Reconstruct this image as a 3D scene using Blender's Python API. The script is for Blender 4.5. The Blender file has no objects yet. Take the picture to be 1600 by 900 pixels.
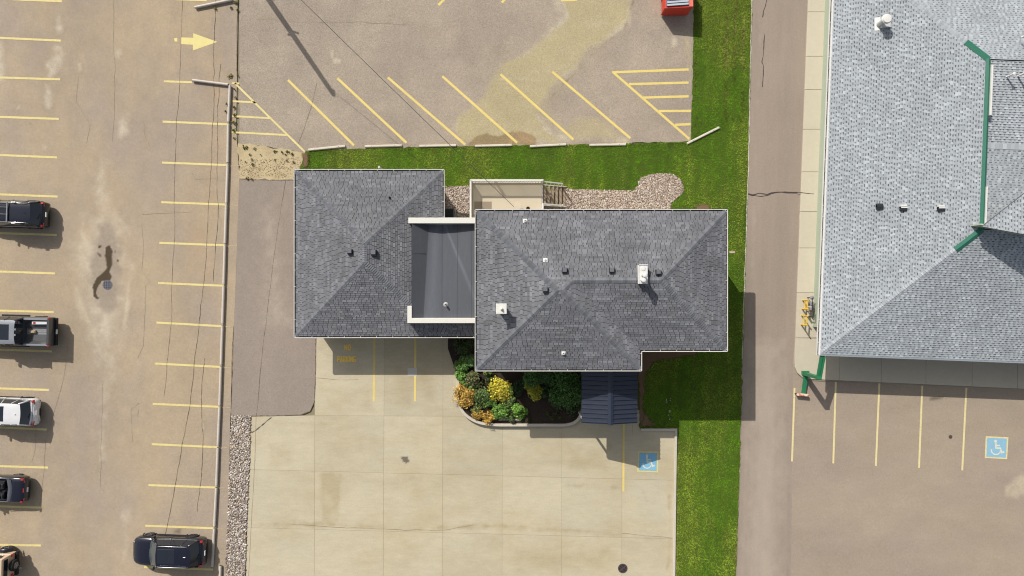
import bpy, bmesh, math, random
import numpy as np
from mathutils import Vector, Matrix
from mathutils.geometry import tessellate_polygon

random.seed(11)
rng = np.random.default_rng(11)
SC = bpy.context.scene
COL = SC.collection
R = math.radians

# ------------------------------------------------------------------ camera, light, exposure
H = 47.4                                   # flying height of the camera (m)
FPX = 1066.5                               # focal length in photograph pixels (22.5 px per metre on the ground)
cam = bpy.data.cameras.new("camera")
cam.sensor_width = 36.0
cam.lens = 36.0 * FPX / 1600.0
cam.clip_start = 0.5
cam.clip_end = 2000
camo = bpy.data.objects.new("camera", cam)
camo.location = (0, 0, H)
COL.objects.link(camo)
SC.camera = camo

SHX, SHY = 0.675, -0.99                    # shadow cast by one metre of height
SUN_EL = math.atan(1 / math.hypot(SHX, SHY))
SUN_AZ = math.atan2(-SHX, -SHY)
world = bpy.data.worlds.new("World")
SC.world = world
world.use_nodes = True
wn, wl = world.node_tree.nodes, world.node_tree.links
bg = wn["Background"]
sky = wn.new("ShaderNodeTexSky")
sky.sky_type = 'NISHITA'
sky.sun_disc = False
sky.sun_elevation = SUN_EL
sky.sun_rotation = SUN_AZ
sky.dust_density = 2.5
sky.ozone_density = 0.6
hs = wn.new("ShaderNodeHueSaturation")
hs.inputs["Saturation"].default_value = 0.45
wl.new(sky.outputs[0], hs.inputs["Color"])
wl.new(hs.outputs[0], bg.inputs[0])
bg.inputs[1].default_value = 0.094

sun = bpy.data.lights.new("sun", 'SUN')
sun.energy = 3.8
sun.angle = R(0.4)
sun.color = (1.0, 0.96, 0.89)
suno = bpy.data.objects.new("sun", sun)
suno.rotation_euler = Vector((SHX, SHY, -1)).to_track_quat('-Z', 'Y').to_euler()
suno.location = (-30, 40, 60)
COL.objects.link(suno)
SC.view_settings.view_transform = 'Standard'
SC.view_settings.look = 'None'
SC.view_settings.exposure = 0.35
SC.view_settings.gamma = 1.0
SC.cycles.filter_width = 1.1

# ------------------------------------------------------------------ helpers
def P(px, py, z=0.0):
    s = (H - z) / FPX
    return Vector(((px - 800) * s, (450 - py) * s, z))

def P2(px, py, z=0.0):
    v = P(px, py, z)
    return (v.x, v.y)

def lin(r, g, b, k=1.0):
    f = lambda c: ((c / 255) / 12.92 if c / 255 <= .04045 else ((c / 255 + .055) / 1.055) ** 2.4) * k
    return (f(r), f(g), f(b))

MATS = {}
def mat(name, col, rough=.85, var=(), col2=None, bump=None, tint=False, metal=0., spec=.3, rnd=0., wear=None, coat=0., alpha_attr=None, trans=0., under=None, stain=False):
    """procedural material: base colour with layered noise, optional second colour, bump and wear"""
    m = bpy.data.materials.new(name)
    m.use_nodes = True
    nt = m.node_tree
    N, L = nt.nodes, nt.links
    bs = N["Principled BSDF"]
    out = N["Material Output"]
    bs.inputs["Roughness"].default_value = rough
    bs.inputs["Metallic"].default_value = metal
    bs.inputs["Specular IOR Level"].default_value = spec
    if coat:
        bs.inputs["Coat Weight"].default_value = coat
        bs.inputs["Coat Roughness"].default_value = .06
    if trans:
        bs.inputs["Transmission Weight"].default_value = trans
    geo = N.new("ShaderNodeNewGeometry")
    def noise(scale, stretch=(1, 1, 1), detail=4.0, rough_=.6):
        mp = N.new("ShaderNodeMapping")
        mp.inputs["Scale"].default_value = stretch
        mp.inputs["Location"].default_value = (random.uniform(-50, 50), random.uniform(-50, 50), random.uniform(-5, 5))
        L.new(geo.outputs["Position"], mp.inputs["Vector"])
        t = N.new("ShaderNodeTexNoise")
        t.inputs["Scale"].default_value = scale
        t.inputs["Detail"].default_value = detail
        t.inputs["Roughness"].default_value = rough_
        L.new(mp.outputs[0], t.inputs["Vector"])
        return t.outputs["Fac"]
    def mrange(src, a, b, c, d, clamp=True):
        r = N.new("ShaderNodeMapRange")
        r.clamp = clamp
        for i, v in zip((1, 2, 3, 4), (a, b, c, d)):
            r.inputs[i].default_value = v
        L.new(src, r.inputs[0])
        return r.outputs[0]
    rgb = N.new("ShaderNodeRGB")
    rgb.outputs[0].default_value = (*col, 1)
    cur = rgb.outputs[0]
    if col2:
        c2, sc2, lo, hi = col2[:4]
        st = col2[4] if len(col2) > 4 else (1, 1, 1)
        fac = mrange(noise(sc2, st), lo, hi, 0, 1)
        mx = N.new("ShaderNodeMix")
        mx.data_type = 'RGBA'
        L.new(fac, mx.inputs[0])
        L.new(cur, mx.inputs[6])
        mx.inputs[7].default_value = (*c2, 1)
        cur = mx.outputs[2]
    if stain:
        a1 = N.new("ShaderNodeAttribute"); a1.attribute_name = "stain_color"
        a2 = N.new("ShaderNodeAttribute"); a2.attribute_name = "stain_alpha"
        mx = N.new("ShaderNodeMix"); mx.data_type = 'RGBA'
        L.new(a2.outputs["Fac"], mx.inputs[0]); L.new(cur, mx.inputs[6]); L.new(a1.outputs["Color"], mx.inputs[7])
        cur = mx.outputs[2]
    if wear:
        fw = mrange(noise(wear[0], (1, 1, 1), 6.0, .7), wear[1], wear[2], wear[3] if len(wear) > 3 else 0, 1)
        mx = N.new("ShaderNodeMix"); mx.data_type = 'RGBA'
        L.new(fw, mx.inputs[0]); L.new(cur, mx.inputs[7]); mx.inputs[6].default_value = (*(under or lin(184, 167, 145, .70)), 1)
        cur = mx.outputs[2]
    fac = None
    for v in var:
        sc_, amp = v[0], v[1]
        st = v[2] if len(v) > 2 else (1, 1, 1)
        f = mrange(noise(sc_, st), .25, .75, 1 - amp, 1 + amp, False)
        if fac is None:
            fac = f
        else:
            mm = N.new("ShaderNodeMath")
            mm.operation = 'MULTIPLY'
            L.new(fac, mm.inputs[0]); L.new(f, mm.inputs[1])
            fac = mm.outputs[0]
    if rnd:
        oi = N.new("ShaderNodeObjectInfo")
        f = mrange(oi.outputs["Random"], 0, 1, 1 - rnd, 1 + rnd)
        if fac is None:
            fac = f
        else:
            mm = N.new("ShaderNodeMath"); mm.operation = 'MULTIPLY'
            L.new(fac, mm.inputs[0]); L.new(f, mm.inputs[1])
            fac = mm.outputs[0]
    if fac is not None:
        vs = N.new("ShaderNodeVectorMath"); vs.operation = 'SCALE'
        L.new(cur, vs.inputs[0]); L.new(fac, vs.inputs["Scale"])
        cur = vs.outputs[0]
    if tint:
        at = N.new("ShaderNodeAttribute"); at.attribute_name = "tint"
        vm = N.new("ShaderNodeVectorMath"); vm.operation = 'MULTIPLY'
        L.new(cur, vm.inputs[0]); L.new(at.outputs["Color"], vm.inputs[1])
        cur = vm.outputs[0]
    L.new(cur, bs.inputs["Base Color"])
    if bump:
        b = N.new("ShaderNodeBump")
        b.inputs["Strength"].default_value = bump[1]
        b.inputs["Distance"].default_value = bump[2]
        L.new(noise(bump[0], (1, 1, 1), 3.0), b.inputs["Height"])
        L.new(b.outputs[0], bs.inputs["Normal"])
    fa = None
    if alpha_attr:
        at = N.new("ShaderNodeAttribute"); at.attribute_name = "alpha_mask"
        if fa is None:
            fa = at.outputs["Fac"]
        else:
            mm = N.new("ShaderNodeMath"); mm.operation = 'MULTIPLY'
            L.new(fa, mm.inputs[0]); L.new(at.outputs["Fac"], mm.inputs[1])
            fa = mm.outputs[0]
    if fa is not None:
        tr = N.new("ShaderNodeBsdfTransparent")
        ms = N.new("ShaderNodeMixShader")
        L.new(fa, ms.inputs[0]); L.new(tr.outputs[0], ms.inputs[1]); L.new(bs.outputs[0], ms.inputs[2])
        L.new(ms.outputs[0], out.inputs["Surface"])
    MATS[name] = m
    return m

def tag(o, label=None, cat=None, group=None, kind=None):
    if label: o["label"] = label
    if cat: o["category"] = cat
    if group: o["group"] = group
    if kind: o["kind"] = kind
    return o

def empty(name, loc, label=None, cat=None, group=None, rz=0.0):
    o = bpy.data.objects.new(name, None)
    o.empty_display_size = .3
    o.location = loc
    o.rotation_euler = (0, 0, rz)
    COL.objects.link(o)
    return tag(o, label, cat, group)

def offset_of(o):
    v = Vector((0, 0, 0))
    while o is not None:
        v += o.location
        o = o.parent
    return v

def link(name, me, m=None, parent=None, loc=None):
    o = bpy.data.objects.new(name, me)
    if m is not None and len(me.materials) == 0:
        me.materials.append(m)
    if parent is not None:
        o.parent = parent
    if loc is not None:
        o.location = loc
    COL.objects.link(o)
    return o

class MB:
    """collects simple shapes, then links them as ONE mesh object"""
    def __init__(s):
        s.v, s.f, s.t, s.tint = [], [], [], None
    def add(s, vs, fs):
        n = len(s.v)
        s.v += [tuple(v) for v in vs]
        s.f += [tuple(i + n for i in f) for f in fs]
        if s.tint is not None:
            s.t += [s.tint] * len(vs)
        return s
    def box(s, x0, y0, z0, x1, y1, z1):
        return s.add([(x0, y0, z0), (x1, y0, z0), (x1, y1, z0), (x0, y1, z0), (x0, y0, z1), (x1, y0, z1), (x1, y1, z1), (x0, y1, z1)],
                     [(3, 2, 1, 0), (4, 5, 6, 7), (0, 1, 5, 4), (1, 2, 6, 5), (2, 3, 7, 6), (3, 0, 4, 7)])
    def cbox(s, c, d, ch=.02):
        """box with chamfered upper edges"""
        x0, x1 = c[0] - d[0] / 2, c[0] + d[0] / 2
        y0, y1 = c[1] - d[1] / 2, c[1] + d[1] / 2
        z0, z1 = c[2] - d[2] / 2, c[2] + d[2] / 2
        return s.prism([(x0, y0), (x1, y0), (x1, y1), (x0, y1)], z0, z1, ch)
    def bar(s, p, q, w, h, up=(0, 0, 1)):
        p, q = Vector(p), Vector(q)
        d = (q - p).normalized()
        u = Vector(up)
        if abs(d.dot(u)) > .98:
            u = Vector((0, 1, 0))
        a = d.cross(u).normalized() * (w / 2)
        b = a.cross(d).normalized() * (h / 2)
        vs = [p - a - b, p + a - b, p + a + b, p - a + b, q - a - b, q + a - b, q + a + b, q - a + b]
        return s.add(vs, [(0, 1, 2, 3), (7, 6, 5, 4), (0, 4, 5, 1), (1, 5, 6, 2), (2, 6, 7, 3), (3, 7, 4, 0)])
    def tube(s, pts, r, n=10, cap=True):
        pts = [Vector(p) for p in pts]
        rs = r if isinstance(r, (list, tuple)) else [r] * len(pts)
        rings = []
        for i, p in enumerate(pts):
            a = pts[max(i - 1, 0)]; b = pts[min(i + 1, len(pts) - 1)]
            d = (b - a).normalized()
            u = Vector((0, 0, 1)) if abs(d.z) < .95 else Vector((1, 0, 0))
            e1 = d.cross(u).normalized(); e2 = d.cross(e1).normalized()
            rings.append([p + (e1 * math.cos(t) + e2 * math.sin(t)) * rs[i] for t in [2 * math.pi * k / n for k in range(n)]])
        vs = [v for rg in rings for v in rg]
        fs = []
        for i in range(len(pts) - 1):
            for k in range(n):
                k2 = (k + 1) % n
                fs.append((i * n + k, (i + 1) * n + k, (i + 1) * n + k2, i * n + k2))
        if cap:
            fs.append(tuple(range(n)))
            fs.append(tuple((len(pts) - 1) * n + k for k in reversed(range(n))))
        return s.add(vs, fs)
    def lathe(s, c, prof, n=20, axis='z'):
        """prof: list of (radius, offset along axis)"""
        vs, fs = [], []
        for (r, h) in prof:
            for k in range(n):
                t = 2 * math.pi * k / n
                a, b = r * math.cos(t), r * math.sin(t)
                vs.append((c[0] + a, c[1] + b, c[2] + h) if axis == 'z' else
                          (c[0] + a, c[1] + h, c[2] + b) if axis == 'y' else (c[0] + h, c[1] + a, c[2] + b))
        for i in range(len(prof) - 1):
            for k in range(n):
                k2 = (k + 1) % n
                fs.append((i * n + k, i * n + k2, (i + 1) * n + k2, (i + 1) * n + k))
        if prof[-1][0] > 1e-4:
            fs.append(tuple((len(prof) - 1) * n + k for k in range(n)))
        if prof[0][0] > 1e-4:
            fs.append(tuple(reversed(range(n))))
        return s.add(vs, fs)
    def prism(s, poly, z0, z1, ch=0.0):
        n = len(poly)
        area = sum(poly[i][0] * poly[(i + 1) % n][1] - poly[(i + 1) % n][0] * poly[i][1] for i in range(n))
        if area < 0:
            poly = poly[::-1]
        vs = [(x, y, z0) for x, y in poly]
        levels = 2
        if ch > 0:
            ins = inset(poly, ch)
            vs += [(x, y, z1 - ch) for x, y in poly] + [(x, y, z1) for x, y in ins]
            levels = 3
        else:
            vs += [(x, y, z1) for x, y in poly]
        fs = [tuple(reversed(range(n)))]
        for l in range(levels - 1):
            for i in range(n):
                j = (i + 1) % n
                fs.append((l * n + i, l * n + j, (l + 1) * n + j, (l + 1) * n + i))
        top = (levels - 1) * n
        tri = tessellate_polygon([[Vector((vs[top + i][0], vs[top + i][1], 0)) for i in range(n)]])
        for t in tri:
            fs.append(tuple(top + i for i in t))
        return s.add(vs, fs)
    def build(s, name, m, parent=None, local=False, smooth=False, kind=None, recalc=True, bevel=0.0, off=None):
        me = bpy.data.meshes.new(name)
        o_ = Vector((0, 0, 0)) if (parent is None or local) else offset_of(parent)
        if off is not None:
            o_ = Vector(off)
        me.from_pydata([(x - o_.x, y - o_.y, z - o_.z) for x, y, z in s.v], [], s.f)
        if s.t and len(s.t) == len(s.v):
            a = me.attributes.new("tint", 'FLOAT_COLOR', 'POINT')
            a.data.foreach_set("color", np.array([(c[0], c[1], c[2], 1) for c in s.t], dtype=np.float32).ravel())
        if recalc:
            bm = bmesh.new(); bm.from_mesh(me)
            bmesh.ops.recalc_face_normals(bm, faces=bm.faces)
            if bevel > 0:
                bmesh.ops.bevel(bm, geom=[e for e in bm.edges if len(e.link_faces) == 2 and e.calc_face_angle(0) > .5], offset=bevel, segments=2, affect='EDGES', profile=.6)
            bm.to_mesh(me); bm.free()
        if smooth:
            me.polygons.foreach_set("use_smooth", [True] * len(me.polygons))
        me.update()
        o = link(name, me, m, parent, (off if off is not None and parent is None else None))
        if kind: o["kind"] = kind
        return o

def inset(poly, d):
    n = len(poly)
    out = []
    for i in range(n):
        p0, p1, p2 = Vector(poly[i - 1]), Vector(poly[i]), Vector(poly[(i + 1) % n])
        e1 = (p1 - p0).normalized(); e2 = (p2 - p1).normalized()
        n1 = Vector((-e1.y, e1.x)); n2 = Vector((-e2.y, e2.x))
        b = n1 + n2
        k = d / max(.35, 1 + n1.dot(n2))
        out.append((p1.x + b.x * k, p1.y + b.y * k))
    return out

def npmesh(name, V, F, m, parent=None, tint=None, kind=None, alpha=None):
    """fast mesh from numpy arrays; all faces have the same number of corners"""
    V = np.asarray(V, dtype=np.float32); F = np.asarray(F, dtype=np.int32)
    me = bpy.data.meshes.new(name)
    me.vertices.add(len(V)); me.vertices.foreach_set("co", V.ravel())
    k = F.shape[1]
    me.loops.add(F.size); me.loops.foreach_set("vertex_index", F.ravel())
    me.polygons.add(len(F)); me.polygons.foreach_set("loop_start", np.arange(0, F.size, k, dtype=np.int32))
    me.update(calc_edges=True)
    if tint is not None:
        a = me.attributes.new("tint", 'FLOAT_COLOR', 'POINT')
        t = np.ones((len(V), 4), dtype=np.float32); t[:, :3] = tint
        a.data.foreach_set("color", t.ravel())
    if alpha is not None:
        a = me.attributes.new("alpha_mask", 'FLOAT', 'POINT')
        a.data.foreach_set("value", np.asarray(alpha, dtype=np.float32))
    o = link(name, me, m, parent)
    if kind: o["kind"] = kind
    return o

def pip(X, Y, poly):
    inside = np.zeros(X.shape, dtype=bool)
    n = len(poly)
    for i in range(n):
        x0, y0 = poly[i]; x1, y1 = poly[(i + 1) % n]
        if y0 == y1: continue
        c = ((y0 > Y) != (y1 > Y)) & (X < (x1 - x0) * (Y - y0) / (y1 - y0) + x0)
        inside ^= c
    return inside

def pdist(X, Y, pts, closed=True):
    d = np.full(X.shape, 1e9)
    n = len(pts)
    for i in range(n if closed else n - 1):
        x0, y0 = pts[i]; x1, y1 = pts[(i + 1) % n]
        dx, dy = x1 - x0, y1 - y0
        t = np.clip(((X - x0) * dx + (Y - y0) * dy) / max(dx * dx + dy * dy, 1e-9), 0, 1)
        d = np.minimum(d, np.hypot(X - x0 - t * dx, Y - y0 - t * dy))
    return d

_perm = rng.random((256, 256))
def vnoise(x, y):
    xi, yi = np.floor(x).astype(int), np.floor(y).astype(int)
    fx, fy = x - xi, y - yi
    fx = fx * fx * (3 - 2 * fx); fy = fy * fy * (3 - 2 * fy)
    g = lambda a, b: _perm[a % 256, b % 256]
    return (g(xi, yi) * (1 - fx) + g(xi + 1, yi) * fx) * (1 - fy) + (g(xi, yi + 1) * (1 - fx) + g(xi + 1, yi + 1) * fx) * fy
def fbm(x, y, o=4):
    s, a, t = 0, .5, 0
    for k in range(o):
        s = s + a * vnoise(x * 2 ** k + 17.3 * k, y * 2 ** k + 5.1 * k); t += a; a *= .55
    return s / t

def rough_outline(pts, step=.5, amp=.04):
    """subdivide a world outline and give it an uneven edge"""
    out = []
    n = len(pts)
    for i in range(n):
        a, b = Vector(pts[i]), Vector(pts[(i + 1) % n])
        L = (b - a).length
        k = max(1, min(400, int(L / step)))
        nrm = Vector((-(b - a).y, (b - a).x)) / max(L, 1e-6)
        for j in range(k):
            p = a.lerp(b, j / k) + nrm * (random.gauss(0, amp) if j else 0)
            out.append((p.x, p.y))
    return out

def sheet(name, pts, z, m, parent=None, jitter=0.0, step=.5, kind='structure'):
    """flat piece of ground from a world outline"""
    if jitter: pts = rough_outline(pts, step, jitter)
    tri = tessellate_polygon([[Vector((x, y, 0)) for x, y in pts]])
    b = MB(); b.add([(x, y, z) for x, y in pts], [tuple(t) for t in tri])
    o = b.build(name, m, parent)
    for p in o.data.polygons:
        if p.normal.z < 0:
            o.data.flip_normals(); break
    if kind: o["kind"] = kind
    return o

DZ = [0.0]
STAINS = {}
def stain_eval(lst, X, Y):
    """lay the registered stains over each other at photo pixels X, Y; returns colour and cover"""
    C = np.zeros(X.shape + (3,)); A = np.zeros(X.shape)
    for st in lst:
        pts = st["pts"]; a = np.array(pts, float)
        pad = st["feather"] + 2 * st["amp"] + st["width"] + 2
        k = (X > a[:, 0].min() - pad) & (X < a[:, 0].max() + pad) & (Y > a[:, 1].min() - pad) & (Y < a[:, 1].max() + pad)
        if not k.any(): continue
        x, y = X[k], Y[k]
        d = pdist(x, y, pts, st["closed"])
        d = np.where(pip(x, y, pts), d, -d) if st["closed"] else st["width"] - d
        o = st["ox"]
        nz = fbm(x / st["nscale"] + o, y / st["nscale"] + o, 4) - .5
        al = np.clip((d + nz * 2 * st["amp"]) / st["feather"], 0, 1)
        al = al * al * (3 - 2 * al) * st["opacity"]
        w = st["wear"]
        if w:
            n2 = fbm(x / 22.5 * w[0] + o * 2, y / 22.5 * w[0] + o, 4)
            al = al * (w[3] + (1 - w[3]) * np.clip((n2 - w[1]) / (w[2] - w[1]), 0, 1))
        c0, a0 = C[k], A[k]
        an = al + a0 * (1 - al)
        C[k] = (np.array(st["rgb"])[None] * al[:, None] + c0 * (a0 * (1 - al))[:, None]) / np.maximum(an, 1e-6)[:, None]
        A[k] = an
    return C, A
def stain_attrs(me, C, A):
    a = me.attributes.new("stain_color", 'FLOAT_COLOR', 'POINT')
    c = np.ones((len(A), 4), dtype=np.float32); c[:, :3] = C
    a.data.foreach_set("color", c.ravel())
    a = me.attributes.new("stain_alpha", 'FLOAT', 'POINT')
    a.data.foreach_set("value", np.asarray(A, dtype=np.float32))
def flush_stains(parent, z, m, x0, x1, y0, y1, step=1.6):
    """one thin sheet over a piece of ground that carries all its stains"""
    X, Y = np.meshgrid(np.arange(x0, x1 + step, step), np.arange(y0, y1 + step, step))
    C, A = stain_eval(STAINS[parent.name], X, Y)
    ny, nx = X.shape
    kp = A > .004
    fk = kp[:-1, :-1] | kp[1:, :-1] | kp[:-1, 1:] | kp[1:, 1:]
    idx = np.arange(nx * ny).reshape(ny, nx)
    F = np.stack([idx[1:, :-1][fk], idx[1:, 1:][fk], idx[:-1, 1:][fk], idx[:-1, :-1][fk]], 1)
    used, inv = np.unique(F, return_inverse=True)
    s_ = (H - z) / FPX
    V = np.stack([(X.ravel() - 800) * s_, (450 - Y.ravel()) * s_, np.full(X.size, z)], 1)[used]
    o = npmesh("stain", V, inv.reshape(F.shape), m, parent, kind="stuff")
    stain_attrs(o.data, C.reshape(-1, 3)[used], A.ravel()[used])
    return o
def decal(parent, pts, m, z=.006, feather=8, amp=10, nscale=14., step=3.0, opacity=1.0, closed=True, width=0, name="stain"):
    """stain with a soft uneven edge; pts in photo pixels on the ground, width for an open line"""
    if isinstance(m, dict):
        STAINS.setdefault(parent.name, []).append(dict(pts=pts, rgb=m["rgb"], wear=m["wear"], feather=feather, amp=amp, nscale=nscale, opacity=opacity, closed=closed, width=width, ox=random.uniform(0, 90)))
        return
    DZ[0] = (DZ[0] + .0006) % .006
    z = z + DZ[0]
    a = np.array(pts, float)
    pad = feather + amp + width
    xs = np.arange(a[:, 0].min() - pad, a[:, 0].max() + pad + step, step)
    ys = np.arange(a[:, 1].min() - pad, a[:, 1].max() + pad + step, step)
    X, Y = np.meshgrid(xs, ys)
    d = pdist(X, Y, pts, closed)
    if closed:
        d = np.where(pip(X, Y, pts), d, -d)
    else:
        d = width - d
    ox = random.uniform(0, 90)
    nz = fbm(X / nscale + ox, Y / nscale + ox, 4) - .5
    al = np.clip((d + nz * 2 * amp) / feather, 0, 1)
    al = al * al * (3 - 2 * al) * opacity
    ny, nx = X.shape
    keep = (al > .004)
    fk = keep[:-1, :-1] | keep[1:, :-1] | keep[:-1, 1:] | keep[1:, 1:]
    idx = np.arange(nx * ny).reshape(ny, nx)
    F = np.stack([idx[1:, :-1][fk], idx[1:, 1:][fk], idx[:-1, 1:][fk], idx[:-1, :-1][fk]], 1)
    used, inv = np.unique(F, return_inverse=True)
    s = (H - z) / FPX
    V = np.stack([(X.ravel() - 800) * s, (450 - Y.ravel()) * s, np.full(X.size, z)], 1)[used]
    return npmesh(name, V, inv.reshape(F.shape), m, parent, alpha=al.ravel()[used])

def ribbon(parent, pts, w, m, z=.009, jit=0.0, step=.35, name="crack", taper=False):
    """thin strip along photo pixels on the ground"""
    p = [P(x, y, z) for x, y in pts]
    q = []
    for i in range(len(p) - 1):
        L = (p[i + 1] - p[i]).length
        k = max(1, int(L / step)) if jit else 1
        for j in range(k):
            q.append(p[i].lerp(p[i + 1], j / k))
    q.append(p[-1])
    if jit:
        acc = 0
        for i in range(1, len(q) - 1):
            acc = acc * .8 + random.gauss(0, jit)
            q[i] = q[i] + Vector((acc, acc * .6 + random.gauss(0, jit * .4), 0))
    b = MB()
    vs, fs = [], []
    for i, v in enumerate(q):
        d = (q[min(i + 1, len(q) - 1)] - q[max(i - 1, 0)]).normalized()
        n = Vector((-d.y, d.x, 0)) * w / 2 * (random.uniform(.45, 1.3) if jit else 1)
        if taper and (i == 0 or i == len(q) - 1): n *= .2
        vs += [v - n, v + n]
    for i in range(len(q) - 1):
        fs.append((2 * i, 2 * i + 2, 2 * i + 3, 2 * i + 1))
    b.add(vs, fs)
    o = b.build(name, m, parent)
    if len(o.data.polygons) and o.data.polygons[0].normal.z < 0: o.data.flip_normals()
    return o

LZ = [0]
def line(parent, a, b, w, m, z=.008, name="painted_line"):
    LZ[0] = (LZ[0] + 1) % 7
    return ribbon(parent, [a, b], w, m, z + LZ[0] * .00022, name=name)

def ordinal(i):
    return ["first", "second", "third", "fourth", "fifth", "sixth", "seventh", "eighth", "ninth", "tenth", "eleventh", "twelfth", "thirteenth", "fourteenth"][i]
# ------------------------------------------------------------------ materials of the ground
K = 0.70                                    # sunlit picture value -> real-world base colour
M_ASPH = mat("weathered tan asphalt", lin(186, 167, 140, K), .92,
             var=[(.16, .10, (1, .35, 1)), (.9, .07), (5, .08), (16, .16), (40, .12)], col2=(lin(176, 160, 142, K), .22, .42, .62, (1, .5, 1)), bump=(40, .35, .02), stain=True)
M_ASPH2 = mat("worn grey tan asphalt", lin(179, 165, 147, K), .92,
              var=[(.2, .07), (1.1, .06), (6, .12), (15, .26), (34, .2)], col2=(lin(170, 156, 141, K), .3, .4, .6), bump=(35, .5, .03), stain=True)
M_DRIVE = mat("grey driveway asphalt", lin(160, 147, 135, K), .92,
              var=[(.35, .07, (1, .4, 1)), (2, .05), (7, .06), (16, .14)], bump=(40, .35, .02), stain=True)
M_LANE = mat("pinkish grey lane asphalt", lin(165, 150, 136, K), .92,
             var=[(.9, .05, (1, .05, 1)), (.25, .05), (3, .04, (1, .12, 1)), (14, .10), (36, .1)], bump=(40, .3, .02), stain=True)
M_RLOT = mat("brownish lot asphalt", lin(174, 159, 139, K), .92,
             var=[(.16, .07, (.5, 1, 1)), (.8, .06, (.5, 1, 1)), (6, .05), (15, .12)], col2=(lin(169, 153, 138, K), .2, .4, .62, (.6, 1, 1)), bump=(40, .3, .02), stain=True)
M_CONC = mat("pale concrete slab", lin(205, 194, 167, K), .9,
             var=[(.28, .06, (.6, 1, 1)), (1.6, .05, (.5, 1.4, 1)), (4, .05, (.45, 1.6, 1)), (9, .05), (16, .06), (40, .05)], col2=(lin(196, 182, 150, K), .35, .45, .75, (.7, 1, 1)), rnd=.05, bump=(60, .12, .01), stain=True)
M_JOINT = mat("dirty slab joint", lin(166, 153, 126, K), .95, var=[(3, .2)])
M_WALK = mat("cream walkway slab", lin(213, 203, 182, K), .9, var=[(.6, .04), (4, .03), (30, .04)], rnd=.03, bump=(60, .1, .01))
M_KERB = mat("kerb concrete", lin(214, 205, 188, K), .9, var=[(1, .05), (7, .07), (30, .06)], bump=(50, .2, .01))
M_DIRT = mat("sandy dirt", lin(205, 187, 148, K), .97, var=[(.7, .07), (5, .09), (22, .16)], col2=(lin(186, 165, 130, K), .8, .5, .7), bump=(18, .6, .04))
M_SOIL = mat("dark bark mulch soil", lin(62, 52, 44, K), .97, var=[(2, .15), (16, .4), (50, .3)], bump=(22, .8, .05))
M_BROWN = mat("bare brown soil", lin(128, 104, 78, K), .97, var=[(2, .12), (20, .25)], bump=(18, .6, .04), alpha_attr=True)
M_TURF = mat("turf floor", lin(84, 104, 30, K), .95, var=[(.45, .16), (2.2, .14, (1, .4, 1)), (12, .22), (40, .25)], col2=(lin(84, 96, 36, K), .4, .5, .72, (1, .35, 1)), bump=(30, .8, .04))
M_BLADE = mat("grass blade", (.9, .9, .9), .75, tint=True, var=[(.45, .18), (2.0, .14)], spec=.15)
M_GRAV = mat("gravel floor", lin(150, 132, 118, K), .95, var=[(14, .3), (40, .3)])
M_STONE = mat("gravel stone", (.9, .9, .9), .85, tint=True, var=[(30, .12)])
M_BASE = mat("distant ground", lin(150, 140, 115, K), .95, var=[(.05, .2), (.4, .1)])
M_YEL = mat("yellow road paint", lin(238, 220, 150, K), .7, var=[(6, .06), (.8, .06)], wear=(11, .30, .46, .2))
M_YELB = mat("fresh yellow road paint", lin(240, 216, 130, K), .7, var=[(6, .06), (.8, .05)], wear=(9, .26, .44, .3))
M_YELW = mat("pale yellow road paint", lin(240, 222, 165, K), .7, var=[(6, .06)], wear=(10, .30, .46, .1))
M_YELF = mat("faded yellow road paint", lin(222, 195, 135, K), .8, wear=(9, .45, .65, 0))
M_ORAN = mat("ochre stencil paint", lin(255, 212, 96, K * 1.15), .7, wear=(16, .15, .3, .8))
M_BLUE = mat("blue road paint", lin(136, 194, 226, K), .7, var=[(5, .10), (25, .08)], wear=(14, .2, .36, .4))
M_BLUEF = mat("faded blue road paint", lin(150, 196, 220, K), .7, var=[(5, .06), (25, .06)], wear=(14, .22, .40, .35))
M_SYM = mat("pale symbol paint", lin(228, 232, 214, K), .7, wear=(12, .32, .48, .1))
M_CRACK = mat("crack in asphalt", lin(112, 97, 79, K), .95, var=[(8, .3)], wear=(5, .33, .5, .15))
M_TAR = mat("tar crack sealant", lin(78, 68, 66, K), .6)
M_SEAM = mat("paving seam", lin(158, 143, 118, K), .95, wear=(3, .35, .6, .1))
D = lambda nm, c, w=None: dict(rgb=lin(*c, K), wear=w)
M_DPALE = D("pale mineral stain", (212, 198, 176), (2.2, .18, .7, .2))
M_DCREAM = D("cream dried runoff", (208, 192, 166), (3, .2, .55, .45))
M_DSAND = D("washed sand film", (190, 176, 139), (1.2, .1, .5, .7))
M_DSANDL = D("pale rim of washed sand", (208, 196, 172), (2, .25, .7, .25))
M_DWET = D("dark wet patch", (84, 71, 54))
M_DRUST = D("rusty silt", (178, 150, 114), (2.5, .2, .7, .1))
M_DMUD = D("damp mud", (158, 138, 104))
M_DGREY = D("grey patch of newer asphalt", (162, 148, 132), (3, .1, .5, .75))
M_DORA = D("reddish tan wear", (192, 165, 134), (1.5, .2, .8, 0))
M_DDARK = D("dark tyre film", (160, 145, 125), (1.2, .2, .8, .0))
M_DOIL = D("oil spot", (122, 112, 97))

# ------------------------------------------------------------------ the ground
def structure(o):
    o["kind"] = "structure"
    return o
sheet("ground", [(-420, -420), (420, -420), (420, 420), (-420, 420)], -.06, M_BASE)
E = lambda pts, z=0.0: [P2(x, y, z) for x, y in pts]

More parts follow.
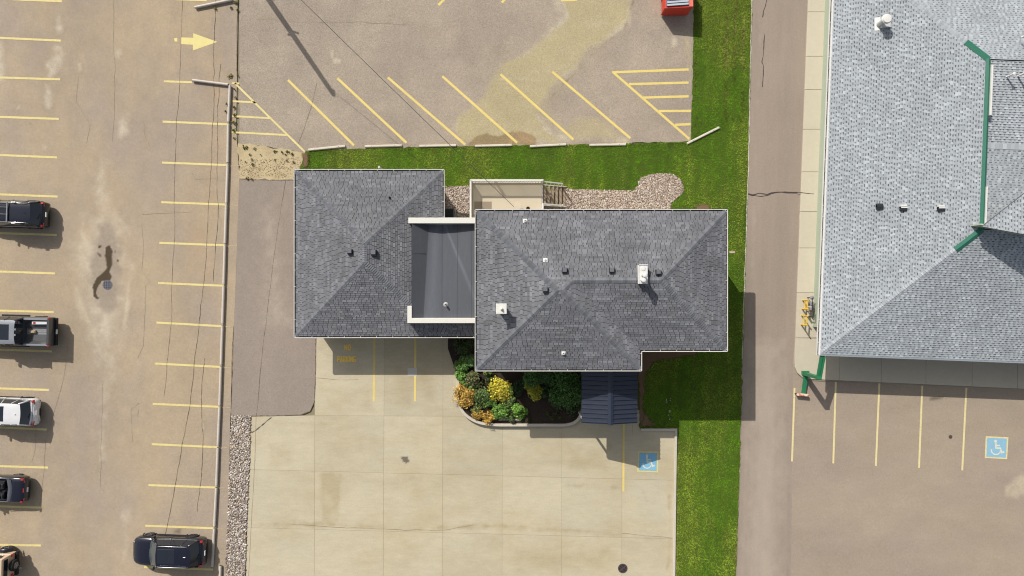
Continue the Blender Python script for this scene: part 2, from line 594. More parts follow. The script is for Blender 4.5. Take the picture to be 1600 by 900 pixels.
parking_lot = sheet("parking_lot", E([(-1100, -800), (376, -800), (372, 0), (369, 200), (374, 280), (366, 500), (360, 650), (354, 900), (335, 1700), (-1100, 1700)]), 0, M_ASPH)
rear_lot = sheet("rear_lot", E([(373, -800), (1084, -800), (1083, 110), (1079, 222), (985, 223), (720, 229), (540, 233), (482, 236), (468, 238), (420, 229), (395, 226), (374, 226)]), .004, M_ASPH2, jitter=.03, step=.4)
drive = sheet("driveway", E([(374, 276), (497, 276), (495, 528), (493, 610), (491, 630), (484, 643), (470, 648), (440, 649), (400, 650), (361, 650), (366, 500)]), .012, M_DRIVE, jitter=.012, step=.3)
dirt = sheet("dirt_patch", E([(372, 224), (390, 224), (404, 228), (420, 230), (445, 233), (470, 238), (490, 236), (490, 282), (374, 279)]), .016, M_DIRT, jitter=.05, step=.25)
lane = sheet("lane", E([(1190, -800), (1285, -800), (1263, 0), (1241, 556), (1239, 640), (1237, 900), (1232, 1700), (1128, 1700), (1150, 900), (1160, 560), (1175, 0)]), 0, M_LANE, jitter=.02, step=.5)
right_lot = sheet("right_lot", E([(1239, 560), (2600, 600), (2600, 1700), (1231, 1700), (1236, 900)]), .004, M_RLOT)
sheet("rear_yard_ground", E([(1262, -800), (2600, -800), (2600, 620), (1241, 560)]), -.01, M_CONC)

# lawn
LAWN = [(478, 236), (540, 233), (720, 229), (985, 224), (1079, 221), (1083, 110), (1084, -120), (1178, -120), (1175, 0), (1167, 330), (1160, 560), (1155, 750), (1150, 900), (1146, 1050), (1051, 1050),
        (1054, 900), (1057, 670), (1000, 670), (1000, 640), (760, 640), (760, 345), (640, 345), (640, 300), (470, 300), (468, 262)]
lawn = sheet("lawn", E(LAWN), .02, M_TURF, jitter=.035, step=.25)
GRAVEL = [(684, 290), (700, 292), (735, 290), (735, 300), (850, 300), (884, 294), (900, 296), (940, 297), (990, 298), (998, 290), (997, 284), (1003, 277), (1018, 272), (1035, 271), (1052, 273), (1064, 281), (1068, 292), (1065, 304), (1055, 312), (1048, 320), (1046, 340), (684, 345)]
gravel_bed = sheet("gravel_bed", E(GRAVEL), .032, M_GRAV, jitter=.05, step=.2)
STRIP = [(362, 650), (392, 650), (390, 720), (386, 800), (383, 900), (379, 1050), (349, 1050), (352, 900), (358, 760), (360, 700)]
gravel_strip = sheet("gravel_strip", E(STRIP), .022, M_GRAV, jitter=.04, step=.2)

# ------------------------------------------------------------------ concrete forecourt: one slab each
forecourt = sheet("concrete_forecourt", E([(383, 1100), (391, 650), (491, 649), (492, 500), (1059, 500), (1058, 668), (1052, 1100)]), -.004, M_JOINT)
cols = [(391, 384), (492, 491), (600, 599), (692, 691), (785, 784.5), (878, 877.5), (972, 971.5), (1057, 1053)]    # x at y=649 and y=900
rows = [(510, 510), (649, 652), (733.5, 750.5), (824.5, 842), (916, 934), (1008, 1026)]                            # y at x=391 and x=1057
SLABS = []
def grid_pt(c, r):
    y = rows[r][0]
    for _ in range(3):
        x = cols[c][0] + (cols[c][1] - cols[c][0]) * (y - 649) / 251
        y = rows[r][0] + (rows[r][1] - rows[r][0]) * (x - 391) / 666
    return x, y
for r in range(len(rows) - 1):
    for c in range(len(cols) - 1):
        if r == 0 and c == 0: continue
        if r == 0 and c >= 4: continue            # under the house and the planter
        q = [grid_pt(c, r), grid_pt(c + 1, r), grid_pt(c + 1, r + 1), grid_pt(c, r + 1)]
        if r == 1 and c == 0:
            q[0] = (q[0][0], 651); q[1] = (q[1][0], 649)
        w = [Vector(P2(*t)) for t in q]
        cen = sum(w, Vector((0, 0))) / 4
        w = [((t - cen) * (1 - .012 / max((t - cen).length, .1)) + cen) for t in w]
        SLABS.append(w)
# slabs hidden partly by the planter, seen east of it
for q in ([(785, 640), (878, 642), (878, 652), (785, 651)], [(878, 642), (972, 646), (972, 653), (878, 652)], [(972, 646), (1057, 650), (1057, 652), (972, 653)]):
    pass
for c in range(4, 7):
    a, b_ = grid_pt(c, 1), grid_pt(c + 1, 1)
    w = [P2(a[0] + .5, 560), P2(b_[0] - .5, 560), P2(b_[0] - .5, b_[1] - .4), P2(a[0] + .5, a[1] - .4)]
    SLABS.append([Vector(t) for t in w])

# walkway round the neighbouring building
walkway = sheet("walkway", E([(1292, -800), (1340, -800), (1320, 0), (1320, 540), (1700, 575), (1700, 611), (1258, 594), (1246, 584), (1241.5, 572), (1242, 556), (1262.5, 0)]), .055, M_JOINT)
def wslab(q, nm="slab"):
    w = [Vector(P2(*t, .12)) for t in q]
    cen = sum(w, Vector((0, 0))) / len(w)
    w = [((t - cen) * (1 - .012 / max((t - cen).length, .1)) + cen) for t in w]
    MB().prism([tuple(t) for t in w], -.05, .12, .01).build(nm, M_WALK, walkway)
wx = lambda y, base: base - 21.0 * y / 556
ys = [-120, -40, 18.5, 88, 140, 202, 268.5, 330.5, 387.5, 457.5, 528]
for a, b_ in zip(ys[:-1], ys[1:]):
    wslab([(wx(a, 1263), a), (wx(a, 1304), a), (wx(b_, 1304), b_), (wx(b_, 1263), b_)])
wslab([(wx(528, 1263), 528), (1292, 529), (1290, 593.5), (1263, 592.5), (1254, 590), (1246, 583), (1242, 574), (1241.5, 560)])
sx = [1290, 1312, 1377, 1447, 1519, 1590, 1660]
for a, b_ in zip(sx[:-1], sx[1:]):
    f = lambda x: 593.5 + (x - 1290) * .0455
    g = lambda x: 529 + (x - 1290) * .04
    wslab([(a, g(a)), (b_, g(b_)), (b_, f(b_)), (a, f(a))])

# low concrete kerbs beside the lawn
def wallthing(name, pts, w, h, m, label, cat, z0=-.05, ch=.02):
    """kerb as an offset outline along photo pixels (left edge given)"""
    p = [Vector(P2(x, y)) for x, y in pts]
    l, r = [], []
    for i, v in enumerate(p):
        a, b_ = p[max(i - 1, 0)], p[min(i + 1, len(p) - 1)]
        d1 = (v - a).normalized() if i else (b_ - v).normalized()
        d2 = (b_ - v).normalized() if i < len(p) - 1 else d1
        n = Vector((-(d1 + d2).y, (d1 + d2).x)).normalized()
        k = 1 / max(.5, n.dot(Vector((-d1.y, d1.x))))
        l.append(v + n * w / 2 * k); r.append(v - n * w / 2 * k)
    poly = [tuple(t) for t in l + r[::-1]]
    o = MB().prism(poly, z0, h, ch).build(name, m)
    return tag(o, label, cat)
wallthing("kerb", [(1001, 671), (1055.7, 671), (1054.5, 740), (1052.6, 900), (1050.5, 1080)], .17, .16, M_KERB, "pale concrete kerb turning the corner between forecourt and lawn", "kerb")
edge = ribbon(lawn, [(1176, -120), (1175, 0), (1167, 330), (1160, 560)], .07, M_KERB, .03, jit=.012, step=.3, name="concrete_edging")

# ------------------------------------------------------------------ painted lines
WL = .13
for a, b_ in [((256, 127), (300, 128.6)), ((254, 190), (357, 194.3)), ((253, 254), (356, 258)), ((252, 316), (354, 319.7)), ((249, 379.5), (351, 383.2)),
              ((247, 442.3), (350, 446.5)), ((244.5, 504), (348, 509.7)), ((242, 568), (346, 573.4)), ((238.5, 631), (345, 635.8)), ((237, 694), (341, 698.8)),
              ((232, 758), (338, 761.8)), ((227, 821.5), (335, 825.5)), ((225, 886), (333, 890)), ((222, 950), (330, 954))]:
    line(parking_lot, a, b_, WL * 1.1, M_YEL)
for a in [(357, 258, 374), (355, 320, 372), (351, 383, 370), (350, 446.5, 367), (348, 510, 366), (346, 574, 362), (345, 636, 361), (341, 699, 356), (338, 762, 357), (335, 826, 355)]:
    line(parking_lot, (a[0] + 3, a[1] + .3), (a[2], a[1] + .8), .06, M_YELF)
for x1, y0, y1 in [(97, -2, 2), (95, 59, 63.5), (94, 121, 124), (92, 182.5, 185.8), (89, 242, 246), (90, 303.5, 307.2), (89, 364, 367.2), (86, 424, 427.3), (84, 485, 487.8),
                   (81, 546, 549), (77, 606.5, 609.3), (73, 667, 671.2), (75, 728, 730.6), (66, 790.5, 793.2), (64, 851, 852.3)]:
    line(parking_lot, (-140, y0 - (y1 - y0) * 1.4), (x1, y1), WL * 1.12, M_YEL)
line(parking_lot, (272, -1), (323, .5), WL, M_YEL)
b = MB()
for poly in ([(283, 58.5), (302, 59), (302, 52), (340, 65.5), (301.5, 79), (301.5, 70), (282.5, 69)], [(272, 60), (277, 59), (277.5, 65), (273, 65)]):
    w = [P2(x, y) for x, y in poly]
    b.add([(x, y, .009) for x, y in w], [tuple(t) for t in tessellate_polygon([[Vector((x, y, 0)) for x, y in w]])])
M_ARW = mat("pale yellow arrow paint", lin(240, 224, 150, K), .7, var=[(3, .05)], wear=(11, .2, .35, .3))
b.build("arrow_marking", M_ARW, parking_lot)
for a, b_ in [((450, 125), (553, 227)), ((527, 122), (635, 223)), ((606, 121), (727, 226)), ((691, 119), (808, 223)), ((782, 116), (896, 218)), ((863, 112), (985, 216)),
              ((367, 130), (476, 237)), ((957, 112), (1077, 217)), ((957, 113), (1076, 108.5)), ((983, 131.5), (1076, 129)), ((1005, 152.5), (1076, 150.5)),
              ((1030, 173.5), (1080, 173.3)), ((1055, 195), (1079, 194)), ((362, 158), (400, 160)), ((362, 181.5), (424, 184.7)), ((362, 206.5), (448, 211)),
              ((604, -4), (608, 0)), ((685, 8), (705, -12)), ((784, 4), (800, -12)), ((877, .5), (902, -.5))]:
    line(rear_lot, a, b_, .165 if a[0] > 440 else WL, M_YELB if a[0] > 440 else M_YEL, .010)
line(rear_lot, (362, 130), (374, 130.5), WL, M_YEL, .010)
for a, b_, m_ in [((1241.5, 606), (1237.5, 721), M_YELW), ((1306, 597), (1302, 724), M_YELF), ((1374, 599), (1368.5, 728), M_YELF), ((1441, 603), (1436, 731), M_YELF), ((1510, 606), (1503.5, 735), M_YELF)]:
    line(right_lot, a, b_, .13, M_YELW if m_ is M_YELW else M_YELW, .010)
for a, b_ in [((585.3, 520), (584, 627)), ((649, 520), (648.3, 627)), ((974.5, 660), (974, 768))]:
    line(forecourt, a, b_, .145, M_YELB, .009)
line(forecourt, (988.5, 660), (988, 680), .05, M_YELF, .009)

def strokes(parent, segs, x0, y0, sx_, sy_, w, m, z, name):
    """painted strokes; segs in a unit cell, y down"""
    b = MB()
    for (ax, ay, bx, by) in segs:
        p, q = Vector(P2(x0 + ax * sx_, y0 + ay * sy_)), Vector(P2(x0 + bx * sx_, y0 + by * sy_))
        d = (q - p).normalized()
        n = Vector((-d.y, d.x)) * w / 2
        p = p - d * w * .3; q = q + d * w * .3
        b.add([(*(p - n), z), (*(q - n), z), (*(q + n), z), (*(p + n), z)], [(0, 1, 2, 3)])
        z += .00025
    return b.build(name, m, parent)
LET = {"N": [(0, 0, 0, 1), (1, 0, 1, 1), (0, 0, 1, 1)], "O": [(0, .1, 0, .9), (1, .1, 1, .9), (.1, 0, .9, 0), (.1, 1, .9, 1)], "P": [(0, 0, 0, 1), (0, 0, .9, 0), (1, .08, 1, .45), (0, .53, .9, .53)],
       "A": [(0, 1, .5, 0), (.5, 0, 1, 1), (.22, .65, .78, .65)], "R": [(0, 0, 0, 1), (0, 0, .9, 0), (1, .08, 1, .42), (0, .5, .9, .5), (.45, .5, 1, 1)],
       "K": [(0, 0, 0, 1), (0, .55, 1, 0), (.3, .45, 1, 1)], "I": [(.5, 0, .5, 1)], "G": [(0, .1, 0, .9), (.1, 0, 1, 0), (.1, 1, 1, 1), (1, .55, 1, 1), (.6, .55, 1, .55)]}
for word, x0, y0, cw, gap in (("NO", 538.6, 539.0, 3.3, 2.3), ("PARKING", 527.3, 557.2, 2.9, 1.75)):
    for ch in word:
        k = .3 if ch == "I" else 1
        strokes(forecourt, LET[ch] if ch != "I" else [(0, 0, 0, 1)], x0, y0, cw if ch != "I" else 1, 7.8, .075, M_ORAN, .010, "letter")
        x0 += (cw + gap) if ch != "I" else (.4 + gap)

def access_sign(parent, q, mb, ms, border, z):
    """blue square with a pale border and the wheelchair figure; q = four corners in pixels"""
    w = [Vector(P2(*t)) for t in q]
    cen = sum(w, Vector((0, 0))) / 4
    b = MB(); b.add([(t.x, t.y, z) for t in w], [(3, 2, 1, 0)]); b.build("sign_border", border, parent)
    w2 = [cen + (t - cen) * .87 for t in w]
    b = MB(); b.add([(t.x, t.y, z + .004) for t in w2], [(3, 2, 1, 0)]); b.build("blue_square", mb, parent)
    u, v = (w[1] - w[0]), (w[3] - w[0])
    T = lambda a, c: w[0] + u * a + v * c
    b = MB()
    zz = z + .008
    def st(pts, wd):
        nonlocal zz
        for (a, c), (d, e) in zip(pts[:-1], pts[1:]):
            p, q_ = T(a, c), T(d, e)
            dd = (q_ - p).normalized(); n = Vector((-dd.y, dd.x)) * wd / 2
            p = p - dd * wd * .35; q_ = q_ + dd * wd * .35
            b.add([(*(p - n), zz), (*(q_ - n), zz), (*(q_ + n), zz), (*(p + n), zz)], [(0, 1, 2, 3)])
            zz += .0003
    s_ = u.length
    hd = [T(.44 + .065 * math.cos(t), .21 + .065 * math.sin(t)) for t in [k * math.pi / 5 for k in range(10)]]
    b.add([(t.x, t.y, zz) for t in hd], [tuple(range(10))])
    st([(.45, .30), (.47, .52), (.66, .52), (.74, .72), (.82, .69)], s_ * .075)
    st([(.46, .40), (.62, .40)], s_ * .06)
    arc = [(.47 + .2 * math.cos(t), .62 + .2 * math.sin(t)) for t in np.linspace(-math.pi * .78 - .6, -math.pi * 2 + .35, 12)]
    st(arc, s_ * .055)
    o = b.build("wheelchair_symbol", ms, parent)
    return o
access_sign(forecourt, [(997, 705), (1029, 705.5), (1028, 738), (995.5, 737)], M_BLUE, M_SYM, M_YELB, .012)
access_sign(right_lot, [(1540, 681.5), (1575.5, 683), (1573.5, 717.5), (1538.5, 715.5)], M_BLUEF, M_SYM, M_YELW, .012)

# ------------------------------------------------------------------ stains, wear, cracks and a painted wire shadow on the paving
for pts, m_, f, a in [
    ([(140, 330), (165, 318), (195, 322), (212, 350), (214, 420), (206, 500), (196, 560), (176, 640), (150, 640), (138, 560), (110, 480), (100, 400), (110, 350)], M_DPALE, 44, 18),
    ([(150, 350), (172, 338), (190, 352), (197, 400), (196, 450), (190, 490), (170, 500), (145, 485), (135, 440), (138, 390)], M_DGREY, 16, 8),
    ([(150, 230), (168, 232), (180, 330), (160, 345), (140, 320)], M_DPALE, 24, 10),
    ([(87, 15), (97, 20), (100, 40), (95, 58), (86, 55)], M_DPALE, 10, 6), ([(84, 68), (102, 66), (106, 85), (98, 110), (80, 128), (66, 125), (70, 100)], M_DPALE, 10, 6),
    ([(68, 128), (82, 130), (86, 150), (82, 175), (68, 172), (64, 150)], M_DPALE, 10, 6), ([(118, 96), (128, 96), (131, 108), (122, 116)], M_DPALE, 8, 3),
    ([(178, 76), (190, 74), (196, 85), (188, 96), (176, 92)], M_DPALE, 9, 4), ([(176, 172), (205, 170), (208, 205), (190, 225), (174, 215)], M_DPALE, 18, 8),
    ([(150, 640), (172, 640), (168, 720), (150, 730)], M_DPALE, 20, 8), ([(188, 790), (206, 790), (204, 860), (190, 880)], M_DPALE, 16, 8),
    ([(-10, 60), (8, 55), (14, 130), (-10, 140)], M_DPALE, 12, 6), ([(26, 160), (36, 160), (34, 172), (24, 172)], M_DPALE, 6, 4),
    ([(64, 225), (76, 225), (74, 240), (64, 238)], M_DPALE, 6, 4), ([(120, 330), (140, 330), (136, 420), (116, 430)], M_DCREAM, 16, 8),
    ([(113, 440), (126, 450), (150, 510), (160, 545), (145, 545), (128, 500), (112, 470)], M_DCREAM, 9, 4),
    ([(196, 440), (206, 430), (205, 480), (196, 520), (188, 520)], M_DCREAM, 8, 4),
    ([(310, 80), (350, 20), (362, 140), (350, 330), (340, 480), (318, 470), (312, 300)], M_DORA, 30, 16),
    ([(270, 320), (330, 330), (345, 420), (320, 470), (285, 420)], M_DORA, 26, 14), ([(310, 500), (345, 520), (335, 600), (315, 590)], M_DORA, 20, 10),
    ([(250, 20), (330, 20), (325, 120), (260, 118)], M_DORA, 40, 16),
    ([(104, 0), (122, 0), (118, 200), (108, 330), (98, 330)], M_DDARK, 26, 10), ([(205, 0), (245, 0), (240, 300), (215, 300)], M_DDARK, 40, 16),
    ([(266, 824), (285, 824), (284, 836), (268, 838)], M_DOIL, 8, 4), ([(45, 190), (50, 188), (51, 196), (45, 197)], M_DOIL, 4, 3),
    ([(315, 655), (323, 656), (322, 668), (316, 668)], M_DOIL, 6, 4), ([(314, 660), (322, 660), (320, 672), (314, 672)], M_DPALE, 5, 3),
]:
    decal(parking_lot, pts, m_, .003, f, a, opacity=.5 if m_ in (M_DORA, M_DDARK) else .85)
for pts, f, a in [([(164, 386), (172, 382), (176, 392), (176, 412), (172, 425), (176, 432), (172, 440), (160, 440), (152, 452), (152, 462), (158, 466), (152, 470), (145, 462), (144, 448), (150, 434), (160, 426), (166, 418), (163, 400)], 1.6, 1.6),
                  ([(153, 383), (160, 384), (158, 390), (152, 388)], 2, 2.2), ([(152, 394), (158, 396), (161, 404), (155, 402)], 2, 2.2), ([(182, 405), (187, 405), (186, 410), (182, 410)], 2, 1.6), ([(178, 390), (182, 391), (180, 396)], 2, 1.4)]:
    decal(parking_lot, pts, M_DWET, .0085, f, a, nscale=5, step=1.0)
# washed sand on the rear lot
SAND = [(850, -20), (1000, -20), (988, 36), (960, 64), (920, 84), (905, 105), (880, 128), (862, 150), (845, 172), (855, 190), (895, 206), (985, 214), (985, 228), (722, 226), (706, 200), (712, 178), (735, 160), (752, 150), (766, 118), (775, 100), (800, 86), (838, 62), (868, 22)]
decal(rear_lot, SAND, M_DSANDL, .007, 18, 12, nscale=26)
SAND2 = [(866, -20), (985, -20), (972, 38), (950, 58), (915, 80), (896, 104), (870, 126), (852, 152), (836, 180), (850, 205), (880, 224), (724, 224), (716, 200), (722, 182), (742, 164), (762, 150), (772, 122), (784, 104), (806, 90), (845, 66), (880, 26)]
decal(rear_lot, [(x + (7 if x > 860 or y > 150 and x > 800 else -7), y) for x, y in SAND2], M_DSAND, .0075, 8, 8, nscale=24)
decal(rear_lot, [(700, 228), (720, 160), (775, 95), (880, 30), (990, -20), (1010, 40), (930, 110), (890, 170), (985, 205), (990, 228)], M_DSAND, .0068, 40, 22, opacity=.28, step=4)
decal(rear_lot, [(890, 180), (930, 172), (975, 206), (980, 224), (900, 224), (875, 205)], M_DSAND, .0075, 14, 10, opacity=.75)
decal(rear_lot, [(772, 124), (800, 122), (840, 126), (868, 124)], M_DSANDL, .0095, 5, 3, closed=False, width=2.5)
decal(rear_lot, [(742, 212), (760, 206), (778, 212), (800, 203), (820, 206), (840, 214), (838, 228), (728, 228)], M_DMUD, .010, 3, 3, nscale=10, step=2)
decal(rear_lot, [(795, 206), (815, 203), (838, 211), (845, 228), (792, 228)], M_DRUST, .0105, 7, 4, step=2)
decal(rear_lot, [(560, 222), (700, 218), (780, 224), (900, 221), (985, 216), (985, 228), (560, 230)], M_DRUST, .010, 9, 6, step=2, opacity=.55)
decal(rear_lot, [(862, 152), (880, 132), (905, 108), (925, 86), (950, 64), (976, 44), (990, 0)], D("damp edge", (152, 136, 112)), .0095, 5, 5, closed=False, width=2.5, opacity=.85)
decal(rear_lot, [(513, 76), (522, 72), (524, 88), (536, 92), (534, 103), (518, 101)], M_DPALE, .008, 4, 3, step=2)
decal(rear_lot, [(1045, 52), (1060, 50), (1060, 76), (1045, 78)], M_DSANDL, .008, 6, 5, step=2)
decal(rear_lot, [(1066, 60), (1080, 50), (1084, 220), (1072, 222), (1078, 150)], M_DSAND, .0075, 8, 5, step=2)
for p in ([380, 10], [430, 60], [620, 30], [700, 60]):
    x, y = p
    decal(rear_lot, [(x, y), (x + 90, y - 6), (x + 110, y + 30), (x + 30, y + 44)], M_DDARK, .007, 30, 14, opacity=.45, step=5)
decal(drive, [(395, 300), (440, 300), (470, 520), (400, 520)], M_DPALE, .0135, 40, 18, opacity=.35, step=5)
decal(drive, [(470, 300), (494, 300), (492, 520), (468, 520)], M_DDARK, .0135, 20, 10, opacity=.5, step=4)
# forecourt stains
M_FTAN = D("tan water mark on concrete", (180, 163, 127), (1.2, .15, .6, .15))
M_FPAL = D("pale scrubbed concrete", (200, 193, 172), (1.4, .2, .75, .0))
M_FGRY = D("grey grime on concrete", (172, 160, 132), (2.4, .25, .65, .1))
for pts, m_, f, a, op in [([(497, 735), (536, 737), (532, 822), (500, 820)], M_FTAN, 5, 3, .55), ([(415, 690), (465, 690), (462, 732), (418, 730)], M_FTAN, 8, 5, .5),
                          ([(405, 815), (500, 812), (640, 822), (770, 815), (900, 824), (1040, 840), (1040, 846), (900, 834), (770, 828), (640, 830), (500, 826), (405, 824)], M_FTAN, 5, 4, .7),
                          ([(880, 752), (1000, 758), (1000, 768), (884, 764)], M_FGRY, 8, 5, .6), ([(640, 742), (680, 745), (660, 756), (640, 750)], M_FGRY, 6, 4, .6),
                          ([(700, 722), (790, 718), (788, 738), (720, 740)], M_FPAL, 8, 5, .8), ([(580, 690), (650, 690), (655, 738), (590, 735)], M_FPAL, 14, 8, .5),
                          ([(420, 830), (490, 828), (480, 880), (420, 870)], M_FPAL, 16, 8, .6), ([(880, 690), (960, 688), (958, 742), (884, 740)], M_FTAN, 12, 8, .4),
                          ([(500, 600), (590, 595), (590, 648), (505, 648)], M_FTAN, 14, 8, .35), ([(610, 560), (690, 560), (690, 640), (610, 640)], M_FTAN, 18, 9, .35),
                          ([(800, 845), (960, 850), (960, 900), (800, 900)], M_FTAN, 20, 10, .35), ([(980, 740), (1045, 742), (1045, 830), (985, 820)], M_FPAL, 14, 8, .7),
                          ([(1040, 770), (1050, 770), (1049, 880), (1040, 898), (1044, 830)], M_DRUST, 4, 3, .75), ([(1000, 760), (1010, 770), (1012, 785), (1004, 780)], M_FGRY, 3, 3, .6),
                          ([(395, 660), (420, 656), (412, 760), (392, 800)], M_FPAL, 10, 6, .5), ([(420, 655), (470, 655), (560, 662), (690, 660), (690, 668), (430, 668)], M_FTAN, 8, 5, .5)]:
    decal(forecourt, pts, m_, .0065, f * 1.3, a * 1.3, opacity=min(1, op * 1.05), step=2.5)
decal(forecourt, [(624, 714), (638, 712), (640, 720), (634, 727), (628, 720)], M_DOIL, .0105, 2, 2.5, nscale=5, step=1.0)
M_PATCH = mat("pale patch on concrete", lin(206, 203, 194, K), .9, var=[(8, .04)])
b = MB(); q = [P2(*t) for t in [(637, 575), (651.5, 575), (651.5, 587), (637, 587)]]
b.add([(x, y, .0125) for x, y in q], [(3, 2, 1, 0)]); b.build("pale_patch", M_PATCH, forecourt)
def build_slab(w):
    z = .004 + random.uniform(-.0012, .0012)
    nu = max(2, int((w[1] - w[0]).length / .10)); nv = max(2, int((w[3] - w[0]).length / .10))
    U, Vv = np.meshgrid(np.linspace(0, 1, nu + 1), np.linspace(0, 1, nv + 1))
    q = np.array([[t.x, t.y] for t in w])
    XY = (q[0] * ((1 - U) * (1 - Vv))[..., None] + q[1] * (U * (1 - Vv))[..., None] + q[2] * (U * Vv)[..., None] + q[3] * ((1 - U) * Vv)[..., None])
    Z = np.full(U.shape, z); Z[0] -= .0006; Z[-1] -= .0006; Z[:, 0] -= .0006; Z[:, -1] -= .0006
    V = np.concatenate([XY, Z[..., None]], 2).reshape(-1, 3)
    idx = np.arange(len(V)).reshape(nv + 1, nu + 1)
    F = np.stack([idx[1:, :-1], idx[1:, 1:], idx[:-1, 1:], idx[:-1, :-1]], 2).reshape(-1, 4)
    ring = np.concatenate([idx[0, :-1], idx[:-1, -1], idx[-1, :0:-1], idx[:0:-1, 0]])
    low = V[ring].copy(); low[:, 2] = -.12
    n0 = len(V); m_ = len(ring)
    k = np.arange(m_); k2 = (k + 1) % m_
    F = np.concatenate([F, np.stack([ring[k], ring[k2], n0 + k2, n0 + k], 1)])
    V = np.concatenate([V, low])
    o = npmesh("slab", V, F, M_CONC, forecourt)
    o.data.polygons.foreach_set("use_smooth", [False] * len(o.data.polygons))
    C, A = stain_eval(STAINS[forecourt.name], 800 + V[:, 0] * FPX / H, 450 - V[:, 1] * FPX / H)
    stain_attrs(o.data, C, A)
for w in SLABS: build_slab(w)
# right lot and lane
decal(right_lot, [(1565, 755), (1585, 740), (1612, 735), (1612, 770), (1590, 782), (1562, 782)], M_DCREAM, .007, 12, 8, opacity=.7)
for x, y, w_, h_ in [(1260, 850, 140, 60), (1400, 800, 180, 40), (1500, 860, 110, 60), (1270, 700, 90, 40)]:
    decal(right_lot, [(x, y), (x + w_, y + 10), (x + w_ - 20, y + h_), (x + 15, y + h_)], M_DDARK, .006, 34, 16, opacity=.35, step=6)
decal(right_lot, [(1452, 620), (1476, 618), (1476, 624), (1452, 626)], M_DOIL, .008, 3, 3)
decal(lane, [(1156, 520), (1238, 520), (1236, 1000), (1148, 1000)], D("dusty film on lane", (180, 165, 149), (1.2, .1, .5, .6)), .0035, 34, 16, step=6)
M_LSEAM = D("dark seam of lane paving", (134, 122, 110), (2, .25, .6, .2))  # darker strip along the seam between lane and lot
decal(lane, [(1228, 610), (1231, 700), (1232, 800), (1230, 900)], M_LSEAM, .007, 7, 4, closed=False, width=2, opacity=.65)
decal(lane, [(1190, -20), (1178, 330), (1168, 600), (1160, 900)], M_DPALE, .004, 14, 6, closed=False, width=4, opacity=.45, step=5)
decal(lane, [(1235, -20), (1222, 330), (1212, 600)], M_DDARK, .0045, 16, 6, closed=False, width=5, opacity=.35, step=5)
for w_, pts in [(.06, [(1199, -4), (1196, 8), (1193, 18), (1191.5, 27)]), (.06, [(1195, 53), (1194, 70), (1193, 88), (1191, 96), (1193, 102), (1191.5, 136)]),
                (.10, [(1169, 303), (1176, 305), (1186, 302), (1198, 304), (1210, 301), (1222, 300), (1246, 301)]), (.05, [(1176, 305), (1190, 307), (1204, 304)]), (.05, [(1246, 301), (1262, 302.5), (1272, 303)])]:
    ribbon(lane, pts, w_, M_TAR, .125 if pts[0][0] == 1246 else .008, jit=.012, step=.2, name="sealed_crack")
flush_stains(parking_lot, .003, M_ASPH, -12, 371, -10, 910)
flush_stains(rear_lot, .0068, M_ASPH2, 376, 1080, -12, 227)
flush_stains(drive, .0145, M_DRIVE, 374, 492, 285, 640, 2.2)
flush_stains(lane, .003, M_LANE, 1150, 1239, -10, 910, 2.2)
flush_stains(right_lot, .0065, M_RLOT, 1240, 1612, 612, 910, 2.2)
CR = [[(338, -10), (334, 60), (333, 150), (330, 250), (326, 330), (322, 400), (315, 470), (306, 560), (296, 630), (287, 680), (276, 740), (268, 790), (258, 835)],
      [(345, 100), (340, 180), (338, 250), (340, 330), (336, 410), (334, 440)], [(285, -10), (283, 60), (280, 130), (274, 240), (271, 300), (273, 360), (271, 420), (266, 520), (260, 580), (256, 620)],
      [(320, 560), (317, 620), (317, 690), (312, 750), (308, 800)], [(178, -10), (178, 90), (180, 140), (175, 220)], [(228, 446), (226, 510), (225, 540), (215, 560)], [(221, 350), (225, 380), (222, 425), (234, 440)],
      [(160, 600), (158, 680), (157, 760), (165, 770)], [(300, 270), (306, 280), (340, 278)], [(222, 335), (255, 333), (300, 331)], [(106, 540), (100, 590), (72, 690), (66, 750), (62, 790)],
      [(207, 690), (205, 640), (217, 630)], [(122, 120), (120, 160), (140, 195), (135, 225)], [(225, 195), (228, 215), (235, 230)], [(60, 620), (55, 700), (50, 720)], [(216, 640), (215, 652)], [(70, 565), (95, 562), (110, 560)]]
M_CRACKF = mat("faint crack in asphalt", lin(146, 129, 106, K), .95, wear=(4, .4, .6, 0))
for c in CR:
    ribbon(parking_lot, c, .036 if c[0][0] in (338, 345, 320) else .022, M_CRACK if c[0][0] in (338, 345, 320, 285) else M_CRACKF, .0105, jit=.02, step=.3)
ribbon(parking_lot, [(371, -10), (370, 60), (371, 118)], .05, M_CRACK, .0105, jit=.01)
ribbon(parking_lot, [(365, 510), (362, 600), (361, 650)], .04, M_CRACK, .0135, jit=.01)
ribbon(drive, [(447, 280), (437, 340), (428, 400), (420, 460), (411, 540), (404, 610), (400, 650)], .035, M_CRACK, .0165, jit=.01)
ribbon(drive, [(374, 279.5), (400, 281), (440, 281.5), (493, 281.5)], .05, M_CRACK, .018, jit=.012, step=.2)
ribbon(drive, [(493, 530), (492.5, 600), (491, 628), (485, 642), (470, 648), (430, 649.5), (400, 650), (362, 650)], .05, M_CRACK, .0165, jit=.01, step=.15)
ribbon(rear_lot, [(495, 130), (487, 165), (475, 200), (466, 224)], .025, M_CRACK, .012, jit=.008)  # cast shadow of the service wire, drawn as a dark strip in the crack colour
ribbon(rear_lot, [(400, 30), (470, 34), (560, 35), (640, 38)], .03, M_SEAM, .012, jit=.03)
for c in ([(372, 655), (388, 655)], [(424, 652), (412, 662), (400, 672), (393, 676)]):
    ribbon(forecourt, c, .07, M_CRACK, .0185, jit=.015, step=.12)
ribbon(forecourt, [(400, 651), (398, 720), (392, 830), (388, 900)], .03, M_SEAM, .0125, jit=.006)
